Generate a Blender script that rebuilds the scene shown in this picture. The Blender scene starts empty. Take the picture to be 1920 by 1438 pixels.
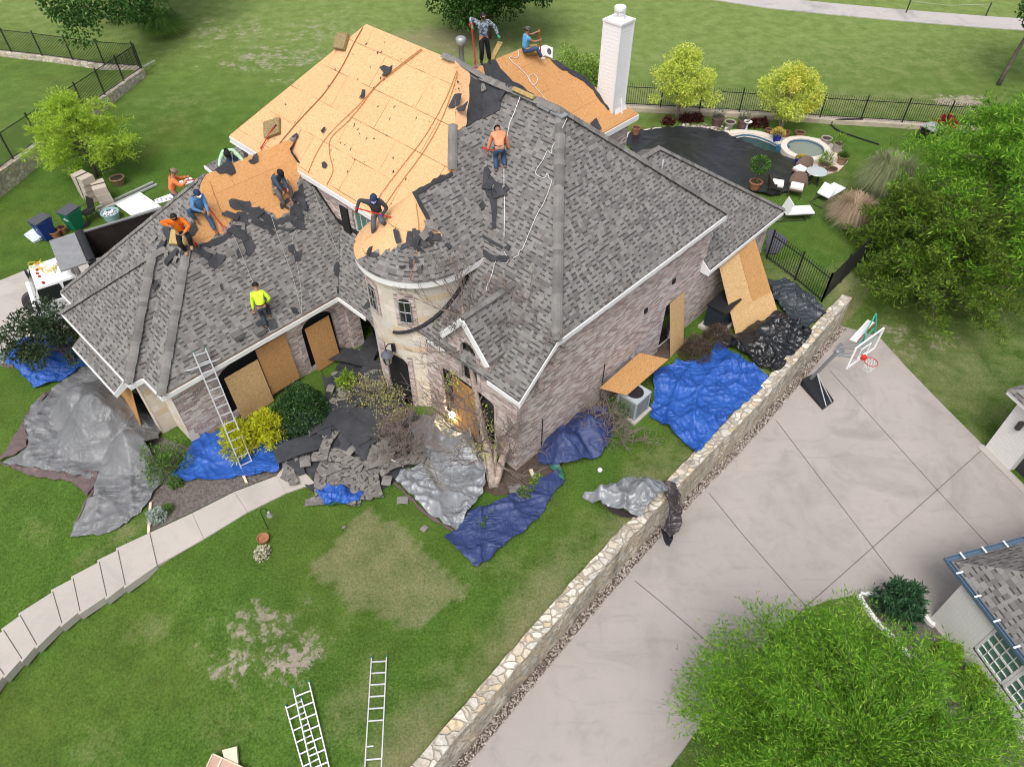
import bpy, bmesh, math, random
import numpy as np
from mathutils import Vector, Matrix, Euler, noise
from mathutils.geometry import delaunay_2d_cdt
R = math.radians
random.seed(7); rng = np.random.default_rng(7)
SC = bpy.context.scene; COL = SC.collection
# ---------------------------------------------------------------- camera
CAMH, FPX, PITCH, YAW = 19.5, 1345.0, R(46.25), R(46.3)
cd = bpy.data.cameras.new("camera"); cam = bpy.data.objects.new("camera", cd); COL.objects.link(cam)
cam.location = (0, 0, CAMH); cam.rotation_euler = (R(90) - PITCH, 0, 0)
cd.sensor_fit = 'HORIZONTAL'; cd.sensor_width = 36; cd.lens = FPX / 1920 * 36
cd.clip_start = 0.1; cd.clip_end = 2000
SC.camera = cam
# ---------------------------------------------------------------- sky, sun, exposure
SUN_EL, SUN_AZ = R(60), R(198)          # azimuth clockwise from +Y
wd = bpy.data.worlds.new("World"); SC.world = wd; wd.use_nodes = True
bgn = wd.node_tree.nodes['Background']
sky = wd.node_tree.nodes.new('ShaderNodeTexSky'); sky.sky_type = 'NISHITA'; sky.sun_disc = False
sky.sun_elevation = SUN_EL; sky.sun_rotation = SUN_AZ; sky.air_density = 0.7; sky.dust_density = 5.0; sky.ozone_density = 0.6
hs = wd.node_tree.nodes.new('ShaderNodeHueSaturation'); hs.inputs['Saturation'].default_value = 0.45   # cloud cover greys the sky
wd.node_tree.links.new(sky.outputs[0], hs.inputs['Color']); wd.node_tree.links.new(hs.outputs[0], bgn.inputs[0]); bgn.inputs[1].default_value = 0.15
sl = bpy.data.lights.new("sun", 'SUN'); so = bpy.data.objects.new("sun", sl); COL.objects.link(so)
sl.energy = 0.75; sl.angle = R(26); sl.color = (1.0, 0.985, 0.965)
sdir = Vector((math.sin(SUN_AZ) * math.cos(SUN_EL), math.cos(SUN_AZ) * math.cos(SUN_EL), math.sin(SUN_EL)))
so.rotation_euler = (-sdir).to_track_quat('-Z', 'Y').to_euler()
SC.view_settings.view_transform = 'Standard'; SC.view_settings.look = 'None'
SC.view_settings.exposure = 0.6; SC.cycles.filter_width = 1.0; SC.view_settings.gamma = 1.0
# ---------------------------------------------------------------- where a sight line meets the place
CP, SP = math.cos(PITCH), math.sin(PITCH)
def ray(x, y):
    a, b = (x - 960) / FPX, (719 - y) / FPX
    return Vector((a, CP + b * SP, -SP + b * CP))
def at(x, y, z):
    d = ray(x, y); t = (z - CAMH) / d.z
    return Vector((d.x * t, d.y * t, z))
EU = Vector((math.cos(YAW), math.sin(YAW), 0)); EV = Vector((-math.sin(YAW), math.cos(YAW), 0))
HO = at(968, 883, 0)
def W(u, v, z=0.0): return HO + EU * u + EV * v + Vector((0, 0, z))
def uv_of(p):
    d = Vector((p[0], p[1], 0)) - Vector((HO.x, HO.y, 0)); return d.dot(EU), d.dot(EV)
CU, CV = uv_of((0, 0, 0))
def on(x, y, pl, lift=0.0):
    """point (house u,v,z) where a sight line meets the roof plane z=a+b*u+c*v"""
    d = ray(x, y); du, dv = d.dot(EU), d.dot(EV); a, b, c = pl; a += lift
    t = (a + b * CU + c * CV - CAMH) / (d.z - b * du - c * dv)
    return Vector((CU + t * du, CV + t * dv, CAMH + t * d.z))
def sstep(a, b, x):
    t = min(1, max(0, (x - a) / (b - a))); return t * t * (3 - 2 * t)
WALL = [(-6.2, 1.0), (-2.45, 5.2), (0.45, 8.6), (2.1, 10.5), (5.0, 13.7), (9.35, 18.2), (14.2, 23.7)]
def wall_side(x, y):
    """signed distance to the retaining wall line, >0 on the driveway side"""
    best = 1e9; s = 1
    P = WALL + [(19.0, 29.0)]
    for (x0, y0), (x1, y1) in zip(P, P[1:]):
        dx, dy = x1 - x0, y1 - y0; L2 = dx * dx + dy * dy
        t = min(1, max(0, ((x - x0) * dx + (y - y0) * dy) / L2))
        ex, ey = x - x0 - t * dx, y - y0 - t * dy; d = ex * ex + ey * ey
        if d < best: best = d; s = 1 if (dy * ex - dx * ey) > 0 else -1
    return s * math.sqrt(best)
DRV = -1.5
def G(x, y):
    t = (x + 11.0) * -0.6 + (y - 12.0) * -0.8
    z = -1.1 * min(1.6, max(0, t) / 5.0) if t > 0 else 0.0
    if t > 0: z *= sstep(0, 1.2, t)
    if y < 40 and x > -10:
        s = wall_side(x, y)
        far = sstep(23.0, 34.0, y) if x > 8 else 0
        wid = 0.05 + 6 * far
        k = sstep(-wid, wid, s)
        z = z * (1 - k) + DRV * (1 - far) * k
    if y > 45: z += 0.012 * (y - 45)
    return z
def g(x, y, up=0.0):
    z = 0.0
    for _ in range(12):
        p = at(x, y, z); z = 0.5 * z + 0.5 * (G(p.x, p.y) + up)
    return at(x, y, z)
# ---------------------------------------------------------------- materials
def nd(nt, t, ins=None, **kw):
    n = nt.nodes.new(t)
    for k, v in kw.items(): setattr(n, k, v)
    for k, v in (ins or {}).items():
        if isinstance(v, bpy.types.NodeSocket): nt.links.new(v, n.inputs[k])
        else: n.inputs[k].default_value = v
    return n
def c4(c): return (c[0], c[1], c[2], 1)
def newmat(name):
    m = bpy.data.materials.new(name); m.use_nodes = True
    nt = m.node_tree; b = nt.nodes['Principled BSDF']; return m, nt, b
def mth(nt, op, a, b=0.0, c=None):
    i = {0: a, 1: b}
    if c is not None: i[2] = c
    return nd(nt, 'ShaderNodeMath', i, operation=op).outputs[0]
def mix(nt, f, a, b, mode='MIX'):
    n = nt.nodes.new('ShaderNodeMix'); n.data_type = 'RGBA'; n.blend_type = mode; n.clamp_factor = True
    for k, v in ((0, f), (6, a), (7, b)):
        if isinstance(v, bpy.types.NodeSocket): nt.links.new(v, n.inputs[k])
        else: n.inputs[k].default_value = v if k == 0 else c4(v)
    return n.outputs[2]
def ramp(nt, f, stops, const=False):
    n = nt.nodes.new('ShaderNodeValToRGB'); nt.links.new(f, n.inputs[0]); e = n.color_ramp.elements
    if const: n.color_ramp.interpolation = 'CONSTANT'
    while len(e) < len(stops): e.new(0.5)
    for el, (p, c) in zip(e, stops):
        el.position = p; el.color = c4(c) if not isinstance(c, (int, float)) else (c, c, c, 1)
    return n.outputs[0]
def nz(nt, vec, scale, detail=3, rough=0.55, dist=0.0, dim='3D'):
    n = nd(nt, 'ShaderNodeTexNoise', {'Vector': vec, 'Scale': scale, 'Detail': detail, 'Roughness': rough, 'Distortion': dist}, noise_dimensions=dim)
    return n.outputs[0]
def mapping(nt, vec, sc=(1, 1, 1), rot=(0, 0, 0), loc=(0, 0, 0)):
    return nd(nt, 'ShaderNodeMapping', {'Vector': vec, 'Scale': sc, 'Rotation': rot, 'Location': loc}).outputs[0]
def bump(nt, b, h, st=0.3, dist=0.02):
    n = nd(nt, 'ShaderNodeBump', {'Height': h, 'Strength': st, 'Distance': dist}); nt.links.new(n.outputs[0], b.inputs['Normal'])
def coord(nt, kind='Object'):
    if kind == 'World': return nd(nt, 'ShaderNodeNewGeometry').outputs['Position']
    return nd(nt, 'ShaderNodeTexCoord').outputs[kind]
def mat(name, col, rough=0.75, col2=None, sc=3.0, sharp=0.18, bmp=0.0, bsc=30.0, metal=0.0, isl=0.0, spec=0.3, kind='World', obj=0.0, bd=0.02):
    m, nt, b = newmat(name); v = coord(nt, kind)
    out = None
    if col2 is not None:
        f = nz(nt, v, sc, 5, 0.62); out = ramp(nt, f, [(0.5 - sharp, col), (0.5 + sharp, col2)])
    if isl or obj:
        src = nd(nt, 'ShaderNodeNewGeometry').outputs['Random Per Island'] if isl else nd(nt, 'ShaderNodeObjectInfo').outputs['Random']
        k = isl or obj
        val = mth(nt, 'MULTIPLY_ADD', src, 2 * k, 1 - k)
        h = nd(nt, 'ShaderNodeHueSaturation', {'Value': val, 'Color': out if out is not None else c4(col)})
        out = h.outputs[0]
    if out is not None: nt.links.new(out, b.inputs['Base Color'])
    else: b.inputs['Base Color'].default_value = c4(col)
    b.inputs['Roughness'].default_value = rough; b.inputs['Metallic'].default_value = metal
    b.inputs['Specular IOR Level'].default_value = spec
    if bmp: bump(nt, b, nz(nt, v, bsc, 4), bmp, bd)
    return m
def shingle_mat(name, cols, row=0.145, tab=0.27):
    m, nt, b = newmat(name)
    s = nd(nt, 'ShaderNodeSeparateXYZ', {0: coord(nt, 'UV')})
    U, V = s.outputs[0], s.outputs[1]
    wob = mth(nt, 'MULTIPLY', mth(nt, 'SUBTRACT', nz(nt, coord(nt, 'UV'), 1.3, 2), 0.5), 0.035)
    r = mth(nt, 'DIVIDE', mth(nt, 'ADD', V, wob), row); ri = mth(nt, 'FLOOR', r); rf = mth(nt, 'FRACT', r)
    wn = nd(nt, 'ShaderNodeTexWhiteNoise', {'W': ri}, noise_dimensions='1D').outputs[0]
    x = mth(nt, 'ADD', mth(nt, 'DIVIDE', U, tab), mth(nt, 'MULTIPLY', wn, 7.3))
    # uneven tab widths
    x = mth(nt, 'ADD', x, mth(nt, 'MULTIPLY', mth(nt, 'SINE', mth(nt, 'ADD', mth(nt, 'MULTIPLY', x, 2.1), mth(nt, 'MULTIPLY', wn, 40))), 0.22))
    xi = mth(nt, 'FLOOR', x); xf = mth(nt, 'FRACT', x)
    cell = nd(nt, 'ShaderNodeCombineXYZ', {0: xi, 1: ri}).outputs[0]
    w1 = nd(nt, 'ShaderNodeTexWhiteNoise', {'Vector': cell}, noise_dimensions='2D')
    rnd = w1.outputs[0]; rnd2 = nd(nt, 'ShaderNodeSeparateColor', {0: w1.outputs[1]}).outputs[1]
    n = len(cols); base = ramp(nt, rnd, [(i / n, c) for i, c in enumerate(cols)], True)
    big = nz(nt, coord(nt, 'UV'), 0.35, 3); grain = nz(nt, coord(nt, 'UV'), 55, 3)
    base = mix(nt, mth(nt, 'MULTIPLY_ADD', big, 0.5, 0.05), base, (0.165, 0.158, 0.15))
    base = mix(nt, 0.35, base, ramp(nt, grain, [(0.3, 0.25), (0.7, 0.75)]), 'OVERLAY')
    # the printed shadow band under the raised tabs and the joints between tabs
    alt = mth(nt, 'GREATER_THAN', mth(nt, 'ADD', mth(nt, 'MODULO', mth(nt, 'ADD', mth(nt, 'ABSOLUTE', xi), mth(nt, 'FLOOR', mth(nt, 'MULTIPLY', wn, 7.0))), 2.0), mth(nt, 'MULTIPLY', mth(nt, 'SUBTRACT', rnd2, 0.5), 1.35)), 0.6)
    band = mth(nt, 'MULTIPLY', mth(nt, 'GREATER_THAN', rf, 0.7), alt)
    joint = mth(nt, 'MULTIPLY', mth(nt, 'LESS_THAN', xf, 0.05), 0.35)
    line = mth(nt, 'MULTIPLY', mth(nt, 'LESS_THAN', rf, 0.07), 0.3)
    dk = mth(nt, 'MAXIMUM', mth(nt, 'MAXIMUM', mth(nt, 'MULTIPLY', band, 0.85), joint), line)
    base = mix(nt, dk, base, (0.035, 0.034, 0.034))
    nt.links.new(base, b.inputs['Base Color'])
    b.inputs['Roughness'].default_value = 0.9; b.inputs['Specular IOR Level'].default_value = 0.2
    h = mth(nt, 'ADD', mth(nt, 'MULTIPLY', mth(nt, 'SUBTRACT', 1.0, rf), 0.6), mth(nt, 'MULTIPLY', alt, 0.4))
    bump(nt, b, mth(nt, 'ADD', h, mth(nt, 'MULTIPLY', grain, 0.2)), 0.6, 0.02)
    return m
SHC = [(0.196, 0.19, 0.18), (0.16, 0.155, 0.148), (0.245, 0.236, 0.222), (0.158, 0.141, 0.132), (0.205, 0.198, 0.187), (0.118, 0.113, 0.109), (0.225, 0.217, 0.204)]
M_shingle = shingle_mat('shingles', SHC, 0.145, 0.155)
M_cap = mat('ridge_cap_shingles', (0.185, 0.178, 0.168), 0.9, (0.15, 0.142, 0.134), 5, isl=0.25, bmp=0.3, bsc=60)
M_scrap = mat('torn_shingle', (0.215, 0.203, 0.188), 0.9, (0.15, 0.138, 0.128), 3, isl=0.3, bmp=0.3, bsc=60)
def osb_mat(name, a, bcol, c, seam=0.5):
    m, nt, b = newmat(name); v = coord(nt, 'UV')
    s = nd(nt, 'ShaderNodeSeparateXYZ', {0: v}); U, V = s.outputs[0], s.outputs[1]
    w = nz(nt, v, 3.0, 2)
    n1 = nz(nt, mapping(nt, v, (13, 24, 1)), 1.0, 4, 0.65, 1.2); n2 = nz(nt, mapping(nt, v, (24, 11, 1), (0, 0, 0.6)), 1.0, 4, 0.65, 1.0)
    base = ramp(nt, n1, [(0.3, c), (0.46, bcol), (0.6, a)])
    base = mix(nt, ramp(nt, n2, [(0.55, 0.0), (0.66, 0.75)]), base, bcol)
    base = mix(nt, ramp(nt, n2, [(0.28, 0.85), (0.35, 0.0)]), base, c)
    stain = nz(nt, v, 0.5, 4); base = mix(nt, ramp(nt, stain, [(0.42, 0.0), (0.8, 0.5)]), base, bcol)
    if seam:
        r = mth(nt, 'DIVIDE', V, 1.22); ri = mth(nt, 'FLOOR', r); rf = mth(nt, 'FRACT', r)
        x = mth(nt, 'ADD', mth(nt, 'DIVIDE', U, 2.44), mth(nt, 'MULTIPLY', mth(nt, 'MODULO', ri, 2.0), 0.5)); xf = mth(nt, 'FRACT', x)
        ln = mth(nt, 'MAXIMUM', mth(nt, 'LESS_THAN', rf, 0.022), mth(nt, 'LESS_THAN', xf, 0.010))
        ln = mth(nt, 'MULTIPLY', ln, ramp(nt, nz(nt, v, 0.9, 2), [(0.38, 0.1), (0.6, seam)]))
        base = mix(nt, ln, base, (0.16, 0.07, 0.025))
        pn = nd(nt, 'ShaderNodeTexWhiteNoise', {'Vector': nd(nt, 'ShaderNodeCombineXYZ', {0: mth(nt, 'FLOOR', x), 1: ri}).outputs[0]}, noise_dimensions='2D').outputs[0]
        base = mix(nt, mth(nt, 'MULTIPLY', pn, 0.14), base, c)
    nt.links.new(base, b.inputs['Base Color']); b.inputs['Roughness'].default_value = 0.85; b.inputs['Specular IOR Level'].default_value = 0.2
    bump(nt, b, n1, 0.15, 0.01); return m
M_osb = osb_mat('osb_decking', (0.72, 0.475, 0.27), (0.63, 0.375, 0.185), (0.42, 0.21, 0.085), 0.85)
M_osb2 = osb_mat('weathered_osb_decking', (0.60, 0.345, 0.155), (0.52, 0.27, 0.105), (0.34, 0.145, 0.05), 0.4)
M_ply = osb_mat('osb_sheet', (0.62, 0.44, 0.23), (0.52, 0.33, 0.15), (0.30, 0.165, 0.065), 0)
M_ply2 = osb_mat('orange_osb_sheet', (0.52, 0.31, 0.135), (0.44, 0.235, 0.09), (0.26, 0.12, 0.04), 0)
def brick_mat(name, cols, mortar, bw=0.24, bh=0.075, ms=0.012, white=0.5):
    m, nt, b = newmat(name); v = coord(nt, 'UV')
    br = nd(nt, 'ShaderNodeTexBrick', {'Vector': v, 'Color1': c4((0, 0, 0)), 'Color2': c4((1, 1, 1)), 'Mortar': c4((0.5, 0.5, 0.5)), 'Scale': 1.0, 'Mortar Size': ms, 'Mortar Smooth': 0.3, 'Bias': 0.0, 'Brick Width': bw, 'Row Height': bh})
    n = len(cols); base = ramp(nt, br.outputs[0], [(i / n, c) for i, c in enumerate(cols)], True)
    wash = nz(nt, mapping(nt, v, (0.6, 1.4, 1)), 1.4, 5, 0.6)
    base = mix(nt, ramp(nt, wash, [(0.4, 0.0), (0.75, white)]), base, (0.58, 0.52, 0.495))
    base = mix(nt, 0.35, base, ramp(nt, nz(nt, v, 30, 4), [(0.3, 0.3), (0.7, 0.7)]), 'OVERLAY')
    base = mix(nt, br.outputs[1], base, mortar)
    nt.links.new(base, b.inputs['Base Color']); b.inputs['Roughness'].default_value = 0.9; b.inputs['Specular IOR Level'].default_value = 0.2
    bump(nt, b, mth(nt, 'SUBTRACT', 1.0, br.outputs[1]), 0.5, 0.015); return m
M_brick = brick_mat('mottled_brick', [(0.40, 0.275, 0.24), (0.50, 0.395, 0.355), (0.30, 0.20, 0.178), (0.59, 0.51, 0.47), (0.43, 0.31, 0.28), (0.21, 0.15, 0.14), (0.66, 0.60, 0.565)], (0.52, 0.465, 0.43), bw=0.26, bh=0.082)
M_wbrick = brick_mat('white_painted_brick', [(0.78, 0.77, 0.74), (0.80, 0.79, 0.77), (0.76, 0.75, 0.73)], (0.68, 0.67, 0.65), white=0.0)
def stone_mat(name, cols, mortar, sc=2.2, stretch=(1, 1.6, 1), edge=0.035, bsc=0.6, kind='UV', moss=0.0):
    m, nt, b = newmat(name); v0 = coord(nt, kind)
    v = mapping(nt, v0, stretch)
    d = nd(nt, 'ShaderNodeVectorMath', {0: v, 1: nd(nt, 'ShaderNodeVectorMath', {0: nd(nt, 'ShaderNodeTexNoise', {'Vector': v0, 'Scale': 3.0}).outputs[1], 'Scale': 0.25}, operation='SCALE').outputs[0]}, operation='ADD').outputs[0]
    vo = nd(nt, 'ShaderNodeTexVoronoi', {'Vector': d, 'Scale': sc, 'Randomness': 0.9}, distance='CHEBYCHEV')
    ve = nd(nt, 'ShaderNodeTexVoronoi', {'Vector': d, 'Scale': sc, 'Randomness': 0.9}, feature='DISTANCE_TO_EDGE')
    rr = nd(nt, 'ShaderNodeSeparateColor', {0: nd(nt, 'ShaderNodeTexVoronoi', {'Vector': d, 'Scale': sc, 'Randomness': 0.9}).outputs['Color']}).outputs[0]
    n = len(cols); base = ramp(nt, rr, [(i / n, c) for i, c in enumerate(cols)], True)
    base = mix(nt, 0.5, base, ramp(nt, nz(nt, v0, 12, 5, 0.7), [(0.3, 0.25), (0.7, 0.75)]), 'OVERLAY')
    if moss: base = mix(nt, ramp(nt, nz(nt, mapping(nt, v0, (0.8, 0.8, 0.8)), 2.2, 6, 0.7), [(0.5, 0.0), (0.7, moss)]), base, (0.05, 0.045, 0.04))
    e = ramp(nt, ve.outputs[0], [(edge * 0.4, 1.0), (edge, 0.0)])
    base = mix(nt, e, base, mortar)
    nt.links.new(base, b.inputs['Base Color']); b.inputs['Roughness'].default_value = 0.92; b.inputs['Specular IOR Level'].default_value = 0.2
    bump(nt, b, mth(nt, 'ADD', mth(nt, 'SUBTRACT', 1.0, e), mth(nt, 'MULTIPLY', nz(nt, v0, 14, 5), 0.6)), bsc, 0.03); return m
M_stone = brick_mat('cream_stone_veneer', [(0.62, 0.55, 0.45), (0.66, 0.60, 0.51), (0.59, 0.52, 0.43), (0.57, 0.55, 0.50), (0.69, 0.63, 0.54), (0.58, 0.46, 0.31), (0.64, 0.58, 0.49), (0.63, 0.57, 0.49)], (0.60, 0.55, 0.48), 0.46, 0.27, 0.018, 0.25)
M_rwall = stone_mat('rough_limestone_wall', [(0.54, 0.47, 0.37), (0.63, 0.58, 0.48), (0.46, 0.41, 0.34), (0.55, 0.45, 0.31), (0.52, 0.49, 0.43), (0.67, 0.62, 0.53)], (0.36, 0.32, 0.26), 2.9, (1, 1.3, 1.5), 0.08, 0.9, 'Object', 0.75)
M_felt = mat('roofing_felt', (0.028, 0.030, 0.034), 0.7, (0.05, 0.052, 0.058), 2.5, bmp=0.3, bsc=8)
M_white = mat('white_trim', (0.80, 0.80, 0.79), 0.55, (0.74, 0.735, 0.72), 1.5)
M_siding = mat('white_siding', (0.82, 0.82, 0.82), 0.6, (0.78, 0.78, 0.78), 1.0)
M_black = mat('black_paint', (0.018, 0.018, 0.02), 0.45)
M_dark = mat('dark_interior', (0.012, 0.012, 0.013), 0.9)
M_metal = mat('galvanised_metal', (0.42, 0.43, 0.44), 0.45, (0.34, 0.35, 0.36), 4, metal=0.5)
M_alu = mat('aluminium', (0.72, 0.73, 0.74), 0.38, (0.62, 0.63, 0.64), 6, metal=0.55)
def glass_mat(name, col, rough=0.08):
    m, nt, b = newmat(name); b.inputs['Base Color'].default_value = c4(col); b.inputs['Roughness'].default_value = rough
    b.inputs['Specular IOR Level'].default_value = 0.6; return m
M_glass = glass_mat('dark_window_glass', (0.02, 0.024, 0.022)); M_gglass = glass_mat('green_window_glass', (0.10, 0.20, 0.16), 0.15)
# ---------------------------------------------------------------- mesh builder
class MB:
    def __init__(s): s.v = []; s.f = []; s.uv = {}; s.mi = []; s.cur = 0
    def add(s, vs, fs, uvs=None):
        o = len(s.v); s.v += [tuple(p) for p in vs]
        for k, f in enumerate(fs):
            if uvs is not None: s.uv[len(s.f)] = uvs[k]
            s.f.append([o + i for i in f]); s.mi.append(s.cur)
        return s
    def poly(s, pts, uvs=None): return s.add(pts, [list(range(len(pts)))], [uvs] if uvs else None)
    def prism(s, pts, off):
        """closed polygon extruded by vector off"""
        off = Vector(off); n = len(pts); a = [Vector(p) for p in pts]; b = [p + off for p in a]
        fs = [list(range(n))[::-1], list(range(n, 2 * n))] + [[i, (i + 1) % n, n + (i + 1) % n, n + i] for i in range(n)]
        return s.add(a + b, fs)
    def box(s, c, d, M=None):
        x, y, z = d[0] / 2, d[1] / 2, d[2] / 2; c = Vector(c)
        vs = [Vector((i * x, j * y, k * z)) for k in (-1, 1) for j in (-1, 1) for i in (-1, 1)]
        if M is not None: vs = [M @ p for p in vs]
        return s.add([c + p for p in vs], [[0, 2, 3, 1], [4, 5, 7, 6], [0, 1, 5, 4], [2, 6, 7, 3], [0, 4, 6, 2], [1, 3, 7, 5]])
    def bar(s, p, q, w, h, up=(0, 0, 1)):
        p, q = Vector(p), Vector(q); d = (q - p); L = d.length
        if L < 1e-6: return s
        d /= L; up = Vector(up); sd = d.cross(up)
        if sd.length < 1e-3: sd = d.cross(Vector((1, 0, 0)))
        sd.normalize(); up = sd.cross(d)
        a = [sd * (i * w / 2) + up * (j * h / 2) for i, j in ((-1, -1), (1, -1), (1, 1), (-1, 1))]
        return s.add([p + k for k in a] + [q + k for k in a], [[3, 2, 1, 0], [4, 5, 6, 7], [0, 1, 5, 4], [1, 2, 6, 5], [2, 3, 7, 6], [3, 0, 4, 7]])
    def tube(s, pts, r, n=6, cap=True):
        pts = [Vector(p) for p in pts]; m = len(pts); rr = r if isinstance(r, (list, tuple)) else [r] * m
        vs = []; prev = None
        for i, p in enumerate(pts):
            d = (pts[min(i + 1, m - 1)] - pts[max(i - 1, 0)])
            if d.length < 1e-7: d = Vector((0, 0, 1))
            d.normalize()
            a = prev if prev is not None else (Vector((0, 0, 1)) if abs(d.z) < 0.9 else Vector((1, 0, 0)))
            sx = a - d * a.dot(d)
            if sx.length < 1e-4: sx = d.orthogonal()
            sx.normalize(); sy = d.cross(sx); prev = sx
            vs += [p + (sx * math.cos(2 * math.pi * k / n) + sy * math.sin(2 * math.pi * k / n)) * rr[i] for k in range(n)]
        fs = [[i * n + k, i * n + (k + 1) % n, (i + 1) * n + (k + 1) % n, (i + 1) * n + k] for i in range(m - 1) for k in range(n)]
        if cap: fs += [list(range(n))[::-1], list(range((m - 1) * n, m * n))]
        return s.add(vs, fs)
    def lathe(s, prof, c=(0, 0, 0), n=20, sx=1.0, sy=1.0):
        c = Vector(c); m = len(prof); vs = [c + Vector((r * sx * math.cos(2 * math.pi * k / n), r * sy * math.sin(2 * math.pi * k / n), z)) for r, z in prof for k in range(n)]
        fs = [[i * n + k, i * n + (k + 1) % n, (i + 1) * n + (k + 1) % n, (i + 1) * n + k] for i in range(m - 1) for k in range(n)]
        return s.add(vs, fs)
    def build(s, name, m, parent=None, local=False, smooth=False, kind=None, label=None):
        me = bpy.data.meshes.new(name); V = [Vector(p) for p in s.v]
        ob = bpy.data.objects.new(name, me); COL.objects.link(ob)
        if parent is not None:
            ob.parent = parent
            if not local:
                inv = wmat(parent).inverted(); V = [inv @ p for p in V]
        me.from_pydata([tuple(p) for p in V], [], s.f)
        ul = me.uv_layers.new(name='UVMap')
        co = [0.0] * (2 * len(me.loops))
        for p in me.polygons:
            us = s.uv.get(p.index)
            if us is None:
                nn = p.normal; t = Vector((-nn.y, nn.x, 0))
                if t.length < 1e-3: t = Vector((1, 0, 0))
                t.normalize(); b = nn.cross(t)
                us = [(V[i].dot(t), V[i].dot(b)) for i in p.vertices]
            for li, q in zip(p.loop_indices, us): co[2 * li] = q[0]; co[2 * li + 1] = q[1]
        ul.data.foreach_set('uv', co)
        for x in (m if isinstance(m, (list, tuple)) else [m]): me.materials.append(x)
        if any(s.mi): me.polygons.foreach_set('material_index', s.mi)
        if smooth: me.polygons.foreach_set('use_smooth', [True] * len(me.polygons))
        me.update()
        if kind: ob['kind'] = kind
        if label: ob['label'] = label
        return ob
def wmat(o):
    M = Matrix.LocRotScale(o.location, o.rotation_euler, o.scale)
    return wmat(o.parent) @ M if o.parent else M
def tag(o, label, cat, group=None, kind=None):
    o['label'] = label; o['category'] = cat
    if group: o['group'] = group
    if kind: o['kind'] = kind
    return o
def thing(name, label, cat, loc=(0, 0, 0), rz=0.0, group=None):
    o = bpy.data.objects.new(name, None); COL.objects.link(o); o.empty_display_size = 0.3
    o.location = loc; o.rotation_euler = (0, 0, rz); return tag(o, label, cat, group)
def copy_tree(o, parent=None):
    c = o.copy(); COL.objects.link(c)
    if parent: c.parent = parent
    for ch in list(o.children): copy_tree(ch, c)
    return c
def recenter(o):
    """move a single-mesh thing's origin to the base of its mesh"""
    me = o.data; n = len(me.vertices); a = np.empty(3 * n); me.vertices.foreach_get('co', a); a = a.reshape(-1, 3)
    c = np.array([a[:, 0].mean(), a[:, 1].mean(), a[:, 2].min()]); a -= c; me.vertices.foreach_set('co', a.ravel())
    o.location = o.location + Vector(c); me.update(); return o
def structure(o): o['kind'] = 'structure'; return o
def inside(p, poly):
    x, y = p[0], p[1]; c = False; n = len(poly); j = n - 1
    for i in range(n):
        xi, yi, xj, yj = poly[i][0], poly[i][1], poly[j][0], poly[j][1]
        if (yi > y) != (yj > y) and x < (xj - xi) * (y - yi) / (yj - yi) + xi: c = not c
        j = i
    return c
def region(outer, holes=(), step=None, extra=()):
    """2D triangulation of outer minus holes, with inner grid points every step"""
    vs = []; es = []
    for lp in [outer] + list(holes):
        o = len(vs); lp = [(p[0], p[1]) for p in lp]; n = len(lp); vs += lp; es += [(o + i, o + (i + 1) % n) for i in range(n)]
    if step:
        xs = [p[0] for p in outer]; ys = [p[1] for p in outer]
        x = min(xs) + step * 0.5; k = 0
        while x < max(xs):
            y = min(ys) + (step * 0.5 if k % 2 else 0)
            while y < max(ys):
                q = (x + random.uniform(-.15, .15) * step, y + random.uniform(-.15, .15) * step)
                if inside(q, outer): vs.append(q)
                y += step
            x += step * 0.87; k += 1
    r = delaunay_2d_cdt([Vector(p) for p in vs], es, [], 0, 1e-5)
    V = [tuple(p) for p in r[0]]; F = []
    for f in r[2]:
        c = (sum(V[i][0] for i in f) / len(f), sum(V[i][1] for i in f) / len(f))
        if inside(c, outer) and not any(inside(c, h) for h in holes):
            a = sum(V[f[i]][0] * V[f[(i + 1) % len(f)]][1] - V[f[(i + 1) % len(f)]][0] * V[f[i]][1] for i in range(len(f)))
            F.append(list(f) if a > 0 else list(f)[::-1])
    return V, F
def jag(pts, amp, step, seed=0):
    """closed outline with torn, stepped edges"""
    rn = random.Random(seed); out = []
    n = len(pts)
    for i in range(n):
        a, b = Vector(pts[i][:2]), Vector(pts[(i + 1) % n][:2]); L = (b - a).length; k = max(1, int(L / step))
        nn = Vector((-(b - a).y, (b - a).x)) / max(L, 1e-6)
        for j in range(k):
            q = a + (b - a) * (j / k); out.append(tuple(q + nn * (rn.uniform(-amp, amp) if j else 0)))
    return out
def densify(pts, step):
    out = []
    for a, b in zip(pts, list(pts[1:]) + [pts[0]]):
        a, b = Vector(a), Vector(b); k = max(1, int((b - a).length / step))
        out += [tuple(a + (b - a) * (j / k)) for j in range(k)]
    return out
def smooth_line(pts, n=8):
    """Catmull-Rom through points"""
    P = [Vector(p) for p in pts]; P = [P[0] * 2 - P[1]] + P + [P[-1] * 2 - P[-2]]; out = []
    for i in range(1, len(P) - 2):
        a, b, c, d = P[i - 1:i + 3]
        for k in range(n):
            t = k / n; out.append(0.5 * ((2 * b) + (c - a) * t + (2 * a - 5 * b + 4 * c - d) * t * t + (3 * b - a - 3 * c + d) * t ** 3))
    out.append(P[-2]); return out
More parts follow.
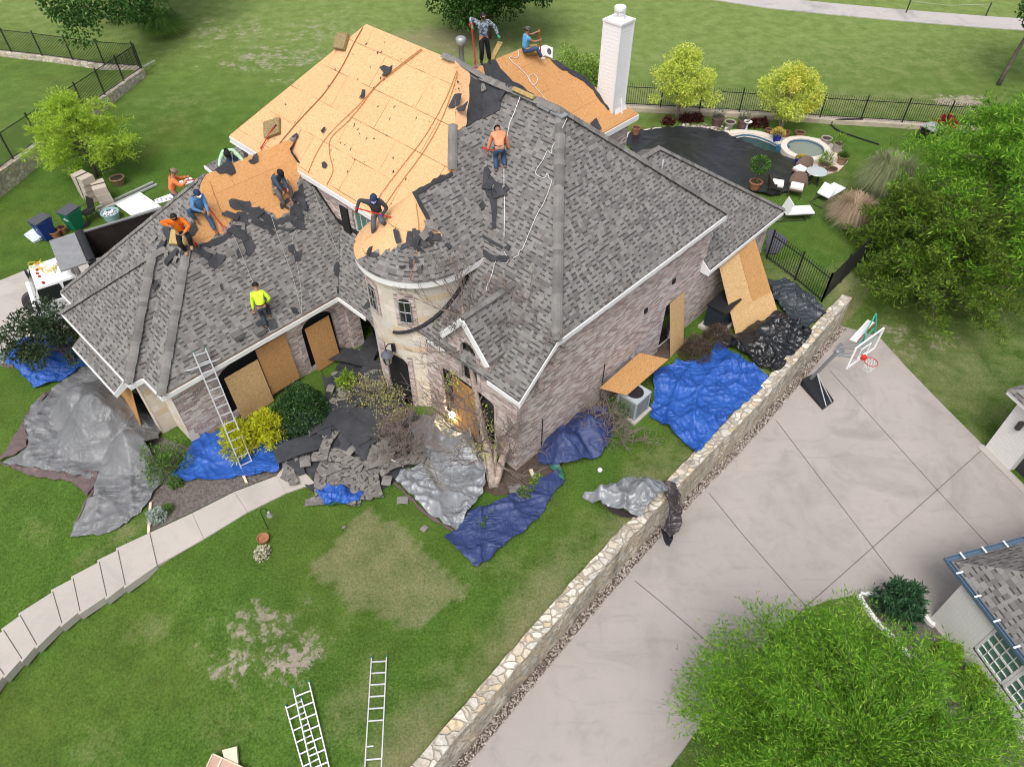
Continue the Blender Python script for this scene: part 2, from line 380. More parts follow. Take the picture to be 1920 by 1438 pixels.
def sheet(outer, zf, th=0.0, holes=(), step=None, mb=None):
    """a sheet over a 2D outline, z from zf(x,y), with a skirt of depth th"""
    mb = mb or MB(); V, F = region(outer, holes, step)
    V3 = [Vector((x, y, zf(x, y))) for x, y in V]; mb.add(V3, F)
    if th:
        cnt = {}
        for f in F:
            for i in range(len(f)):
                a, b = f[i], f[(i + 1) % len(f)]; k = (min(a, b), max(a, b)); cnt.setdefault(k, []).append((a, b))
        for k, l in cnt.items():
            if len(l) == 1:
                a, b = l[0]; d = Vector((0, 0, th)); mb.add([V3[b], V3[a], V3[a] - d, V3[b] - d], [[0, 1, 2, 3]])
    return mb
# ================================================================ GROUND
def grass_mat(name):
    m, nt, b = newmat(name); v = coord(nt, 'World')
    at_ = nd(nt, 'ShaderNodeAttribute', attribute_name='wear'); s = nd(nt, 'ShaderNodeSeparateColor', {0: at_.outputs['Color']})
    dry, dirt, golf = s.outputs[0], s.outputs[1], s.outputs[2]
    dirt = mth(nt, 'MULTIPLY', dirt, ramp(nt, nz(nt, v, 3.2, 6, 0.72, 0.6), [(0.36, 0.35), (0.6, 1.15)]))
    n_big = nz(nt, v, 0.22, 4, 0.6); n_mid = nz(nt, v, 1.1, 5, 0.65); n_fin = nz(nt, v, 14, 5, 0.75)
    n_bl = nz(nt, mapping(nt, v, (60, 25, 1), (0, 0, 0.7)), 1.0, 4, 0.7)
    lush = ramp(nt, n_fin, [(0.28, (0.032, 0.066, 0.010)), (0.5, (0.076, 0.155, 0.022)), (0.72, (0.145, 0.25, 0.046))])
    pale = ramp(nt, n_fin, [(0.25, (0.105, 0.16, 0.036)), (0.5, (0.19, 0.265, 0.07)), (0.75, (0.29, 0.355, 0.125))])
    yel = ramp(nt, n_fin, [(0.3, (0.07, 0.11, 0.018)), (0.7, (0.135, 0.19, 0.038))])
    dcol = ramp(nt, n_fin, [(0.3, (0.19, 0.17, 0.085)), (0.7, (0.37, 0.33, 0.195))])
    soil = ramp(nt, n_fin, [(0.3, (0.28, 0.235, 0.185)), (0.7, (0.46, 0.40, 0.33))])
    base = mix(nt, ramp(nt, n_big, [(0.42, 0.0), (0.68, 0.75)]), lush, yel)
    base = mix(nt, golf, base, pale)
    base = mix(nt, 0.6, base, ramp(nt, n_bl, [(0.25, 0.25), (0.75, 0.75)]), 'OVERLAY'); base = mix(nt, 0.45, base, ramp(nt, n_mid, [(0.3, 0.28), (0.7, 0.72)]), 'OVERLAY')
    n_p = mth(nt, 'ADD', mth(nt, 'MULTIPLY', n_mid, 0.6), mth(nt, 'MULTIPLY', nz(nt, v, 4.5, 4, 0.7), 0.4))
    fd = mth(nt, 'ADD', mth(nt, 'MULTIPLY', dry, 0.85), mth(nt, 'MULTIPLY', mth(nt, 'SUBTRACT', n_p, 0.52), 1.7))
    base = mix(nt, ramp(nt, fd, [(0.2, 0.0), (0.85, 0.72)]), base, dcol)
    fs = mth(nt, 'ADD', mth(nt, 'MULTIPLY', dirt, 0.8), mth(nt, 'MULTIPLY', mth(nt, 'SUBTRACT', n_p, 0.5), 2.2))
    base = mix(nt, mth(nt, 'MULTIPLY', ramp(nt, fs, [(0.45, 0.0), (0.72, 0.95)]), mth(nt, 'MINIMUM', mth(nt, 'MULTIPLY', dirt, 3.0), 1.0)), base, soil)
    nt.links.new(base, b.inputs['Base Color']); b.inputs['Roughness'].default_value = 0.95; b.inputs['Specular IOR Level'].default_value = 0.12
    bump(nt, b, mth(nt, 'ADD', n_fin, n_bl), 0.9, 0.05); return m
M_grass = grass_mat('lawn_grass')
DRY = []   # (kind, channel, strength, data)
def pxpoly(pts, z=None): return [tuple((g(*p) if z is None else at(p[0], p[1], z)).to_2d()) for p in pts]
def ell(px, py, rx, ry, ch, s, rot=0.0): p = g(px, py); DRY.append(('e', ch, s, (p.x, p.y, rx, ry, rot)))
DRY.append(('p', 0, 0.8, pxpoly([(690, 945), (745, 985), (815, 1050), (882, 1108), (840, 1140), (775, 1192), (720, 1165), (655, 1130), (575, 1068), (640, 1000)])))
for a in [(490, 1195, 2.0, 1.5, 1, 0.7), (540, 1240, 1.1, 0.7, 1, 1.0), (440, 1255, 0.9, 0.7, 1, 0.75), (500, 1215, 2.4, 1.8, 0, 0.4), (600, 1270, 1.3, 0.8, 1, 0.45), (660, 1330, 1.2, 1.0, 0, 0.55), (270, 1180, 1.2, 0.7, 0, 0.45),
          (420, 1370, 1.3, 0.7, 0, 0.4), (960, 1070, 1.4, 0.9, 0, 0.4), (330, 1300, 0.6, 0.9, 1, 0.35), (640, 1400, 1.0, 0.6, 1, 0.3), (190, 1400, 1.0, 0.6, 0, 0.4), (700, 1240, 0.8, 0.5, 0, 0.4),
          (430, 60, 5, 3.6, 1, 0.62), (520, 110, 5, 3, 1, 0.72), (600, 60, 5, 4, 1, 0.6), (470, 120, 4, 2, 1, 0.65), (560, 150, 4, 1.6, 1, 0.5), (640, 30, 5, 3, 1, 0.5), (30, 15, 6, 3, 1, 0.5), (390, 90, 4, 3, 1, 0.4),
          (240, 55, 7, 3, 0, 0.3), (330, 190, 4, 2, 0, 0.35), (1330, 190, 14, 2.5, 0, 0.6, -0.1), (1650, 195, 12, 2.5, 0, 0.6, -0.1), (1400, 120, 16, 5, 0, 0.35), (1800, 190, 2.0, 1.0, 1, 1.2), (1660, 110, 18, 6, 0, 0.36),
          (1750, 690, 6, 4, 0, 0.62), (1850, 620, 4, 3, 0, 0.55), (1780, 780, 4, 2.5, 0, 0.45), (1700, 640, 3, 2, 1, 0.55), (1560, 480, 3, 2.5, 0, 0.25), (1590, 350, 2.5, 2, 0, 0.45), (1560, 590, 1.6, 1.6, 1, 0.45), (1470, 510, 1.8, 1.2, 0, 0.6),
          (1290, 890, 1.1, 0.8, 0, 0.8, 0.8), (225, 165, 1.2, 0.5, 1, 0.6), (185, 320, 1.2, 0.7, 1, 0.55), (300, 230, 4, 2.4, 0, 0.3), (80, 990, 1.5, 1, 0, 0.3), (220, 1010, 2.2, 0.4, 0, 0.5, 0.65), (1310, 1420, 1.6, 2.0, 0, 0.5), (1590, 1135, 1.4, 0.6, 1, 0.5)]:
    ell(*a)
def wear_at(X, Y):
    n = X.size; out = np.zeros((n, 4)); out[:, 3] = 1; out[:, 0] = np.clip((Y - 42) / 30, 0, .3)
    for kind, ch, s, d in DRY:
        if kind == 'e':
            x0, y0, rx, ry, rot = d; c, q = math.cos(rot), math.sin(rot); dx, dy = X - x0, Y - y0
            e = np.hypot((dx * c + dy * q) / rx, (-dx * q + dy * c) / ry); out[:, ch] = np.maximum(out[:, ch], s * np.clip(1.25 - 0.75 * e, 0, 1))
        else:
            xs = [p[0] for p in d]; ys = [p[1] for p in d]
            for i in np.where((X > min(xs)) & (X < max(xs)) & (Y > min(ys)) & (Y < max(ys)))[0]:
                q = (X[i] + 0.12 * noise.noise((X[i] * 2, Y[i] * 2, 0)), Y[i] + 0.12 * noise.noise((X[i] * 2, Y[i] * 2, 5)))
                if inside(q, d): out[i, ch] = max(out[i, ch], s)
    out[:, 2] = np.clip((Y - 33 - 0.25 * np.abs(X - 4)) / 16, 0, 0.9)
    # brown scuffed soil under the big trees behind the house, and the dry edge along the retaining wall
    for (px, py, rx, ry, s) in [(830, 75, 5.5, 3.0, 1.1), (900, 100, 4, 2.0, 0.8)]:
        p = g(px, py); e = np.hypot((X - p.x) / rx, (Y - p.y) / ry); out[:, 0] = np.maximum(out[:, 0], s * np.clip(1.3 - e, 0, 1)); out[:, 1] = np.maximum(out[:, 1], .42 * s * np.clip(1.3 - e, 0, 1))
    m = (Y < 26) & (X > -8)
    for i in np.where(m)[0]:
        s = wall_side(X[i], Y[i])
        if -2.4 < s < 0.3:
            w = 0.95 * min(1, max(0, (s + 2.2) / 1.6)) * (0.55 + 0.45 * math.sin(X[i] * 0.9 + 1.0) ** 2); out[i, 0] = max(out[i, 0], w)
    return out
def grid_terrain():
    xs = np.concatenate([np.linspace(-400, -52, 18), np.arange(-46, 46.1, 0.28), np.linspace(52, 400, 18)])
    ys = np.concatenate([np.linspace(-60, 0.5, 12), np.arange(3.0, 64.1, 0.28), np.linspace(68, 700, 24)])
    X, Y = np.meshgrid(xs, ys); nx, ny = len(xs), len(ys)
    Z = np.array([G(x, y) for x, y in zip(X.ravel(), Y.ravel())]); V = np.stack([X.ravel(), Y.ravel(), Z], 1)
    i = np.arange(nx * ny).reshape(ny, nx); q = np.stack([i[:-1, :-1], i[:-1, 1:], i[1:, 1:], i[1:, :-1]], -1).reshape(-1, 4)
    me = bpy.data.meshes.new('lawn'); me.vertices.add(len(V)); me.vertices.foreach_set('co', V.ravel())
    me.loops.add(q.size); me.loops.foreach_set('vertex_index', q.ravel().astype(np.int32)); me.polygons.add(len(q))
    me.polygons.foreach_set('loop_start', np.arange(0, q.size, 4, dtype=np.int32)); me.polygons.foreach_set('loop_total', np.full(len(q), 4, dtype=np.int32))
    me.update(calc_edges=True); me.validate()
    a = me.color_attributes.new('wear', 'FLOAT_COLOR', 'POINT'); a.data.foreach_set('color', wear_at(V[:, 0], V[:, 1]).ravel())
    me.materials.append(M_grass); me.polygons.foreach_set('use_smooth', [True] * len(me.polygons))
    o = bpy.data.objects.new('lawn', me); COL.objects.link(o); return structure(o)
grid_terrain()
def concrete_mat(name, a, bcol, dark, st=0.6, sc=0.35):
    m, nt, b = newmat(name); v = coord(nt, 'World')
    n1 = nz(nt, v, sc, 5, 0.6, 0.6); n2 = nz(nt, mapping(nt, v, (1, 1, 1), (0, 0, 0.85)), 0.3, 5, 0.6, 1.4); n3 = nz(nt, v, 40, 4, 0.7)
    base = ramp(nt, n1, [(0.35, a), (0.65, bcol)])
    base = mix(nt, ramp(nt, n2, [(0.54, 0.0), (0.68, st)]), base, dark); base = mix(nt, ramp(nt, nz(nt, mapping(nt, v, (.5, 2.2, 1), (0, 0, .85)), .8, 6, .7, 1.5), [(0.56, 0.0), (0.7, st * .7)]), base, dark)
    base = mix(nt, ramp(nt, nz(nt, v, 1.4, 6, 0.7, 0.8), [(0.52, 0.0), (0.72, 0.35)]), base, dark)
    base = mix(nt, 0.3, base, ramp(nt, n3, [(0.3, 0.35), (0.7, 0.65)]), 'OVERLAY')
    nt.links.new(base, b.inputs['Base Color']); b.inputs['Roughness'].default_value = 0.9; b.inputs['Specular IOR Level'].default_value = 0.2
    bump(nt, b, n3, 0.15, 0.01); return m
M_drive = concrete_mat('driveway_concrete', (0.385, 0.345, 0.322), (0.34, 0.315, 0.293), (0.215, 0.205, 0.195), 0.45)
M_walk = concrete_mat('walkway_concrete', (0.45, 0.415, 0.375), (0.405, 0.375, 0.34), (0.30, 0.285, 0.26), 0.4)
M_cart = concrete_mat('cart_path_concrete', (0.45, 0.42, 0.40), (0.41, 0.39, 0.37), (0.24, 0.235, 0.23), 0.6, 0.12)
M_joint_shade = mat('joint_and_step_shade', (0.10, 0.085, 0.075), 0.9)  # driveway joints, and the shade line painted along the walk's step edges
M_mulch = mat('dark_mulch', (0.085, 0.07, 0.058), 0.95, (0.20, 0.18, 0.165), 9, 0.2, bmp=1.0, bsc=22, bd=0.06)
M_soil = mat('bare_soil', (0.055, 0.04, 0.03), 0.95, (0.11, 0.085, 0.065), 5, bmp=0.8, bsc=14, bd=0.05)
def flat(name, pts, z, m, th=0.1, kind='structure', step=None):
    o = sheet(pts, (lambda x, y: z) if not callable(z) else z, th, step=step).build(name, m); o['kind'] = kind; return o
# driveway below the retaining wall
wl = [Vector((p[0], p[1])) for p in WALL]
drv = [tuple(p) for p in wl] + pxpoly([(1648, 632), (1700, 690), (1760, 752), (1846, 838), (1905, 895), (2100, 1080), (2300, 1300)], DRV) + [(40, -6), (-8, -6)]
flat('driveway', drv, DRV + 0.02, M_drive)
jb = MB()
for a, b in [((1557, 696), (1757, 918)), ((1757, 918), (1990, 1170)), ((1455, 788), (1617, 1000)), ((1617, 1000), (1700, 1110)), ((1330, 925), (1391, 1000)), ((1391, 1000), (1511, 1137)), ((1846, 839), (1688, 980)), ((1688, 980), (1511, 1137)),
             ((1190, 1088), (1240, 1129)), ((1240, 1129), (1364, 1235)), ((1511, 1137), (1400, 1240))]:
    p, q = at(*a, DRV + 0.022), at(*b, DRV + 0.022); jb.bar(p, q, 0.022, 0.008)
structure(jb.build('driveway_joint', M_joint_shade))
# the grass island and planting bed by the neighbour's house
isl = pxpoly([(1255, 1440), (1285, 1400), (1340, 1320), (1400, 1250), (1450, 1190), (1500, 1148), (1550, 1127), (1608, 1116), (1640, 1165), (1690, 1230), (1760, 1330), (1830, 1440), (1830, 1600), (1200, 1600)], DRV)
isg = sheet(isl, lambda x, y: DRV + 0.05, 0.1, step=0.5)
io = isg.build('grass_island', M_grass); structure(io)
ca = io.data.color_attributes.new('wear', 'FLOAT_COLOR', 'POINT')
ca.data.foreach_set('color', np.tile(np.array([0.38, 0.12, 0.1, 1.0]), (len(io.data.vertices), 1)).ravel())
bed = pxpoly([(1609, 1117), (1645, 1117), (1690, 1135), (1715, 1143), (1738, 1165), (1752, 1178), (1765, 1195), (1800, 1220), (1850, 1300), (1960, 1440), (1840, 1440), (1765, 1330), (1695, 1230), (1645, 1165)], DRV)
flat('mulch_bed', bed, DRV + 0.075, M_mulch, 0.12)
# front walk with its steps
EDG = [((545, 858), (590, 905)), ((518, 892), (537, 924)), ((439, 922), (464, 960)), ((360, 962), (382, 1010)), ((280, 999), (294, 1060)), ((221, 1031), (235, 1096)), ((186, 1053), (200, 1117)), ((137, 1084), (150, 1145)), ((99, 1109), (116, 1168)), ((38, 1153), (69, 1208)), ((7, 1181), (41, 1234)), ((-30, 1212), (8, 1264)), ((-80, 1255), (-30, 1310))]
zs = [0.05] * 4 + [0.09 - 0.135 * k for k in range(0, 9)]
wk = MB()
for k in range(len(EDG) - 1):
    (a, b), (c, d) = EDG[k], EDG[k + 1]; z = zs[k]
    P = [at(*a, z), at(*b, z), at(*d, z), at(*c, z)]
    if k >= 4:   # each tread sits a little back under the one above
        sd = (P[1] - P[0]).normalized(); P[0] += sd * .0; P[1] -= sd * .0; P[2] += sd * .1; P[3] -= sd * .1; q = (P[0] + P[1] - P[2] - P[3]).normalized(); P[3] -= q * .05; P[2] -= q * .05
    if k < 4:
        P[2] = P[2] + (P[1] - P[2]) * 0.006; P[3] = P[3] + (P[0] - P[3]) * 0.006
    wk.prism([p - Vector((0, 0, 0.3)) for p in P][::-1], (0, 0, 0.3))
structure(wk.build('front_walk', M_walk)); edge_shade = MB()
for k in range(4, len(EDG) - 1): a, b = at(*EDG[k][0], zs[k - 1] + .002), at(*EDG[k][1], zs[k - 1] + .002); edge_shade.bar(a, b, .022, .008)  # dark bars stand in for the shade line at each step nosing
structure(edge_shade.build('walkway_step_shade', M_joint_shade))
flat('planting_bed', pxpoly([(280, 998), (360, 961), (440, 921), (518, 891), (548, 858), (600, 850), (640, 780), (560, 770), (430, 820), (350, 838), (300, 820), (250, 790), (240, 850), (275, 900), (278, 955)]), 0.03, M_mulch, 0.05, step=None)
flat('soil_bed', [tuple(W(u, v).to_2d()) for u, v in [(-1.2, -0.2), (-0.3, -0.9), (2.0, -0.95), (4.2, -0.8), (7.0, -0.5), (9.5, -0.6), (9.5, 0.1), (0.2, 0.1), (0.1, 3.8), (-1.4, 4.2), (-1.6, 1.5)]], 0.03, M_soil, 0.05)
flat('side_driveway', pxpoly([(-200, 640), (0, 527), (60, 503), (140, 468), (340, 380), (380, 420), (170, 620), (60, 641), (40, 645), (0, 664), (-200, 760)]), 0.03, M_walk, 0.05)
flat('rock_bed', pxpoly([(-20, 672), (0, 664), (45, 640), (130, 640), (130, 690), (40, 690), (15, 690), (0, 686)]), 0.035, M_mulch, 0.05)
# cart path of the golf course
flat('cart_path', pxpoly([(1250, -12), (1330, 0), (1440, 17), (1560, 29), (1690, 41), (1866, 55), (2050, 66), (2050, 44), (1870, 34), (1703, 21), (1560, 8), (1440, -4), (1380, -14)]), lambda x, y: G(x, y) + 0.06, M_cart, 0.1, step=2.0)
# retaining wall between lawn and driveway
def wall_strip(P, w, top, bot):
    mb = MB(); n = len(P); L = []; Rr = []
    for i in range(n):
        a, b = Vector(P[max(i - 1, 0)][:2]), Vector(P[min(i + 1, n - 1)][:2]); d = (b - a).normalized(); nn = Vector((-d.y, d.x)); p = Vector(P[i][:2])
        L.append(p + nn * w / 2); Rr.append(p - nn * w / 2)
    tz = [top(i) if callable(top) else top for i in range(n)]; bz = [bot(i) if callable(bot) else bot for i in range(n)]
    for i in range(n - 1):
        a, b, c, d = L[i], L[i + 1], Rr[i + 1], Rr[i]
        vs = [Vector((q.x, q.y, z)) for q, z in ((a, tz[i]), (b, tz[i + 1]), (c, tz[i + 1]), (d, tz[i]), (a, bz[i]), (b, bz[i + 1]), (c, bz[i + 1]), (d, bz[i]))]
        mb.add(vs, [[3, 2, 1, 0], [7, 4, 5, 6][::-1], [4, 0, 1, 5], [6, 2, 3, 7]])
        if i == 0: mb.add(vs, [[0, 4, 7, 3]])
        if i == n - 2: mb.add(vs, [[1, 2, 6, 5]])
    return mb
def rough_line(P, step=0.3, amp=0.025, seed=1):
    rn = random.Random(seed); out = []
    for a, b in zip(P, P[1:]):
        a, b = Vector(a), Vector(b); k = max(1, int((b - a).length / step))
        for j in range(k): out.append(tuple(a + (b - a) * (j / k) + Vector((rn.uniform(-amp, amp), rn.uniform(-amp, amp))) * (1 if j else 0)))
    return out + [tuple(P[-1])]
rl = rough_line([tuple(p) for p in WALL], 0.32, 0.03)
rz = [0.12 + random.uniform(-0.03, 0.03) for _ in rl]
wo = wall_strip(rl, 0.42, lambda i: rz[i], DRV - 0.1).build('retaining_wall', M_rwall); tag(wo, 'long rough limestone retaining wall between the front lawn and the concrete driveway', 'wall'); recenter(wo)
# gravel strip at the foot of the wall
def stones(name, pts_z, r, m, n=7):
    mb = MB()
    for p, z in pts_z:
        s = r * random.uniform(0.6, 1.3); e = Euler((random.random() * 6, random.random() * 6, random.random() * 6)).to_matrix()
        vs = [Vector(q) for q in ((1, 0, 0), (-.9, .1, 0), (0, 1.1, 0), (0, -1, .1), (0, 0, .7), (0.1, 0, -.7))]
        mb.add([Vector((p[0], p[1], z + s * 0.3)) + (e @ q) * s for q in vs], [[0, 2, 4], [2, 1, 4], [1, 3, 4], [3, 0, 4], [2, 0, 5], [1, 2, 5], [3, 1, 5], [0, 3, 5]])
    return mb.build(name, m)
M_pebble = mat('river_gravel', (0.25, 0.205, 0.17), 0.85, (0.45, 0.41, 0.37), 6, isl=0.55)
pp = []
while len(pp) < 5200:
    k = random.randrange(1, len(WALL) - 1); a, b = Vector(WALL[k]), Vector(WALL[k + 1]); t = random.random()
    if random.random() > (b - a).length / 7.5: continue
    d = (b - a).normalized(); q = a + (b - a) * t + Vector((d.y, -d.x)) * random.uniform(0.2, 0.52); pp.append((q, DRV + 0.02))
go = stones('gravel', pp, 0.032, M_pebble); go['kind'] = 'stuff'; tag(go, 'strip of mixed gravel along the foot of the retaining wall', 'gravel')
strip = [tuple(Vector(p) + Vector((0.12, -0.12))) for p in WALL[1:]] + [tuple(Vector(p) + Vector((0.36, -0.33))) for p in WALL[1:]][::-1]
flat('gravel_bed', strip, DRV + 0.026, M_soil, 0.03)
# neighbour's raised lawn at the left with its two low walls
NB_A = [(265, 130, 0.42), (200, 176, 0.58), (130, 226, 0.75), (60, 276, 0.9), (0, 318, 1.0), (-150, 425, 1.05)]
NB_B = [(262, 126, 0.5), (190, 121, 0.55), (95, 107, 0.6), (0, 96, 0.6), (-150, 82, 0.6)]
A3 = [at(*p) for p in NB_A]; B3 = [at(*p) for p in NB_B]
nl = MB()
for i in range(len(A3) - 1):
    a, b = A3[i], A3[i + 1]; k = min(i, len(B3) - 2); c, d = B3[min(i, len(B3) - 1)] - Vector((0, 0, 0.3)), B3[min(i + 1, len(B3) - 1)] - Vector((0, 0, 0.3))
    nl.add([a - Vector((0, 0, .05)), b - Vector((0, 0, .05)), d, c], [[0, 3, 2, 1]])
no = nl.build('neighbour_lawn', M_grass); structure(no)
ca = no.data.color_attributes.new('wear', 'FLOAT_COLOR', 'POINT'); ca.data.foreach_set('color', np.tile(np.array([0.1, 0.0, 0.25, 1.0]), (len(no.data.vertices), 1)).ravel())
w1 = wall_strip([(p.x, p.y) for p in A3], 0.4, lambda i: A3[i].z + 0.03, lambda i: -0.2).build('low_stone_wall', M_rwall)
tag(w1, 'low stone retaining wall with a fence on top running down beside the light green young tree', 'wall'); recenter(w1)
w2 = wall_strip([(p.x, p.y) for p in B3], 0.35, lambda i: B3[i].z, lambda i: -0.2).build('low_stone_wall', M_rwall)
tag(w2, 'low pale stone wall under the fence at the far end of the raised lawn', 'wall'); recenter(w2)
# fences
def fence(pts, h, gap, label, proud=0.12, lows=(0.1,), n_post=True, name='metal_fence'):
    t = thing(name, label, 'fence', pts[0])
    for i, (a, b) in enumerate(zip(pts, pts[1:])):
        a, b = Vector(a), Vector(b); mb = MB(); k = max(2, int((b - a).length / gap))
        for z in list(lows) + [h - proud - 0.1]: mb.bar(a + Vector((0, 0, z)), b + Vector((0, 0, z)), 0.03, 0.035)
        for j in range(1, k):
            p = a + (b - a) * (j / k); mb.bar(p + Vector((0, 0, 0.04)), p + Vector((0, 0, h - (0 if proud else 0.08))), 0.018, 0.018)
        mb.build('picket_panel', M_black, t)
        MB().bar(a - Vector((0, 0, .1)), a + Vector((0, 0, h + 0.06)), 0.06, 0.06).build('post', M_black, t)
    MB().bar(Vector(pts[-1]) - Vector((0, 0, .1)), Vector(pts[-1]) + Vector((0, 0, h + 0.06)), 0.06, 0.06).build('post', M_black, t)
    return t
def split(P, n):
    out = []; P = [Vector(p) for p in P]; L = [0]
    for a, b in zip(P, P[1:]): L.append(L[-1] + (b - a).length)
    for k in range(n + 1):
        s = L[-1] * k / n; i = max(j for j in range(len(L)) if L[j] <= s + 1e-9); i = min(i, len(P) - 2)
        out.append(P[i] + (P[i + 1] - P[i]) * ((s - L[i]) / (L[i + 1] - L[i])))
    return out
fa = split([A3[0] + Vector((0.05, 0, 0.03)), A3[4] + Vector((0, 0, 0.03)), A3[5] + Vector((0, 0, .03))], 9)
fence(fa, 1.5, 0.115, 'black metal fence on the stone wall sloping down the left edge behind the young tree', 0)
fb = split([B3[0], B3[1], B3[2], B3[3], B3[4]], 7)
fence(fb, 1.5, 0.115, 'black metal fence along the far stone wall under the dark oak branches', 0)
BK = [(1165, 198), (1250, 202), (1420, 212), (1550, 221), (1700, 230), (1830, 240), (1930, 246)]
bk3 = [at(x, y, 0.25) for x, y in BK]
kb = wall_strip([(p.x, p.y) for p in bk3], 0.5, 0.24, -0.1).build('stone_kerb', mat('pale_limestone', (0.50, 0.43, 0.34), 0.9, (0.36, 0.31, 0.25), 3, bmp=0.6, bsc=8))
tag(kb, 'low pale stone kerb under the back fence behind the pool', 'kerb'); recenter(kb)
fence(split(bk3, 10), 1.35, 0.125, 'black picket fence across the back yard behind the pool and the yellow green trees', 0.14, (0.12,))
sf = [g(1437, 485), g(1490, 525), g(1540, 566)]
fence(sf, 1.45, 0.125, 'black picket fence beside the leaning wood sheets at the house corner', 0.12, (0.12,))
sg = [g(1540, 566), g(1575, 530), g(1615, 492), g(1650, 455)]
fence(sg, 1.45, 0.115, 'black metal fence running back beside the dark juniper', 0, (0.12,))
# ================================================================ THE HOUSE (local axes: u along the right wall, v along the front)
house = thing('brick_house', 'large mottled brick house with a round stone tower and half stripped grey shingle roof', 'house', HO, YAW)
S = 0.87
PL_B = (9.75 - S * 5.45, S, 0); PL_P = (9.2 - S * 6.05, S, 0); PL_C = (9.75 - S * 8, 0, S); PL_E = (5.15 + 0.976 * 0.25, 0, 0.976)
PL_K = (14.46, -S, 0); PL_W = (2.9 - S * 8.6, 0, S); PL_N = (2.9 + S * .35, S, 0); SF = .742; PL_F = (2.9 + SF * 7.2, SF, 0); PL_D = (7.68 + S * 5.62, 0, -S)
PL_R = (5.15 - S * 6.75, 0, S); PL_L = (3 + S * .35, 0, S); PL_BF = (2.9 + SF * 7.67, SF, 0); PL_BR = (2.9 - S * 9.85, 0, S)
def pz(pl, u, v, lift=0.0): return Vector((u, v, pl[0] + pl[1] * u + pl[2] * v + lift))
def face(pl, pts, m, name='roof_deck', th=0.06, lift=0.0, holes=(), mb=None, step=None):
    own = mb is None; mb = mb or MB()
    sheet(pts, lambda x, y: pl[0] + pl[1] * x + pl[2] * y + lift, th, holes, step, mb)
    return mb.build(name, m, house, local=True) if own else mb
TU, TV, TR = 1.3, 5.62, 2.1                          # tower axis and eave radius
# fully shingled faces
sh = MB()
POLY_C = [(5.45, 8.0), (3.07, 5.62), (TU, 5.62), (TU, 3.5), (2.19, 3.51), (6.05, 7.37)]
POLY_P = [(-.15, -.25), (-.15, 4.6), (1.5, 4.6), (2.19, 3.51), (6.05, 7.37), (6.05, 3.9), (1.42, -.25)]
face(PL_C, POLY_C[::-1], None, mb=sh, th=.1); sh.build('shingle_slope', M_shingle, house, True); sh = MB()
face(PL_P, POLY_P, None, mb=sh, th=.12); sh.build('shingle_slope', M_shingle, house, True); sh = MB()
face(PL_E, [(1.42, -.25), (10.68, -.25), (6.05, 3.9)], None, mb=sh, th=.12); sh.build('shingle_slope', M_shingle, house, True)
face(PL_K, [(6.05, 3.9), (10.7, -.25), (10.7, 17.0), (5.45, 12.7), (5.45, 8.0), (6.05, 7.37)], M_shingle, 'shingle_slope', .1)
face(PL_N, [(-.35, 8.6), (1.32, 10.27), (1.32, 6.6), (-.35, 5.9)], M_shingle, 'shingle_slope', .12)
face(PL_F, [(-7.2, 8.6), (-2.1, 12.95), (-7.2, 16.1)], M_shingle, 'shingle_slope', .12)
wb = [(6.685 - 2.9) / (16.1 - 12.95)]
face((2.9 + wb[0] * 16.1, 0, -wb[0]), [(-2.1, 12.95), (2.2, 12.95), (2.2, 16.1), (-7.2, 16.1)][::-1], M_shingle, 'shingle_slope', .12)
face(PL_BR, [(-7.67, 9.85), (-7.2, 9.85), (-4.25, 12.365), (-4.72, 12.365)], M_shingle, 'shingle_slope', .1)
face(PL_BF, [(-7.67, 9.85), (-4.72, 12.365), (-7.67, 14.88)], M_shingle, 'shingle_slope', .1)
face((2.9 + S * 14.88, 0, -S), [(-7.67, 14.88), (-4.72, 12.365), (-4.2, 12.365), (-4.2, 14.88)][::-1], M_shingle, 'shingle_slope', .1)
sk = (2.62 + 0.6 * 7.5, 0.6, 0)
face(sk, [(-8.05, 10.55), (-7.5, 10.55), (-7.5, 13.75), (-8.05, 13.75)], M_shingle, 'garage_door_hood', .1)
face(PL_L, [(10.2, -.35), (15.72, -.35), (11.2, 3.3), (9.6, 3.3), (9.6, 1.0), (10.2, 1.0)], M_shingle, 'shingle_slope', .1)
face((6.17 + 3.3 * .87 - .0, 0, -.87), [(9.6, 3.3), (11.2, 3.3), (15.72, 6.9), (9.6, 6.9)], M_shingle, 'shingle_slope', .1)
kk = (6.175 - 3.0) / 4.52
face((6.175 + kk * 11.2, -kk, 0), [(15.72, -.35), (15.72, 6.9), (11.2, 3.3)], M_shingle, 'shingle_slope', .1)
# bare decking
face(PL_B, [(5.45, 12.7), (5.45, 8.0), (3.07, 5.62), (1.13, 7.56), (1.13, 12.72), (.92, 12.72), (.92, 16.5)], M_osb, 'bare_roof_deck', .1)
lh = (9.75 - 5.82) / 3.8
face((9.75 + lh * 12.7, 0, -lh), [(5.45, 12.7), (.92, 16.5), (10.7, 16.9)], M_osb, 'bare_roof_deck', .1)
face(PL_D, [(3.07, 5.62), (TU, 5.62), (TU, 7.4)][::-1], M_osb, 'bare_roof_deck', .1)
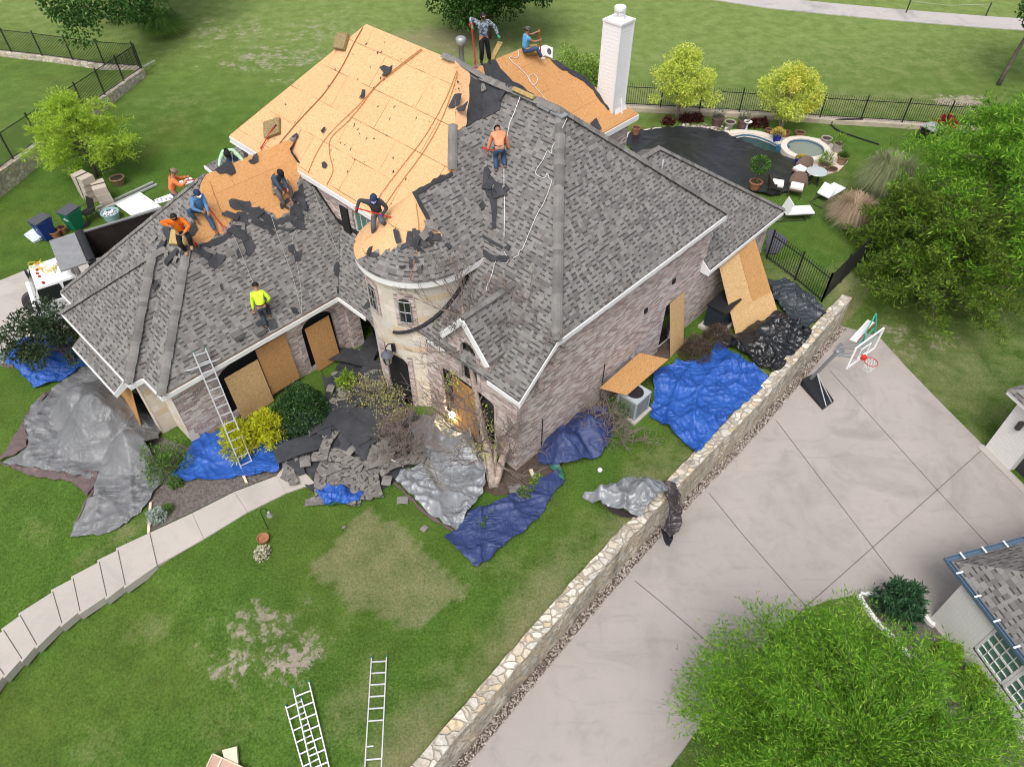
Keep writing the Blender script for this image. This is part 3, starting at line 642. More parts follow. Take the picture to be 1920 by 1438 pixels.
# wing: bare upper part, shingles below a torn line
W_OUT = [(-7.2, 8.6), (-.35, 8.6), (1.32, 10.27), (1.32, 12.72), (1.95, 12.95), (-2.1, 12.95)]
face(PL_W, W_OUT, M_osb2, 'bare_roof_deck', .015)
BARE_W = [(392, 322), (410, 316), (440, 300), (490, 270), (535, 245), (560, 290), (563, 327), (557, 345), (560, 356), (552, 366), (546, 380), (543, 400), (533, 402), (519, 411), (512, 401), (497, 397), (480, 392), (462, 392), (446, 402), (436, 412), (428, 428), (420, 440), (397, 450), (371, 460), (354, 455), (351, 440), (360, 425), (366, 420), (364, 408), (370, 380), (372, 362), (376, 345), (383, 332)]
bare_w = jag([on(x, y, PL_W).to_2d() for x, y in BARE_W], 0.07, 0.16, 3)
ww = MB()
sheet(densify(W_OUT, 0.6), lambda x, y: pz(PL_W, x, y, 0.035).z, 0.04, [bare_w], None, ww)
ww.build('shingle_slope', M_shingle, house, True)
# rear wing
face(PL_R, [(14.75, 6.75), (11.3, 10.1), (7.2, 10.1), (10.6, 6.75)][::-1], M_osb2, 'bare_roof_deck', .1)
rk = (8.06 - 5.15) / 3.45
face((5.15 + rk * 14.75, -rk, 0), [(14.75, 6.75), (14.75, 13.5), (11.3, 10.1)], M_osb2, 'bare_roof_deck', .1)
face((5.15 + S * 13.45, 0, -S), [(7.2, 10.1), (11.3, 10.1), (14.75, 13.45), (7.2, 13.45)][::-1], M_osb2, 'bare_roof_deck', .1)
# tower cone: deck, then shingles with a torn upper edge
def cone(mb, r0f, r1, lift, a0=86, a1=274, n=48, slope=S, rows=8):
    vs = []; uvs = []
    for i in range(n + 1):
        a = R(a0 + (a1 - a0) * i / n); r0 = r0f(math.degrees(a))
        for j in range(rows + 1):
            r = r0 + (r1 - r0) * j / rows; vs.append(Vector((TU + r * math.cos(a), TV + r * math.sin(a), 7.68 - slope * r + lift)))
            uvs.append((a * 1.9, -r * 1.325))
    fs = []; fu = []
    for i in range(n):
        for j in range(rows):
            q = [i * (rows + 1) + j, i * (rows + 1) + j + 1, (i + 1) * (rows + 1) + j + 1, (i + 1) * (rows + 1) + j]
            fs.append(q); fu.append([uvs[k] for k in q])
    mb.add(vs, fs, fu); return mb
cone(MB(), lambda a: 0.0, TR, 0.0).build('bare_roof_deck', M_osb, house, True, True)
def tear(a):
    k = [(86, 2.15), (160, 2.15), (166, 1.9), (175, 1.65), (188, 1.55), (200, 1.35), (215, 1.2), (232, 1.18), (248, 1.22), (262, 1.25), (274, 1.15)]
    for (x0, y0), (x1, y1) in zip(k, k[1:]):
        if x0 <= a <= x1: return min(TR + 0.02, y0 + (y1 - y0) * (a - x0) / (x1 - x0) + 0.16 * noise.noise((a * .16, 0, 1)) + 0.1 * noise.noise((a * .5, 3, 1)))
    return 1.2
cone(MB(), tear, TR + .03, 0.035, 86, 274, 90).build('shingle_cone', M_shingle, house, True)
# fascias: white boards under the eaves
def fascia(p, q, h=0.2, name='fascia', t=0.04, drop=0.02):
    p, q = Vector(p), Vector(q); dz = Vector((0, 0, -h / 2 - drop)); MB().bar(p + dz, q + dz, t, h).build(name, M_white, house, True)
fascia((-.16, -.25, 3.74), (-.16, 1.1, 3.74), .16); fascia((-.16, 3.0, 3.74), (-.16, 4.0, 3.74), .16)
fascia((1.42, -.27, 5.13), (10.68, -.27, 5.13), .17); fascia((10.72, -.27, 5.13), (10.72, 6.5, 5.13), .17)
MB().prism([(-.17, -.28, 3.74), (-.17, -.28, 3.5), (1.0, -.28, 4.55), (1.45, -.28, 4.9), (1.45, -.28, 5.1)], (0, .05, 0)).build('rake_board', M_white, house, True)
fascia((10.2, -.37, 2.95), (15.72, -.37, 2.95), .15); fascia((15.74, -.37, 2.95), (15.74, 6.9, 2.95), .15)
MB().prism([(10.18, -.38, 2.95), (10.18, -.38, 2.72), (10.18, .0, 2.72), (10.18, .0, 3.25)], (-.04, 0, 0)).build('eave_return', M_white, house, True)
fascia((1.11, 7.56, 5.97), (1.11, 12.72, 5.97), .2); fascia((.9, 12.72, 5.8), (.9, 16.5, 5.8), .25); fascia((.9, 12.70, 5.8), (1.11, 12.70, 5.95), .2)
MB().box((1.12, 14.6, 5.55), (.5, 3.9, .04)).build('soffit', M_white, house, True)
fascia((-7.2, 8.58, 2.88), (-.35, 8.58, 2.88), .17); fascia((-.37, 8.58, 2.88), (-.37, 7.0, 2.88), .17)
fascia((-7.22, 8.58, 2.88), (-7.22, 9.85, 2.88), .17); fascia((-7.69, 9.85, 2.88), (-7.69, 14.88, 2.88), .12); fascia((-7.69, 9.83, 2.88), (-7.2, 9.83, 2.88), .2)
fascia((-7.22, 14.9, 2.88), (-7.22, 16.1, 2.88), .17); fascia((-8.07, 10.55, 2.27), (-8.07, 13.75, 2.27), .12)
MB().prism([(-8.07, 10.53, 2.27), (-7.5, 10.53, 2.62), (-7.5, 10.53, 2.3), (-8.07, 10.53, 2.05)], (0, .04, 0)).build('hood_end', M_white, house, True)
fascia((10.7, 6.72, 5.12), (14.77, 6.72, 5.12), .24); fascia((14.77, 6.72, 5.12), (14.77, 13.4, 5.12), .24)
tf = MB(); vs = []
for i in range(41):
    a = R(88 + 184 * i / 40)
    for r, z in ((TR + .01, 5.84), (TR + .01, 5.62), (TR - .15, 5.62)): vs.append((TU + r * math.cos(a), TV + r * math.sin(a), z))
tf.add(vs, [[i * 3 + k, (i + 1) * 3 + k, (i + 1) * 3 + k + 1, i * 3 + k + 1][::-1] for i in range(40) for k in range(2)])
tf.box((TU + .45, TV - TR, 5.73), (.95, .04, .22)); tf.build('curved_fascia', M_white, house, True)
# walls
def wall(name, m, O3, ax, outline, holes=(), dep=0.14, back=None):
    """flat wall: 2D outline in (along, z) with openings that are reveals dep deep; ax = along axis 'u' or 'v', wall faces -other"""
    o = Vector(O3); A = Vector((1, 0, 0)) if ax == 'u' else Vector((0, 1, 0)); IN = Vector((0, 1, 0)) if ax == 'u' else Vector((1, 0, 0)); Z = Vector((0, 0, 1))
    V, F = region(outline, holes); mb = MB(); flip = (ax == 'v')
    mb.add([o + A * x + Z * y for x, y in V], [f[::-1] if flip else f for f in F])
    for h in holes:
        n = len(h)
        for i in range(n):
            a, b = h[i], h[(i + 1) % n]; p, q = o + A * a[0] + Z * a[1], o + A * b[0] + Z * b[1]
            mb.add([p, q, q + IN * dep, p + IN * dep], [[0, 1, 2, 3]])
    w = mb.build(name, m, house, True)
    return w, (lambda x, y, d=0.0: o + A * x + Z * y + IN * d)
def arch(x0, x1, z0, z1, rise, n=10):
    c = (x0 + x1) / 2; hw = (x1 - x0) / 2
    return [(x0, z0), (x1, z0)] + [(c + hw * math.cos(math.pi * k / n), z1 + rise * math.sin(math.pi * k / n)) for k in range(n + 1)]
def trim(P, hole, w=0.2, name='brick_arch', m=None, prd=0.03):
    mb = MB(); n = len(hole); cx = sum(p[0] for p in hole) / n; cz = sum(p[1] for p in hole) / n
    def outp(p):
        dx, dz = p[0] - cx, p[1] - cz; hx = max(abs(q[0] - cx) for q in hole); hz = max(abs(q[1] - cz) for q in hole)
        return (cx + dx * (1 + w / hx), cz + dz * (1 + w / hz))
    for i in range(n):
        a, b = hole[i], hole[(i + 1) % n]; a2, b2 = outp(a), outp(b)
        for k in range(max(1, int(math.dist(a, b) / 0.09))):
            N = max(1, int(math.dist(a, b) / 0.09)); t0, t1 = k / N + .05 / N, (k + 1) / N - .05 / N
            L = lambda p, q, t: (p[0] + (q[0] - p[0]) * t, p[1] + (q[1] - p[1]) * t)
            q4 = [L(a, b, t0), L(a, b, t1), L(a2, b2, t1), L(a2, b2, t0)]
            f = [P(x, y, -prd) for x, y in q4]; bk = [P(x, y, 0.01) for x, y in q4]
            mb.add(f + bk, [[0, 1, 2, 3], [0, 4, 5, 1], [1, 5, 6, 2], [2, 6, 7, 3], [3, 7, 4, 0]])
    return mb.build(name, m or M_trimbrick, house, True)
M_trimbrick = mat('soldier_brick', (0.34, 0.27, 0.26), 0.9, (0.47, 0.41, 0.39), 5, isl=0.35)
def pane(P, hole, m, dep=0.13, name='window', frame=None, bars=(0, 0), bm=None):
    mb = MB(); n = len(hole); mb.add([P(x, y, dep) for x, y in hole], [list(range(n))]); w = mb.build(name, m, house, True)
    xs = [p[0] for p in hole]; ys = [p[1] for p in hole]; x0, x1, y0, y1 = min(xs), max(xs), min(ys), max(ys)
    f = MB()
    for i in range(n):
        a, b = hole[i], hole[(i + 1) % n]; f.bar(P(a[0], a[1], dep - .02), P(b[0], b[1], dep - .02), .07, .05)
    for k in range(1, bars[0] + 1): x = x0 + (x1 - x0) * k / (bars[0] + 1); f.bar(P(x, y0, dep - .012), P(x, y1 - .03, dep - .012), .025, .02)
    for k in range(1, bars[1] + 1): z = y0 + (y1 - y0) * k / (bars[1] + 1); f.bar(P(x0, z, dep - .012), P(x1, z, dep - .012), .025, .02)
    fo = f.build('frame', bm or M_white, w, True); return w
# right wall
RW = [(0, -.1), (15.5, -.1), (15.5, 2.95), (10.35, 2.95), (10.35, 5.0), (1.5, 5.0), (0, 3.68)]
dh = [(8.05, 0.0), (9.0, 0.0), (9.0, 2.3), (8.05, 2.3)]
_, Pr = wall('brick_wall', M_brick, (0, 0, 0), 'u', RW, [dh])
pane(Pr, dh, M_glass)
MB().poly([(10.35, 0, 2.9), (10.35, 3.6, 2.9), (10.35, 3.6, 5.1), (10.35, 0, 5.0)]).build('brick_wall', M_brick, house, True)
MB().poly([(15.5, 0, -.1), (15.5, 6.6, -.1), (15.5, 6.6, 2.95), (15.5, 0, 2.95)]).build('brick_wall', M_brick, house, True)
for u, z in ((6.6, 3.0), (8.2, 3.4)): MB().box((u, -.02, z), (.16, .06, .2)).build('vent_grille', M_black, house, True)
MB().box((4.4, -.06, 1.0), (.02, .03, 1.9)).build('conduit', M_black, house, True); MB().tube([(1.2, -.05, .05), (1.2, -.05, 1.7)], .02).build('conduit', M_black, house, True)
MB().box((6.3, -.1, .75), (.28, .2, .5)).tube([(6.3, -.1, 1.0), (6.3, -.1, 1.5)], .03).build('meter_box', M_metal, house, True)
# front room wall with wall dormer
FW = [(0, -.1), (4.3, -.1), (4.3, 3.68), (3.0, 3.68), (3.0, 4.45), (2.05, 5.45), (1.1, 4.45), (1.1, 3.68), (0, 3.68)]
h1 = arch(1.0, 3.5, .35, 2.5, .18); h2 = arch(1.7, 2.4, 2.85, 4.2, .35)
_, Pf = wall('brick_wall', M_brick, (0, 0, 0), 'v', FW, [h1, h2])
pane(Pf, h1, M_glass, bars=(2, 2), bm=M_black); pane(Pf, h2, M_glass, bars=(1, 2), bm=M_black); trim(Pf, h2, .15)
DP = 5.68
for s in (1, -1):
    v1 = 2.05 + s * 1.02; z1 = DP - 1.2
    d = MB(); a = Vector((-.18, 2.05, DP)); b = Vector((2.0, 2.05, DP)); c = Vector((0.62, v1, z1)); e = Vector((-.18, v1, z1))
    q = [a, b, c, e]; q = q if s < 0 else q[::-1]; d.add(q, [[0, 1, 2, 3]]); d.prism([p - Vector((0, 0, .1)) for p in q][::-1], (0, 0, .08)); d.build('dormer_roof', M_shingle, house, True)
    MB().bar((-.2, 2.05, DP - .11), (-.2, v1, z1 - .11), .05, .2).build('dormer_rake', M_white, house, True)
    MB().poly([(-.02, 2.05 + s * .95, 3.6), (.9, 2.05 + s * .95, 3.6), (.9, 2.05 + s * .95, 4.45), (-.02, 2.05 + s * .95, 4.45)]).build('dormer_cheek', M_brick, house, True)
# main block wall over the wing
BW = [(7.0, 2.5), (12.85, 2.5), (12.85, 5.85), (7.0, 5.85)]
h3 = arch(8.25, 9.3, 3.55, 5.3, .2); h3b = [(9.42, 3.3), (9.95, 3.3), (9.95, 5.2), (9.42, 5.2)]
_, Pb = wall('brick_wall', M_brick, (1.32, 0, 0), 'v', BW, [h3])
pane(Pb, h3, M_gglass, .1, bars=(2, 1)); trim(Pb, h3, .17)
MB().box((1.27, 9.75, 4.35), (.06, .42, 2.0)).build('window_shutter', M_black, house, True)
MB().prism([(1.28, 7.3, 4.42), (1.28, 10.4, 4.42), (1.28, 12.6, 6.3), (1.28, 12.6, 6.52), (1.28, 10.4, 4.62), (1.28, 7.3, 4.58)], (.03, 0, 0)).build('step_flashing', M_black, house, True)
MB().poly([(1.3, 12.85, 2.9), (1.3, 16.2, 2.9), (1.3, 16.2, 5.8), (1.3, 12.85, 5.8)]).build('white_wall', M_siding, house, True)
# entry between wing and tower
EW = [(5.6, -.1), (8.9, -.1), (8.9, 2.8), (5.6, 2.8)]
he = arch(7.0, 8.7, -.05, 2.0, .45)
_, Pe = wall('brick_wall', M_brick, (-.08, 0, 0), 'v', EW, [he], .5)
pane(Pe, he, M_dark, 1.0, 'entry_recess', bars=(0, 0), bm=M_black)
# wing side wall with the two big arched windows
SW = [(-6.9, -.1), (-.08, -.1), (-.08, 2.85), (-6.9, 2.85)]
h4 = arch(-5.35, -2.75, .3, 2.0, .5); h5 = arch(-1.95, -.6, .15, 2.0, .42)
_, Pw = wall('brick_wall', M_brick, (0, 8.9, 0), 'u', SW, [h4, h5])
pane(Pw, h4, M_dark, .13, bars=(2, 1), bm=M_black); pane(Pw, h5, M_dark, .13, bars=(1, 1), bm=M_black); trim(Pw, h4, .22); trim(Pw, h5, .2)
wall('stone_wall', M_stone, (-6.9, 0, 0), 'v', [(8.88, -.1), (10.1, -.1), (10.1, 2.85), (8.88, 2.85)])
wall('stone_quoin', M_stone, (-6.93, 8.87, 0), 'u', [(0, -.1), (.3, -.1), (.3, .45), (.22, .45), (.22, .7), (0, .7)])
wall('stone_wall', M_stone, (0, 10.1, 0), 'u', [(-7.42, -.1), (-6.88, -.1), (-6.88, 2.85), (-7.42, 2.85)])
hg = [(10.55, -.05), (13.7, -.05), (13.7, 2.25), (10.55, 2.25)]
_, Pg = wall('stone_wall', M_stone, (-7.42, 0, 0), 'v', [(10.08, -.1), (14.6, -.1), (14.6, 2.85), (10.08, 2.85)], [hg], .3)
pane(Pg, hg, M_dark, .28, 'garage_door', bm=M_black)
MB().add([(-6.9, 14.6, -.1), (-6.9, 16.1, -.1), (-6.9, 16.1, 2.85), (-6.9, 14.6, 2.85), (1.3, 16.1, -.1), (1.3, 16.1, 2.85)], [[1, 0, 3, 2], [4, 1, 2, 5]]).build('brick_wall', M_brick, house, True)
# rear walls
MB().add([(10.3, 7.0, -.1), (14.5, 7.0, -.1), (14.5, 7.0, 5.0), (10.3, 7.0, 5.0), (14.5, 13.2, -.1), (14.5, 13.2, 5), (10.3, 16.6, -.1), (10.3, 16.6, 5.0), (1.3, 16.6, -.1), (1.3, 16.6, 5.6)], [[0, 1, 2, 3], [1, 4, 5, 2], [6, 0, 3, 7], [8, 6, 7, 9]]).build('brick_wall', M_brick, house, True)
# tower drum
dr = MB(); vs = []; us = []; N = 48; RT = 1.9
for i in range(N + 1):
    a = R(75 + 215 * i / N)
    for z in (-.1, 2.9, 5.75): vs.append((TU + RT * math.cos(a), TV + RT * math.sin(a), z)); us.append((a * RT, z))
fs = [[i * 3 + k, (i + 1) * 3 + k, (i + 1) * 3 + k + 1, i * 3 + k + 1] for i in range(N) for k in range(2)]
dr.add(vs, fs, [[us[k] for k in f] for f in fs]); dr.build('tower_wall', M_stone, house, True)
def curved(name, m, a0, a1, z0, z1, r, n=8, arch_r=0.0):
    mb = MB(); vs = []; us = []
    for i in range(n + 1):
        a = R(a0 + (a1 - a0) * i / n); t = 2 * i / n - 1
        zt = z1 + arch_r * math.sqrt(max(0, 1 - t * t))
        for z in (z0, zt): vs.append((TU + r * math.cos(a), TV + r * math.sin(a), z)); us.append((a * r, z))
    fs = [[i * 2, (i + 1) * 2, (i + 1) * 2 + 1, i * 2 + 1] for i in range(n)]
    return mb.add(vs, fs, [[us[k] for k in f] for f in fs]).build(name, m, house, True)
for a in (171, 212):
    curved('brick_surround', M_brick, a - 10.5, a + 10.5, 3.85, 5.15, RT + .02, 8, .12)
    w = curved('window', M_glass, a - 5.8, a + 5.8, 4.05, 4.92, RT + .035, 8, .1); f = MB()
    for k in (-5.8, 0, 5.8):
        q = R(a + k); f.bar((TU + (RT + .045) * math.cos(q), TV + (RT + .045) * math.sin(q), 4.05), (TU + (RT + .045) * math.cos(q), TV + (RT + .045) * math.sin(q), 4.93), .03, .03)
    for z in (4.05, 4.48, 4.9):
        pts = [(TU + (RT + .045) * math.cos(R(a + k)), TV + (RT + .045) * math.sin(R(a + k)), z) for k in (-5.8, 0, 5.8)]; f.tube(pts, .014, 4)
    f.build('frame', M_metal, w, True)
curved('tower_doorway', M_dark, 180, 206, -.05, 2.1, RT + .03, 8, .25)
curved('brick_pillar', M_brick, 168, 179, -.05, 2.75, RT + .05, 5); curved('brick_pillar', M_brick, 207, 212, -.05, 2.5, RT + .05, 4)
# flashing where the front slope meets the tower
fl = []
for i in range(26):
    a = R(196 + 80 * i / 25); u, v = TU + (RT + .06) * math.cos(a), TV + (RT + .06) * math.sin(a); fl.append(pz(PL_P, u, v, .06))
fl.append(pz(PL_P, 2.1, 3.62, .06)); MB().tube(fl, .07, 4).build('tower_flashing', M_black, house, True)
# ridge and hip caps: overlapping folded shingles
def caps(p, q, name='ridge_cap', w=.17, h=.05, st=.17, lift=.05, wav=0.0):
    p, q = Vector(p), Vector(q); d = q - p; L = d.length; d /= L; sd = d.cross(Vector((0, 0, 1))).normalized(); up = sd.cross(d); mb = MB(); k = int(L / st)
    for i in range(k):
        a = p + d * (L * i / k); b = p + d * (L * (i + 1.25) / k); j = random.uniform(-.012, .012); r = []
        for e, hh in ((a, .0), (b, .018)):
            for t in (-1, -.55, 0, .55, 1): r.append(e + sd * (t * w + j) + up * (lift + hh + h * (1 - t * t) - .04 * abs(t)))
        mb.add(r, [[m, m + 1, m + 6, m + 5] for m in range(4)] + [[5, 6, 7, 8, 9]])
    return mb.build(name, M_cap, house, True)
caps((1.42, -.25, 5.17), (6.05, 3.9, 9.2), w=.16, h=.055); caps((10.68, -.25, 5.17), (6.05, 3.9, 9.2), w=.15)
caps((6.05, 3.9, 9.2), (6.05, 7.3, 9.2), w=.2); caps((6.05, 7.3, 9.23), (5.45, 8.15, 9.76), w=.18, h=.06); caps((5.45, 8.1, 9.76), (5.45, 8.5, 9.76), w=.18, h=.06)
caps((3.0, 5.7, 7.68), (3.95, 6.6, 8.48), w=.15, h=.06, st=.25)
caps((-7.2, 8.6, 2.92), (-3.6, 11.67, 5.57), w=.155, h=.05); caps((-7.67, 9.85, 2.92), (-4.72, 12.365, 5.09), w=.155, h=.05); caps((-4.72, 12.365, 5.09), (-4.3, 12.365, 5.09), w=.17, h=.07)
caps((-7.67, 14.88, 2.92), (-4.72, 12.365, 5.09), w=.13, h=.03); caps((-7.2, 16.1, 2.92), (-2.2, 12.95, 6.64), w=.12, h=.01, lift=.01)
caps((15.72, -.35, 3.0), (11.2, 3.3, 6.17), w=.13, h=.03); caps((11.2, 3.3, 6.17), (10.1, 3.3, 6.17), w=.13, h=.03)
caps((-.18, 2.05, DP), (2.0, 2.05, DP), w=.12, h=.03)
# chimney
ch = MB(); cu, cv_, cs = 13.78, 7.55, .42
ch.box((cu, cv_, 6.9), (.84, .86, 4.2)); ch.build('chimney_stack', M_siding, house, True)
ct = MB()
for k in range(28): ct.box((cu, cv_, 4.95 + .148 * k), (.856, .876, .006)) if k < 1 else ct.box((cu, cv_, 4.9 + .148 * k), (.852, .872, .012))
for i, j in ((-1, -1), (1, -1), (1, 1), (-1, 1)): ct.box((cu + i * .405, cv_ + j * .415, 6.9), (.07, .07, 4.2))
ct.box((cu, cv_, 9.03), (.92, .94, .08)); ct.build('chimney_trim', M_white, house, True)
cc = MB(); cc.lathe([(0, 9.07), (.2, 9.07), (.2, 9.2)], (cu, cv_, 0), 20); cc.lathe([(.21, 9.38), (.235, 9.4), (.235, 9.5), (.2, 9.54), (0, 9.56)], (cu, cv_, 0), 20)
for k in range(20):
    a = 2 * math.pi * k / 20; cc.bar((cu + .2 * math.cos(a), cv_ + .2 * math.sin(a), 9.2), (cu + .2 * math.cos(a), cv_ + .2 * math.sin(a), 9.4), .02, .03)
for z in (9.26, 9.33): cc.tube([(cu + .2 * math.cos(2 * math.pi * k / 20), cv_ + .2 * math.sin(2 * math.pi * k / 20), z) for k in range(21)], .01, 4)
cc.lathe([(.17, 9.1), (.17, 9.4)], (cu, cv_, 0), 16); cc.build('chimney_cap', M_white, house, True)
cr = MB(); p0 = pz(PL_R, 14.1, 7.15); cr.add([pz(PL_R, 13.5, 7.05), pz(PL_R, 14.3, 7.05), (14.2, 7.3, 6.1), (13.6, 7.3, 6.0)], [[0, 1, 2, 3]]); cr.bar(pz(PL_R, 13.9, 6.98), (13.9, 7.12, 6.0), .06, .06); cr.build('chimney_cricket', M_white, house, True)
# roof vent pipe
vp = on(889, 168, PL_K) if False else Vector((5.7, 7.95, 9.45)); vb = MB(); vb.lathe([(.09, 0), (.09, .75), (.16, .76), (.17, .98), (.1, 1.02), (0, 1.02)], vp, 16); vb.lathe([(.28, -.1), (.12, .12), (.1, .12)], vp, 14); vb.build('vent_pipe', M_metal, house, True, True)
for px, py, pl in ((1241, 317, PL_L), (1332, 452, PL_L)):
    q = on(px, py, pl); MB().lathe([(.04, -.1), (.04, .38), (0, .38)], q, 10).build('vent_pipe', M_metal, house, True, True)
def roof_vent(px, py, pl):
    q = on(px, py, pl); r = MB(); r.box(q + Vector((0, 0.0, .1)), (.34, .3, .14)); r.box(q + Vector((0, -.16, .06)), (.3, .02, .1)); r.build('roof_vent', M_shv, house, True)
M_shv = mat('grey_roof_vent', (0.13, 0.125, 0.12), 0.7)
roof_vent(446, 633, PL_W); roof_vent(487, 625, PL_W)
rv = MB()
for a, b in (((1012, 195), (1035, 207)), ((1037, 208), (1060, 219))):
    p, q = on(*a, PL_P, .06), on(*b, PL_P, .06); rv.bar(p, q, .3, .05)
rv.build('ridge_vent', M_metal, house, True)
# ================================================================ PLANTS
def leaf_mat(name, a, b, c=None, trans=0.3, rough=0.6):
    m, nt, bs = newmat(name); r = nd(nt, 'ShaderNodeNewGeometry').outputs['Random Per Island']
    st = [(0.0, a), (0.6, b)] + ([(1.0, c)] if c else [])
    col = ramp(nt, r, st); nt.links.new(col, bs.inputs['Base Color']); bs.inputs['Roughness'].default_value = rough; bs.inputs['Specular IOR Level'].default_value = 0.25
    tr = nd(nt, 'ShaderNodeBsdfTranslucent', {0: col}); mx = nd(nt, 'ShaderNodeMixShader', {0: trans, 1: bs.outputs[0], 2: tr.outputs[0]})
    nt.links.new(mx.outputs[0], nt.nodes['Material Output'].inputs[0]); return m
L_oak = leaf_mat('dark_oak_leaves', (0.015, 0.055, 0.007), (0.037, 0.104, 0.017), (0.067, 0.159, 0.029))
L_cyp = leaf_mat('cypress_leaves', (0.244, 0.403, 0.037), (0.415, 0.598, 0.061), (0.586, 0.708, 0.110), 0.4)
L_cyp2 = leaf_mat('green_cypress_leaves', (0.073, 0.207, 0.016), (0.171, 0.378, 0.029), (0.378, 0.586, 0.073), 0.45)
L_birch = leaf_mat('birch_leaves', (0.439, 0.561, 0.073), (0.634, 0.732, 0.134), (0.800, 0.800, 0.220), 0.45)
L_birchy = leaf_mat('yellow_birch_leaves', (0.512, 0.512, 0.061), (0.732, 0.683, 0.110), (0.800, 0.800, 0.195), 0.4)
L_jun = leaf_mat('juniper_sprays', (0.049, 0.091, 0.011), (0.110, 0.189, 0.020), (0.232, 0.342, 0.037), 0.3)
L_gold = leaf_mat('golden_shrub_leaves', (0.34, 0.36, 0.01), (0.52, 0.55, 0.02), (0.66, 0.66, 0.05), 0.3)
L_holly = leaf_mat('holly_leaves', (0.010, 0.038, 0.010), (0.025, 0.075, 0.018), (0.06, 0.13, 0.035), 0.1, 0.35)
L_shrub = leaf_mat('green_shrub_leaves', (0.043, 0.110, 0.018), (0.091, 0.195, 0.030), (0.171, 0.305, 0.055))
L_bright = leaf_mat('bright_shrub_leaves', (0.146, 0.256, 0.043), (0.256, 0.403, 0.073), (0.403, 0.525, 0.122))
L_myrt = leaf_mat('dark_myrtle_leaves', (0.018, 0.04, 0.014), (0.035, 0.07, 0.024), (0.07, 0.08, 0.04), 0.2)
L_silver = leaf_mat('silver_leaves', (0.25, 0.31, 0.26), (0.38, 0.45, 0.39), (0.5, 0.56, 0.5), 0.2)
L_red = leaf_mat('dark_red_leaves', (0.04, 0.012, 0.012), (0.085, 0.016, 0.018), (0.13, 0.05, 0.035), 0.2)
L_brown = leaf_mat('brown_twigs', (0.035, 0.022, 0.015), (0.075, 0.05, 0.036), (0.13, 0.095, 0.07), 0.0)
L_pale = leaf_mat('pale_yellow_leaves', (0.30, 0.30, 0.07), (0.46, 0.46, 0.13), (0.56, 0.55, 0.22), 0.3)
L_pamp = leaf_mat('pampas_blades', (0.146, 0.183, 0.073), (0.293, 0.329, 0.159), (0.439, 0.451, 0.268), 0.25)
L_tan = leaf_mat('dry_pampas_blades', (0.268, 0.195, 0.122), (0.439, 0.329, 0.220), (0.561, 0.464, 0.329), 0.2)
L_ever = leaf_mat('blue_green_leaves', (0.018, 0.061, 0.024), (0.043, 0.116, 0.049), (0.073, 0.171, 0.073), 0.15)
L_lime = leaf_mat('lime_shrub_leaves', (0.085, 0.195, 0.015), (0.183, 0.329, 0.024), (0.342, 0.439, 0.037))
M_bark = mat('tree_bark', (0.09, 0.07, 0.055), 0.95, (0.16, 0.135, 0.11), 8, bmp=0.6, bsc=20)
M_twig = mat('grey_brown_twigs', (0.15, 0.115, 0.10), 0.9, (0.23, 0.185, 0.165), 5)
M_birchbark = mat('peeling_birch_bark', (0.44, 0.37, 0.31), 0.9, (0.22, 0.16, 0.125), 9, 0.15, bmp=0.5, bsc=25)
def leaves(name, P, D, L, Wd, m, parent=None, curl=0.0, seed=0):
    """P base points, D directions (N,3), lengths L, widths Wd -> one mesh of leaf-sized diamonds"""
    rg = np.random.default_rng(seed); P = np.asarray(P, float); D = np.asarray(D, float); n = len(P)
    D /= np.linalg.norm(D, axis=1, keepdims=True) + 1e-9
    q = rg.normal(size=(n, 3)); q[:, 2] += 0.0; s = np.cross(D, q); s /= np.linalg.norm(s, axis=1, keepdims=True) + 1e-9
    L = np.broadcast_to(np.asarray(L, float), (n,))[:, None]; Wd = np.broadcast_to(np.asarray(Wd, float), (n,))[:, None]
    V = np.stack([P, P + D * L * 0.45 + s * Wd * 0.5, P + D * L, P + D * L * 0.45 - s * Wd * 0.5], 1).reshape(-1, 3)
    if parent is not None: V = V - np.array(wmat(parent).translation)
    me = bpy.data.meshes.new(name); me.vertices.add(4 * n); me.vertices.foreach_set('co', V.ravel())
    me.loops.add(4 * n); me.loops.foreach_set('vertex_index', np.arange(4 * n, dtype=np.int32)); me.polygons.add(n)
    me.polygons.foreach_set('loop_start', np.arange(0, 4 * n, 4, dtype=np.int32)); me.polygons.foreach_set('loop_total', np.full(n, 4, dtype=np.int32))
    me.update(calc_edges=True); me.materials.append(m)
    o = bpy.data.objects.new(name, me); COL.objects.link(o)
    if parent is not None: o.parent = parent
    return o
def pix(p):
    d = Vector(p) - Vector((0, 0, CAMH)); w = d.y * CP - d.z * SP
    return 960 + FPX * d.x / w, 719 - FPX * (d.y * SP + d.z * CP) / w
def height(base, ty):
    lo, hi = 0, 16
    for _ in range(30):
        m = (lo + hi) / 2; lo, hi = (m, hi) if pix(base + Vector((0, 0, m)))[1] > ty else (lo, m)
    return lo
def rnd_dirs(n, rg): d = rg.normal(size=(n, 3)); return d / np.linalg.norm(d, axis=1, keepdims=True)
def limb(p, q, sag=0.1, n=5, rn=random):
    p, q = Vector(p), Vector(q); o = Vector((rn.uniform(-1, 1), rn.uniform(-1, 1), rn.uniform(-.3, 1))) * (q - p).length * sag
    return [p + (q - p) * (k / n) + o * math.sin(math.pi * k / n) for k in range(n + 1)]
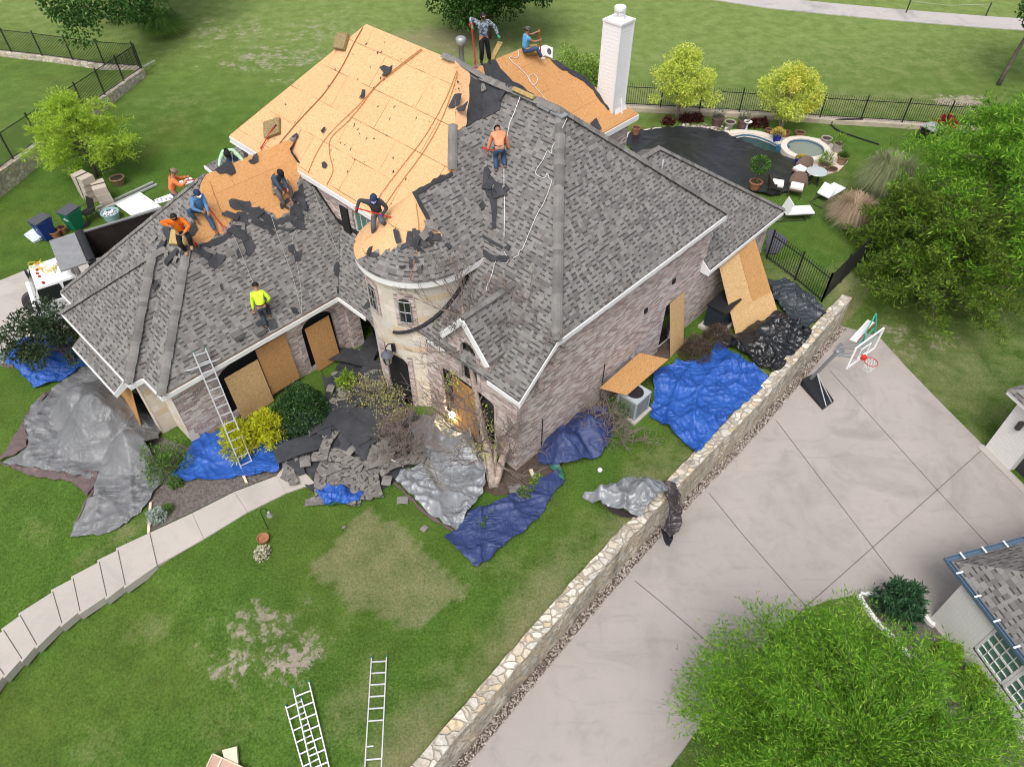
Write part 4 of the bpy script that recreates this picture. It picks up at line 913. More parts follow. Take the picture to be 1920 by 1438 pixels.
def broad_tree(name, label, base, h, r, m, n_cl=60, per=220, leaf=(0.14, 0.08), trunk=0.2, z0=0.35, lean=(0, 0), clr=0.75, flat=0.75, seed=1, group=None, bark=None, extra=(), stems=1, shape=1.0):
    rg = np.random.default_rng(seed); rn = random.Random(seed); base = Vector(base)
    t = thing(name, label, 'tree', base, 0, group); top = base + Vector((lean[0], lean[1], h)); cz = h * (z0 + 1) / 2; hh = h * (1 - z0) / 2
    C = []
    while len(C) < n_cl:
        d = rg.uniform(-1, 1, 3); q = np.linalg.norm(d)
        if q > 1 or q < 0.35: continue
        k = 1 - (0.45 * max(0, d[2])) * shape
        zz = cz + d[2] * hh; f = zz / h; C.append(np.array([base.x + lean[0] * f + d[0] * r * k, base.y + lean[1] * f + d[1] * r * k, base.z + zz]))
    C += [np.array(e) for e in extra]
    tm = MB()
    for s in range(stems):
        a = 2 * math.pi * s / max(1, stems); off = Vector((math.cos(a), math.sin(a), 0)) * (0 if stems == 1 else 0.14)
        tp = base + Vector((lean[0] * .8, lean[1] * .8, h * 0.8)) + off * (0 if stems == 1 else h * .5)
        pts = limb(base + off * .5, tp, 0.04, 7, rn); tm.tube(pts, [trunk * (1 - .85 * k / 7) for k in range(8)], 8)
    tm.build('trunk', bark or M_bark, t, smooth=True)
    bm_ = MB()
    for c in C:
        f = max(.3, min(.8, (c[2] - base.z) / h - .2)); st = base + Vector((lean[0] * f, lean[1] * f, h * f)); bm_.tube(limb(st, c, .08, 4, rn), [trunk * .3, trunk * .2, trunk * .13, trunk * .08, .01], 5, False)
    bm_.build('branches', bark or M_bark, t, smooth=True)
    P = []; D = []
    for c in C:
        k = int(per * rg.uniform(.6, 1.3)); w = rnd_dirs(k, rg); rad = clr * rg.uniform(.7, 1.25) * rg.uniform(0.15, 1, k)[:, None] ** 0.5
        off = w * rad; off[:, 2] *= flat; P.append(c + off); dd = w + rg.normal(size=(k, 3)) * .6; dd[:, 2] -= .25; D.append(dd)
    P = np.concatenate(P); D = np.concatenate(D); n = len(P)
    leaves('crown', P, D, leaf[0] * rg.uniform(.6, 1.4, n), leaf[1] * rg.uniform(.7, 1.3, n), m, t, seed=seed); return t
def feather_tree(name, label, base, h, r, m, n_br=60, per=260, leaf=(0.22, 0.035), trunk=0.12, z0=0.2, seed=1, prof=None, rise=0.15, droop=0.25, bark=None, group=None, spread=0.22, lean=(0, 0), mats2=None):
    rg = np.random.default_rng(seed); rn = random.Random(seed); base = Vector(base); t = thing(name, label, 'tree', base, 0, group)
    axis = lambda f: base + Vector((lean[0] * f, lean[1] * f, h * f))
    MB().tube([axis(k / 8) + Vector((rn.uniform(-.05, .05), rn.uniform(-.05, .05), 0)) for k in range(9)], [trunk * (1 - .9 * k / 8) for k in range(9)], 8).build('trunk', bark or M_bark, t, smooth=True)
    prof = prof or (lambda f: math.sin(math.pi * min(1, f * .9 + .1)) ** .7); bm_ = MB(); P = []; D = []
    for i in range(n_br):
        f = z0 + (1 - z0) * ((i + rn.random()) / n_br); rel = (f - z0) / (1 - z0); a = i * 2.4 + rn.uniform(-.5, .5); L = max(.25, r * prof(rel) * rn.uniform(.7, 1.12))
        p0 = axis(f * .93); ev = Vector((math.cos(a), math.sin(a), 0)); N = 7
        pts = [p0 + ev * L * k / N + Vector((0, 0, L * (rise + rel * .5) * (k / N) - droop * L * (k / N) ** 2)) for k in range(N + 1)]
        bm_.tube(pts, [max(.006, trunk * .32 * (1 - rel * .6) * (1 - k / N)) for k in range(N + 1)], 5, False)
        A = np.array([tuple(q) for q in pts]); nf = max(4, int(per / 11 * max(.35, L / r))); sd = np.array((-ev.y, ev.x, 0)); e3 = np.array((ev.x, ev.y, .15))
        for _ in range(nf):
            s = rg.uniform(.1, 1.0) ** .7; j = min(int(s * N), N - 1); q0 = A[j] + (A[j + 1] - A[j]) * (s * N - j); fl = spread * L * (1.25 - .55 * s) * rg.uniform(.5, 1.3) + .06
            fd = e3 * rg.uniform(.2, 1.0) + sd * rg.normal() * .9 + np.array((0, 0, rg.normal() * .35 + .18)); fd /= np.linalg.norm(fd); k = int(rg.integers(9, 15)); tt = np.linspace(.1, 1, k)
            pos = q0 + fd * (fl * tt)[:, None] + rg.normal(size=(k, 3)) * leaf[0] * .22; pos[:, 2] -= .12 * fl * tt ** 2
            dd = fd * .75 + rg.normal(size=(k, 3)) * .55; P.append(pos); D.append(dd)
    bm_.build('branches', bark or M_bark, t, smooth=True)
    P = np.concatenate(P); D = np.concatenate(D); n = len(P)
    k = max(60, n // 14); ff = rg.uniform(.55, 1.02, k); q = rg.normal(size=(k, 3)) * np.array((.34, .34, .12)) * r * .42; P2 = np.array([tuple(axis(f_)) for f_ in ff]) + q; P2[:, 2] += .1; D2 = q + np.array((0, 0, .5)) + rg.normal(size=(k, 3)) * .3; P = np.concatenate([P, P2]); D = np.concatenate([D, D2]); n = len(P)
    leaves('crown', P, D, leaf[0] * rg.uniform(.6, 1.4, n), leaf[1] * rg.uniform(.7, 1.3, n), m, t, seed=seed); return t
def bush(name, label, px, r, h, m, n=2500, leaf=(.07, .04), cat='shrub', seed=1, out=.8, z=None, group=None, lump=.25, up=.2, fill=.35, stems=None, loc=None):
    rg = np.random.default_rng(seed); b = Vector(loc) if loc is not None else (g(*px) if z is None else at(px[0], px[1], z)); t = thing(name, label, cat, b, 0, group)
    d = rnd_dirs(n, rg); d[:, 2] = np.abs(d[:, 2]) * 1.0 - .12
    ph = rg.uniform(0, 6, 3); lm = 1 + lump * (np.sin(d[:, 0] * 5 + ph[0]) * np.sin(d[:, 1] * 5 + ph[1]) + .6 * np.sin(d[:, 2] * 7 + d[:, 0] * 4 + ph[2])) * .6
    rad = (fill + (1 - fill) * rg.uniform(0, 1, n) ** .35) * lm; P = d * rad[:, None] * np.array([r, r, h]); P[:, 2] = np.maximum(P[:, 2], 0) + .02
    D = d * out + rg.normal(size=(n, 3)) * (1 - out * .55); D[:, 2] += up
    st = MB(); rn = random.Random(seed)
    for k in range(9):
        a = rn.random() * 6.28; st.tube(limb(b, b + Vector((math.cos(a) * r * .6, math.sin(a) * r * .6, h * .65)), .1, 3, rn), [.025, .018, .012, .006], 5, False)
    st.build('stems', stems or M_bark, t)
    leaves('foliage', P + np.array(b), D, leaf[0] * rg.uniform(.6, 1.4, n), leaf[1] * rg.uniform(.7, 1.3, n), m, t, seed=seed); return t
# trees behind the house
b = g(292, 40); broad_tree('oak_tree', 'dark green oak with a stout trunk reaching in from the top left edge', b, 9.5, 6.2, L_oak, 90, 260, (.22, .14), .28, .22, clr=1.25, seed=3, extra=[tuple(at(150, 55, 3.2)), tuple(at(140, 30, 3.6)), tuple(at(115, 15, 4.0)), tuple(at(225, 22, 3.4)), tuple(at(185, 10, 3.6)), tuple(at(100, 5, 4.2)), tuple(at(160, 20, 3.8)), tuple(at(250, 8, 3.2)), tuple(at(205, 5, 3.4)), tuple(at(285, 4, 3.0)), tuple(at(262, 22, 2.8)), tuple(at(235, -5, 3.5))], lean=(-1.5, .8))
b = g(915, 72); broad_tree('oak_tree', 'dark green leafy tree behind the worker with the camouflage shirt', b, 8.5, 4.6, L_oak, 110, 380, (.2, .13), .25, .14, clr=1.2, seed=5, lean=(.2, .5))
b = g(1872, 160); broad_tree('oak_tree', 'thin dark tree with a leaning trunk at the top right edge', b, 9.5, 2.9, L_oak, 46, 230, (.18, .11), .14, .38, clr=.9, seed=8, lean=(2.2, .5))
b = g(182, 332); feather_tree('young_cypress', 'feathery light green young tree beside the sloping stone wall', b, height(b, 182), 1.9, L_cyp, 70, 420, (.16, .035), .11, .26, 11, lambda f: (.35 + 1.0 * math.sin(math.pi * min(1, f * .75 + .25))) * (1 - .25 * f), lean=(.0, 0))
b = g(1268, 224); broad_tree('river_birch', 'yellow green river birch left of its pair by the pool fence', b, height(b, 92), 1.6, L_birch, 64, 190, (.12, .07), .07, .25, clr=.44, seed=13, group='river birches by the pool', bark=M_birchbark, stems=3, extra=[tuple(at(1330, 190, 1.4)), tuple(at(1340, 184, 1.5)), tuple(at(1228, 185, 1.6))])
b = g(1462, 246); t6 = broad_tree('river_birch', 'river birch with a bright yellow right side behind the blue flower pot', b, height(b, 120), 1.65, L_birch, 56, 190, (.12, .07), .07, .25, clr=.44, seed=17, group='river birches by the pool', bark=M_birchbark, stems=3)
P = []; rg = np.random.default_rng(3)
for c in [at(x, y, z) for x, y, z in [(1505, 150, 3.0), (1520, 165, 2.6), (1500, 135, 3.4), (1530, 185, 2.2), (1490, 160, 3.1), (1515, 200, 1.8), (1525, 150, 2.9), (1485, 140, 3.3)]]:
    P.append(np.array(c) + rnd_dirs(230, rg) * .42 * rg.uniform(.2, 1, (230, 1)) ** .5)
P = np.concatenate(P); leaves('yellow_crown', P, rnd_dirs(len(P), rg), .13, .075, L_birchy, t6)
for i, (x, y, r, h) in enumerate([(1072, 168, 1.3, 2.9), (1105, 172, 1.0, 2.2)]):
    bush('leafy_shrub', ['bright green tall shrub behind the orange roof deck near the white bucket', 'smaller bright green shrub between the orange roof deck and the white chimney'][i], (x, y), r, h, L_bright, 3400, (.16, .09), seed=20 + i, lump=.5, fill=.2)
# right side
b = at(1800, 520, -.6); feather_tree('bald_cypress', 'large feathery bright green tree filling the right edge above the juniper', b, 7.2, 4.3, L_cyp2, 120, 560, (.22, .05), .2, .1, 31, lambda f: 1.05 * math.sin(math.pi * min(1, .2 + f * .8)) ** .6, lean=(1.0, 1.5))
b = at(1930, 400, -.3); feather_tree('bald_cypress', 'feathery bright green tree cut by the right edge behind the larger one', b, 6.6, 3.6, L_cyp2, 90, 480, (.22, .05), .18, .1, 33, lambda f: math.sin(math.pi * min(1, .2 + f * .8)) ** .6)
b = at(1735, 560, -.9); feather_tree('juniper_tree', 'dark olive spreading juniper beyond the end of the stone wall', b, 4.6, 3.7, L_jun, 120, 520, (.17, .04), .22, .04, 35, lambda f: (1.0 - .62 * f), .22, .12, spread=.2)
b = at(1655, 480, -.3); feather_tree('juniper_tree', 'smaller dark green juniper between the black fence and the large one', b, 3.4, 1.8, L_jun, 60, 300, (.2, .05), .14, .04, 37, lambda f: (1.0 - .6 * f), .25, .1)
def grass_fountain(name, label, px, r, h, m, m2, n=1500, seed=1, w=.03, cat='ornamental grass', z=None):
    rg = np.random.default_rng(seed); b = g(*px) if z is None else at(*px, z); t = thing(name, label, cat, b)
    for nm, mm, k, hs, rs in (('blades', m, n, 1.0, 1.0), ('dry_blades', m2, n // 2, .55, 1.0)):
        if mm is None: continue
        V = []; F = []
        for i in range(k):
            a = rg.uniform(0, 6.28); rr = r * rs * rg.uniform(.3, 1.05); hh = h * hs * rg.uniform(.7, 1.1); dx, dy = math.cos(a), math.sin(a); sx, sy = -dy * w / 2, dx * w / 2; o = len(V); r0 = rg.uniform(0, .25) * r
            for j, (fr, fz) in enumerate(((0, 0), (.25, .75), (.6, 1.0), (1.0, .72 * rg.uniform(.6, 1.1)))):
                q = (1 - j / 3.4); x, y, z_ = dx * (r0 + rr * fr), dy * (r0 + rr * fr), hh * fz; V += [(x + sx * q, y + sy * q, z_), (x - sx * q, y - sy * q, z_)]
            F += [[o + 2 * j, o + 2 * j + 1, o + 2 * j + 3, o + 2 * j + 2] for j in range(3)]
        mb = MB(); mb.v = V; mb.f = F; mb.mi = [0] * len(F); mb.build(nm, mm, t, True)
    return t
grass_fountain('pampas_grass', 'tall grey green pampas grass beside the big trees near the loungers', (1648, 372), 1.5, 2.0, L_pamp, None, 2600, 41)
grass_fountain('pampas_grass', 'dry tan clump of pampas grass in front of the green one', (1592, 420), 1.25, 1.25, L_tan, L_pamp, 2400, 43)
grass_fountain('grass_clump', 'tall green grass clump around the oak trunk at the top left', (308, 62), 1.9, 1.1, L_shrub, L_bright, 1500, 45, .05)
# bottom right
b = at(1560, 1450, .3); b.z = DRV; feather_tree('bald_cypress', 'big feathery green tree on the grass island at the bottom right corner', b, 4.3, 3.25, L_cyp2, 200, 1250, (.125, .024), .07, .2, 47, lambda f: 1.08 * math.sin(math.pi * min(1, .32 + f * .6)) ** .55, .3, .2, spread=.2)
feather_tree('evergreen_shrub', 'dark blue green conifer shrub inside the white bed edging by the driveway', at(1672, 1150, DRV), 1.5, .72, L_ever, 46, 130, (.14, .05), .05, .03, 49, lambda f: (1 - .6 * f), .35, .0)
bush('round_shrub', 'small round lime green shrub beside the white neighbour house window', (1772, 1235), .42, .8, L_lime, 2600, (.06, .04), z=DRV, seed=51, lump=.15)
bush('round_shrub', 'round dark green shrub against the white house wall beyond the feathery tree', (1850, 1350), .6, .9, L_holly, 2600, (.07, .045), z=DRV, seed=53, lump=.15)
bush('leafy_shrub', 'lime green shrub under the window of the white house', (1815, 1290), .55, 1.0, L_lime, 2600, (.07, .045), z=DRV, seed=54, lump=.3)
bush('red_stem_plant', 'small red stemmed plant in the dark mulch bed near the white house', (1744, 1222), .1, .5, L_red, 160, (.16, .02), 'plant', 55, z=DRV + .08, up=1.5, out=.3)
# front garden
bush('holly_bush', 'big round dark green bush in front of the boarded arched windows', (573, 792), 1.08, 1.75, L_holly, 9000, (.085, .05), seed=57, lump=.12, out=.6, fill=.55)
feather_tree('golden_shrub', 'bright yellow feathery shrub behind the leaning ladder, left of its pair', g(456, 838), .95, .78, L_gold, 46, 160, (.15, .03), .03, .02, 59, lambda f: (1 - .75 * f), .6, .15, group='golden feathery shrubs')
feather_tree('golden_shrub', 'bright yellow feathery shrub touching the big dark round bush, right of its pair', g(508, 822), 1.05, .78, L_gold, 46, 160, (.15, .03), .03, .02, 61, lambda f: (1 - .75 * f), .6, .15, group='golden feathery shrubs')
feather_tree('golden_shrub', 'small yellow green shrub beside the shingle debris near the entry', g(654, 738), .8, .45, L_lime, 30, 110, (.14, .03), .03, .02, 63, lambda f: (1 - .7 * f), .6, .15)
bush('leafy_shrub', 'loose green shrub at the corner of the grey tarp and the brick wing', (318, 880), .85, 1.0, L_shrub, 2600, (.09, .035), seed=65, lump=.5, fill=.15)
bush('leafy_shrub', 'small green shrub poking out at the left end of the blue tarp', (334, 908), .24, .3, L_shrub, 420, (.08, .04), seed=66, lump=.3)
bush('silver_bush', 'small silvery grey bush by the white edging board of the planting bed', (296, 972), .3, .42, L_silver, 1100, (.07, .03), seed=67, lump=.35)
bush('leafy_shrub', 'small dark green shrub right behind the silvery bush', (316, 958), .2, .3, L_shrub, 400, (.06, .03), seed=68)
bush('leafless_bush', 'dense brown leafless bush in front of the board on the long brick wall', (1303, 668), .62, 1.05, L_brown, 5200, (.13, .012), seed=69, lump=.15, out=.5, group='brown leafless bushes'); bush('leafless_bush', 'brown leafless bush behind the other one, nearer the black bin', (1342, 640), .6, .85, L_brown, 4200, (.13, .012), seed=70, lump=.15, out=.5, group='brown leafless bushes')
bush('leafy_shrub', 'dark green shrub against the brick wall left of the grey air conditioner', (1165, 775), .55, .8, L_shrub, 1800, (.08, .045), seed=71, lump=.4)
for i, (x, y) in enumerate([(1008, 905), (985, 928), (925, 960), (905, 985)]): bush('low_plant', ['low yellow green plant by the green tarp corner', 'low green plant beside the white trim scrap', 'low green plant at the foot of the birch', 'low green plant between the silver tarp and the navy tarp'][i], (x, y), .28, .22, [L_lime, L_shrub, L_shrub, L_shrub][i], 420, (.08, .04), 'plant', 73 + i)
for i, (x, y) in enumerate([(18, 672), (38, 654)]): bush('succulent', ['grey green succulent at the left edge of the blue tarp', 'grey green succulent in the rock bed by the side driveway'][i], (x, y), .3, .25, L_silver, 260, (.22, .06), 'plant', 78 + i, out=.9)
b = g(150, 690); broad_tree('crape_myrtle', 'dark leaved small tree over the blue tarp by the white truck', b, 2.7, 1.5, L_myrt, 42, 180, (.12, .06), .05, .3, clr=.42, seed=81, stems=3, lean=(-.9, .3))
# twiggy plants
def twigs(t, starts, depth, L, rad, spread, seed, m, name='branches', up=.25, leafm=None, leafn=0, ends=None):
    rn = random.Random(seed); mb = MB(); tips = []
    def grow(p, d, L, r, k):
        q = p + d * L; mid = p + d * L * .5 + Vector((rn.uniform(-1, 1), rn.uniform(-1, 1), rn.uniform(-.5, .8))) * L * .08
        mb.tube([p, mid, q], [r, r * .8, r * .62], 4 if r < .02 else 6, False); tips.append((q, d))
        if k <= 0: return
        for j in range(2 if rn.random() < .55 else 3):
            nd_ = (d + Vector((rn.gauss(0, spread), rn.gauss(0, spread), rn.gauss(up, spread * .6)))).normalized(); f = rn.uniform(.45, 1.0); grow(p + (q - p) * f, nd_, L * rn.uniform(.62, .9), max(.0065, r * .62), k - 1)
    for p, d, l in starts: grow(Vector(p), Vector(d).normalized(), l, rad, depth)
    mb.build(name, m, t); return tips
b = g(925, 912); bt = thing('river_birch', 'nearly leafless multi stemmed birch at the front corner of the brick house', 'tree', b)
tm = MB(); starts = []
for pts, r in ([[(925, 912, 0), (918, 860, .75), (900, 780, 1.9), (884, 690, 3.3), (872, 620, 4.4), (868, 575, 5.2)], .105], [[(928, 912, 0), (946, 850, .8), (985, 770, 1.9), (1002, 715, 2.7), (1022, 665, 3.5), (1040, 610, 4.4)], .1], [[(922, 915, 0), (905, 850, .6), (890, 840, .8), (880, 800, 1.2)], .06], [[(926, 912, 0), (928, 850, .8), (930, 835, 1.0)], .07]):
    P3 = [at(*p) for p in pts]; P3[0].z = 0; sm = smooth_line(P3, 4); tm.tube(sm, [r * (1.5 - 1.1 * k / len(sm)) for k in range(len(sm))], 7)
    for k in range(len(sm) // 4, len(sm)):
        q = sm[k]; starts.append((q, (random.uniform(-1, 1), random.uniform(-1, 1), random.uniform(.2, 1.1)), 1.0))
    starts.append((sm[-1], (sm[-1] - sm[-3]), .9))
tm.build('trunk', M_birchbark, bt, smooth=True)
tips = twigs(bt, starts, 4, 1.05, .026, .42, 5, M_twig, up=.3)
rg = np.random.default_rng(5); TP = np.array([tuple(p) for p, d in tips]); zs_ = [at(x, y, z) for x, y, z in [(888, 655, 3.4), (850, 715, 2.6), (925, 800, 1.4), (905, 760, 2.0), (838, 790, 1.5), (920, 840, 1.0), (880, 620, 4), (900, 840, .9), (832, 625, 3.8)]]
P = np.concatenate([np.array(c) + rg.normal(size=(90, 3)) * .2 for c in zs_]); leaves('foliage', P, rnd_dirs(len(P), rg), .085, .05, L_birch, bt)
def twig_bush(name, label, px, n, L, seed, m=M_twig, depth=3, leafm=None, per=0, rad=.014, sp=.55, up=.25, base_r=.3, lsize=(.06, .04)):
    b = g(*px); t = thing(name, label, 'shrub', b); rn = random.Random(seed)
    st = [(b + Vector((rn.uniform(-base_r, base_r), rn.uniform(-base_r, base_r), .02)), (rn.gauss(0, .6), rn.gauss(0, .6), 1.0), L * rn.uniform(.7, 1.2)) for _ in range(n)]
    tips = twigs(t, st, depth, L, rad, sp, seed, m, up=up)
    if leafm:
        rg = np.random.default_rng(seed); P = np.concatenate([np.array(p) + rg.normal(size=(per, 3)) * .09 for p, d in tips]); leaves('foliage', P, rnd_dirs(len(P), rg), lsize[0], lsize[1], leafm, t)
    return t
twig_bush('flowering_shrub', 'pale yellow leaved twiggy shrub beside the brick pillar of the entry', (705, 762), 12, .62, 91, leafm=L_pale, per=4, depth=3)
twig_bush('flowering_shrub', 'sparse pale yellow twiggy shrub over the shingle debris below the tower', (752, 800), 13, .55, 93, leafm=L_pale, per=2, depth=3)
twig_bush('leafless_bush', 'grey leafless twigs spreading over the shingle debris and silver tarp', (768, 845), 20, .75, 95, depth=4, sp=.7, up=.12)
twig_bush('leafless_bush', 'spreading leafless twigs over the navy tarp mound by the long brick wall', (1130, 815), 18, .75, 97, depth=3, sp=.7, up=.12)
twig_bush('leafless_bush', 'leafless twigs at the edge of the lawn beside the navy mound', (1170, 830), 9, .5, 99, depth=3, sp=.7, up=.05)
# ================================================================ TARPS AND SHEETS
def tarp_mat(name, col, rough=0.42, fold=1.0, spec=0.45, col2=None):
    m, nt, b = newmat(name); v = coord(nt, 'World')
    d1 = nz(nt, mapping(nt, v, (.45, 1.5, 1), (0, 0, .5)), 1.5, 2, .5, 1.2); d2 = nz(nt, mapping(nt, v, (1.3, .5, 1), (0, 0, -.2)), 1.9, 2, .5, 1.0)
    r1 = mth(nt, 'ABSOLUTE', mth(nt, 'SUBTRACT', d1, .5)); r2 = mth(nt, 'ABSOLUTE', mth(nt, 'SUBTRACT', d2, .5))
    h = mth(nt, 'ADD', mth(nt, 'POWER', mth(nt, 'SUBTRACT', 1.0, r1), 9.0), mth(nt, 'MULTIPLY', mth(nt, 'POWER', mth(nt, 'SUBTRACT', 1.0, r2), 12.0), .7))
    if col2: nt.links.new(ramp(nt, nz(nt, v, 1.2, 5, .6), [(.38, col), (.66, col2)]), b.inputs['Base Color'])
    else: b.inputs['Base Color'].default_value = c4(col)
    b.inputs['Roughness'].default_value = rough; b.inputs['Specular IOR Level'].default_value = spec
    h = mth(nt, 'MULTIPLY', h, ramp(nt, nz(nt, v, .55, 2), [(.38, .15), (.62, 1.2)])); bump(nt, b, mth(nt, 'ADD', h, mth(nt, 'MULTIPLY', nz(nt, v, 7, 3), .2)), .6 * fold, .06); return m
T_blue = tarp_mat('bright_blue_tarp', (0.014, 0.072, 0.32), .45, 1, .4, (0.025, 0.105, 0.40)); T_navy = tarp_mat('navy_tarp', (0.022, 0.038, 0.12), .5, .8, .35, (0.04, 0.06, 0.165))
T_grey = tarp_mat('grey_tarp', (0.13, 0.134, 0.138), .42, .7, .45, (0.18, 0.184, 0.188)); T_brown = tarp_mat('brown_tarp_underside', (0.12, 0.085, 0.083), .5, .7, .35)
T_silver = tarp_mat('silver_tarp', (0.22, 0.235, 0.25), .3, 1.1, .6, (0.16, 0.17, 0.182)); T_black = tarp_mat('black_plastic_sheeting', (0.010, 0.011, 0.013), .28, 1.1, .6)
T_char = tarp_mat('charcoal_tarp', (0.032, 0.04, 0.048), .4, .9, .5); T_green = tarp_mat('green_tarp_underside', (0.03, 0.12, 0.095), .5, .7, .35); T_dbrown = tarp_mat('dark_brown_tarp', (0.045, 0.035, 0.036), .35, 1.1, .5)
def ridged(x, y, s, a, ang, seed):
    c, q = math.cos(ang), math.sin(ang); X, Y = (x * c + y * q) * s, (-x * q + y * c) * s * .3
    n = noise.noise((X + .6 * noise.noise((X * .5, Y * .5, seed + 9)), Y, seed)); return a * (1 - min(1, abs(n) * 1.6)) ** (5 if s > 1.2 else 3)
def tarp_z(bumps, wr, seed, ang, lift=.025, zf=None):
    bs = [(g(px, py), r, h, k) for px, py, r, h, k in [(b + (1.0,))[:5] for b in bumps]]
    def f(x, y):
        z = (zf(x, y) if zf else G(x, y)) + lift; kf = .3 + 1.25 * sstep(-.3, .35, noise.noise((x * .7, y * .7, seed + 20)))
        e = 0
        for p, r, h, k in bs:
            d = math.hypot(x - p.x, y - p.y) / r
            if d < 1: e = max(e, h * (1 - d ** (1.6 * k)) ** 1.4) if h > 0 else e
        z += e; kf *= .75
        z += ridged(x, y, .95, wr * 1.3, ang, seed) + kf * (ridged(x, y, 1.9, wr * 1.0, ang + 1.1, seed + 3) + ridged(x, y, 1.4, wr * 1.2, ang - .8, seed + 5)) + .5 * wr * noise.noise((x * 1.3, y * 1.3, seed)) + kf * (ridged(x, y, 2.8, wr * .8, ang + .5, seed + 7) + ridged(x, y, 3.8, wr * .5, ang - 1.0, seed + 8))
        return z
    return f
def drape(name, label, px, m, bumps=(), wr=.07, seed=1, ang=0.3, lift=.025, zf=None, parent=None, part=None, step=.062, zpx=None, cat='tarp'):
    """a loose sheet lying on the ground: outline, folds, and what it covers"""
    out = [tuple(g(*p).to_2d()) if zpx is None else tuple(at(p[0], p[1], zpx).to_2d()) for p in px]
    rn = random.Random(seed); o2 = []
    for a, b in zip(out, out[1:] + out[:1]):
        a, b = Vector(a), Vector(b); k = max(1, int((b - a).length / .12)); nn = Vector((-(b - a).y, (b - a).x)).normalized()
        for j in range(k): t = j / k; o2.append(tuple(a + (b - a) * t + nn * (.035 * math.sin(j * 1.3 + seed) * min(1, 4 * t * (1 - t) + .0) + rn.uniform(-.012, .012))))
    f = tarp_z(bumps, wr, seed, ang, lift, zf); mb = sheet(o2, f, .02, step=step)
    if parent is not None: return mb.build(part, m, parent, smooth=True)
    c = sum((Vector(q) for q in o2), Vector((0, 0))) / len(o2); t = thing(name, label, cat, (c.x, c.y, G(c.x, c.y))); mb.build('sheet', m, t, smooth=True); return t
t = drape('grey_tarp', 'huge grey tarp with brown folded edges heaped over bushes left of the garage', [(160, 684), (205, 678), (238, 720), (268, 765), (300, 800), (302, 830), (283, 850), (296, 872), (312, 897), (276, 950), (240, 982), (205, 1001), (133, 1009), (158, 962), (180, 930), (182, 905), (130, 890), (60, 882), (5, 870), (50, 845), (56, 830), (46, 800), (62, 762), (108, 728)], T_grey, [(205, 800, 1.7, 1.5), (165, 765, 1.3, 1.0), (255, 850, 1.1, .9)], .07, 11, .9)
for i, P in enumerate([[(108, 728), (64, 758), (40, 800), (20, 835), (-2, 868), (30, 855), (54, 842), (50, 806), (66, 770)], [(-2, 870), (60, 880), (125, 884), (186, 888), (182, 905), (168, 934), (134, 905), (60, 895)], [(166, 934), (184, 896), (178, 925), (150, 975), (131, 1010)]]): drape('', '', P, T_brown, (), .05, 12 + i, .4, .05, parent=t, part='brown_edge')
drape('blue_tarp', 'crumpled bright blue tarp under the dark small tree at the left edge', [(50, 642), (100, 628), (140, 640), (165, 690), (112, 718), (66, 731), (40, 705), (18, 690), (36, 668)], T_blue, [(90, 680, 1.5, .7), (60, 665, .8, .5)], .16, 21, 1.2)
t = drape('blue_tarp', 'bright blue tarp at the foot of the leaning ladder', [(372, 822), (420, 812), (470, 812), (515, 815), (527, 850), (526, 887), (480, 894), (400, 902), (345, 905), (324, 896), (350, 868), (362, 845)], T_blue, [(440, 835, 1.0, .18)], .09, 31, .2)
t = drape('navy_tarp', 'torn navy tarp strip between the yellow shrubs and the shingle debris', [(512, 825), (540, 803), (560, 795), (567, 810), (572, 848), (528, 852)], T_navy, (), .12, 33, .8); drape('', '', [(515, 846), (545, 840), (556, 863), (522, 864)], T_green, (), .06, 34, .3, .05, parent=t, part='green_corner')
t = drape('blue_tarp', 'small blue tarp with a green corner under the lower edge of the shingle debris', [(598, 936), (620, 922), (660, 925), (684, 930), (675, 945), (645, 952), (610, 953)], T_blue, [(640, 936, .7, .2)], .12, 35, .2); drape('', '', [(610, 952), (630, 922), (636, 926), (641, 951)], T_green, (), .06, 36, .3, .14, parent=t, part='green_corner')
t = drape('silver_tarp', 'silver tarp spread below the front window beside the leafless birch', [(768, 800), (800, 786), (830, 795), (868, 818), (900, 850), (913, 895), (906, 930), (882, 962), (856, 999), (800, 962), (742, 905), (765, 885), (792, 878), (782, 840)], T_silver, [(800, 812, .9, .4), (870, 850, 1.0, .3)], .13, 41, .7)
drape('', '', [(742, 905), (800, 962), (856, 999), (858, 1004), (798, 968), (738, 908)], T_brown, (), .02, 42, .3, .05, parent=t, part='hem')
drape('navy_tarp', 'long navy tarp lying on the lawn right of the silver tarp', [(833, 1012), (858, 990), (882, 962), (930, 948), (1000, 908), (1045, 890), (1059, 905), (1036, 930), (1012, 972), (985, 998), (950, 1020), (922, 1048), (895, 1069), (868, 1046), (862, 1036)], T_navy, [(940, 985, 1.3, .16), (1030, 905, .6, .2)], .10, 51, .75)
t = drape('navy_tarp', 'navy tarp mound covering bushes along the long brick wall', [(1008, 868), (1012, 845), (1030, 822), (1068, 795), (1100, 775), (1130, 768), (1152, 790), (1144, 830), (1126, 860), (1062, 878), (1030, 878)], T_navy, [(1060, 845, 1.0, .7), (1108, 815, 1.1, .8)], .10, 61, .6); drape('', '', [(1020, 862), (1038, 868), (1052, 886), (1058, 908), (1040, 892)], T_green, (), .05, 62, .3, .12, parent=t, part='green_corner')
drape('blue_tarp', 'large bright blue tarp between the grey air conditioner and the retaining wall', [(1222, 702), (1246, 690), (1268, 682), (1300, 682), (1328, 668), (1348, 640), (1362, 655), (1400, 685), (1441, 712), (1418, 742), (1372, 780), (1330, 830), (1301, 861), (1285, 838), (1246, 803), (1218, 785), (1226, 745)], T_blue, [(1240, 715, .7, .3)], .11, 71, -.5)
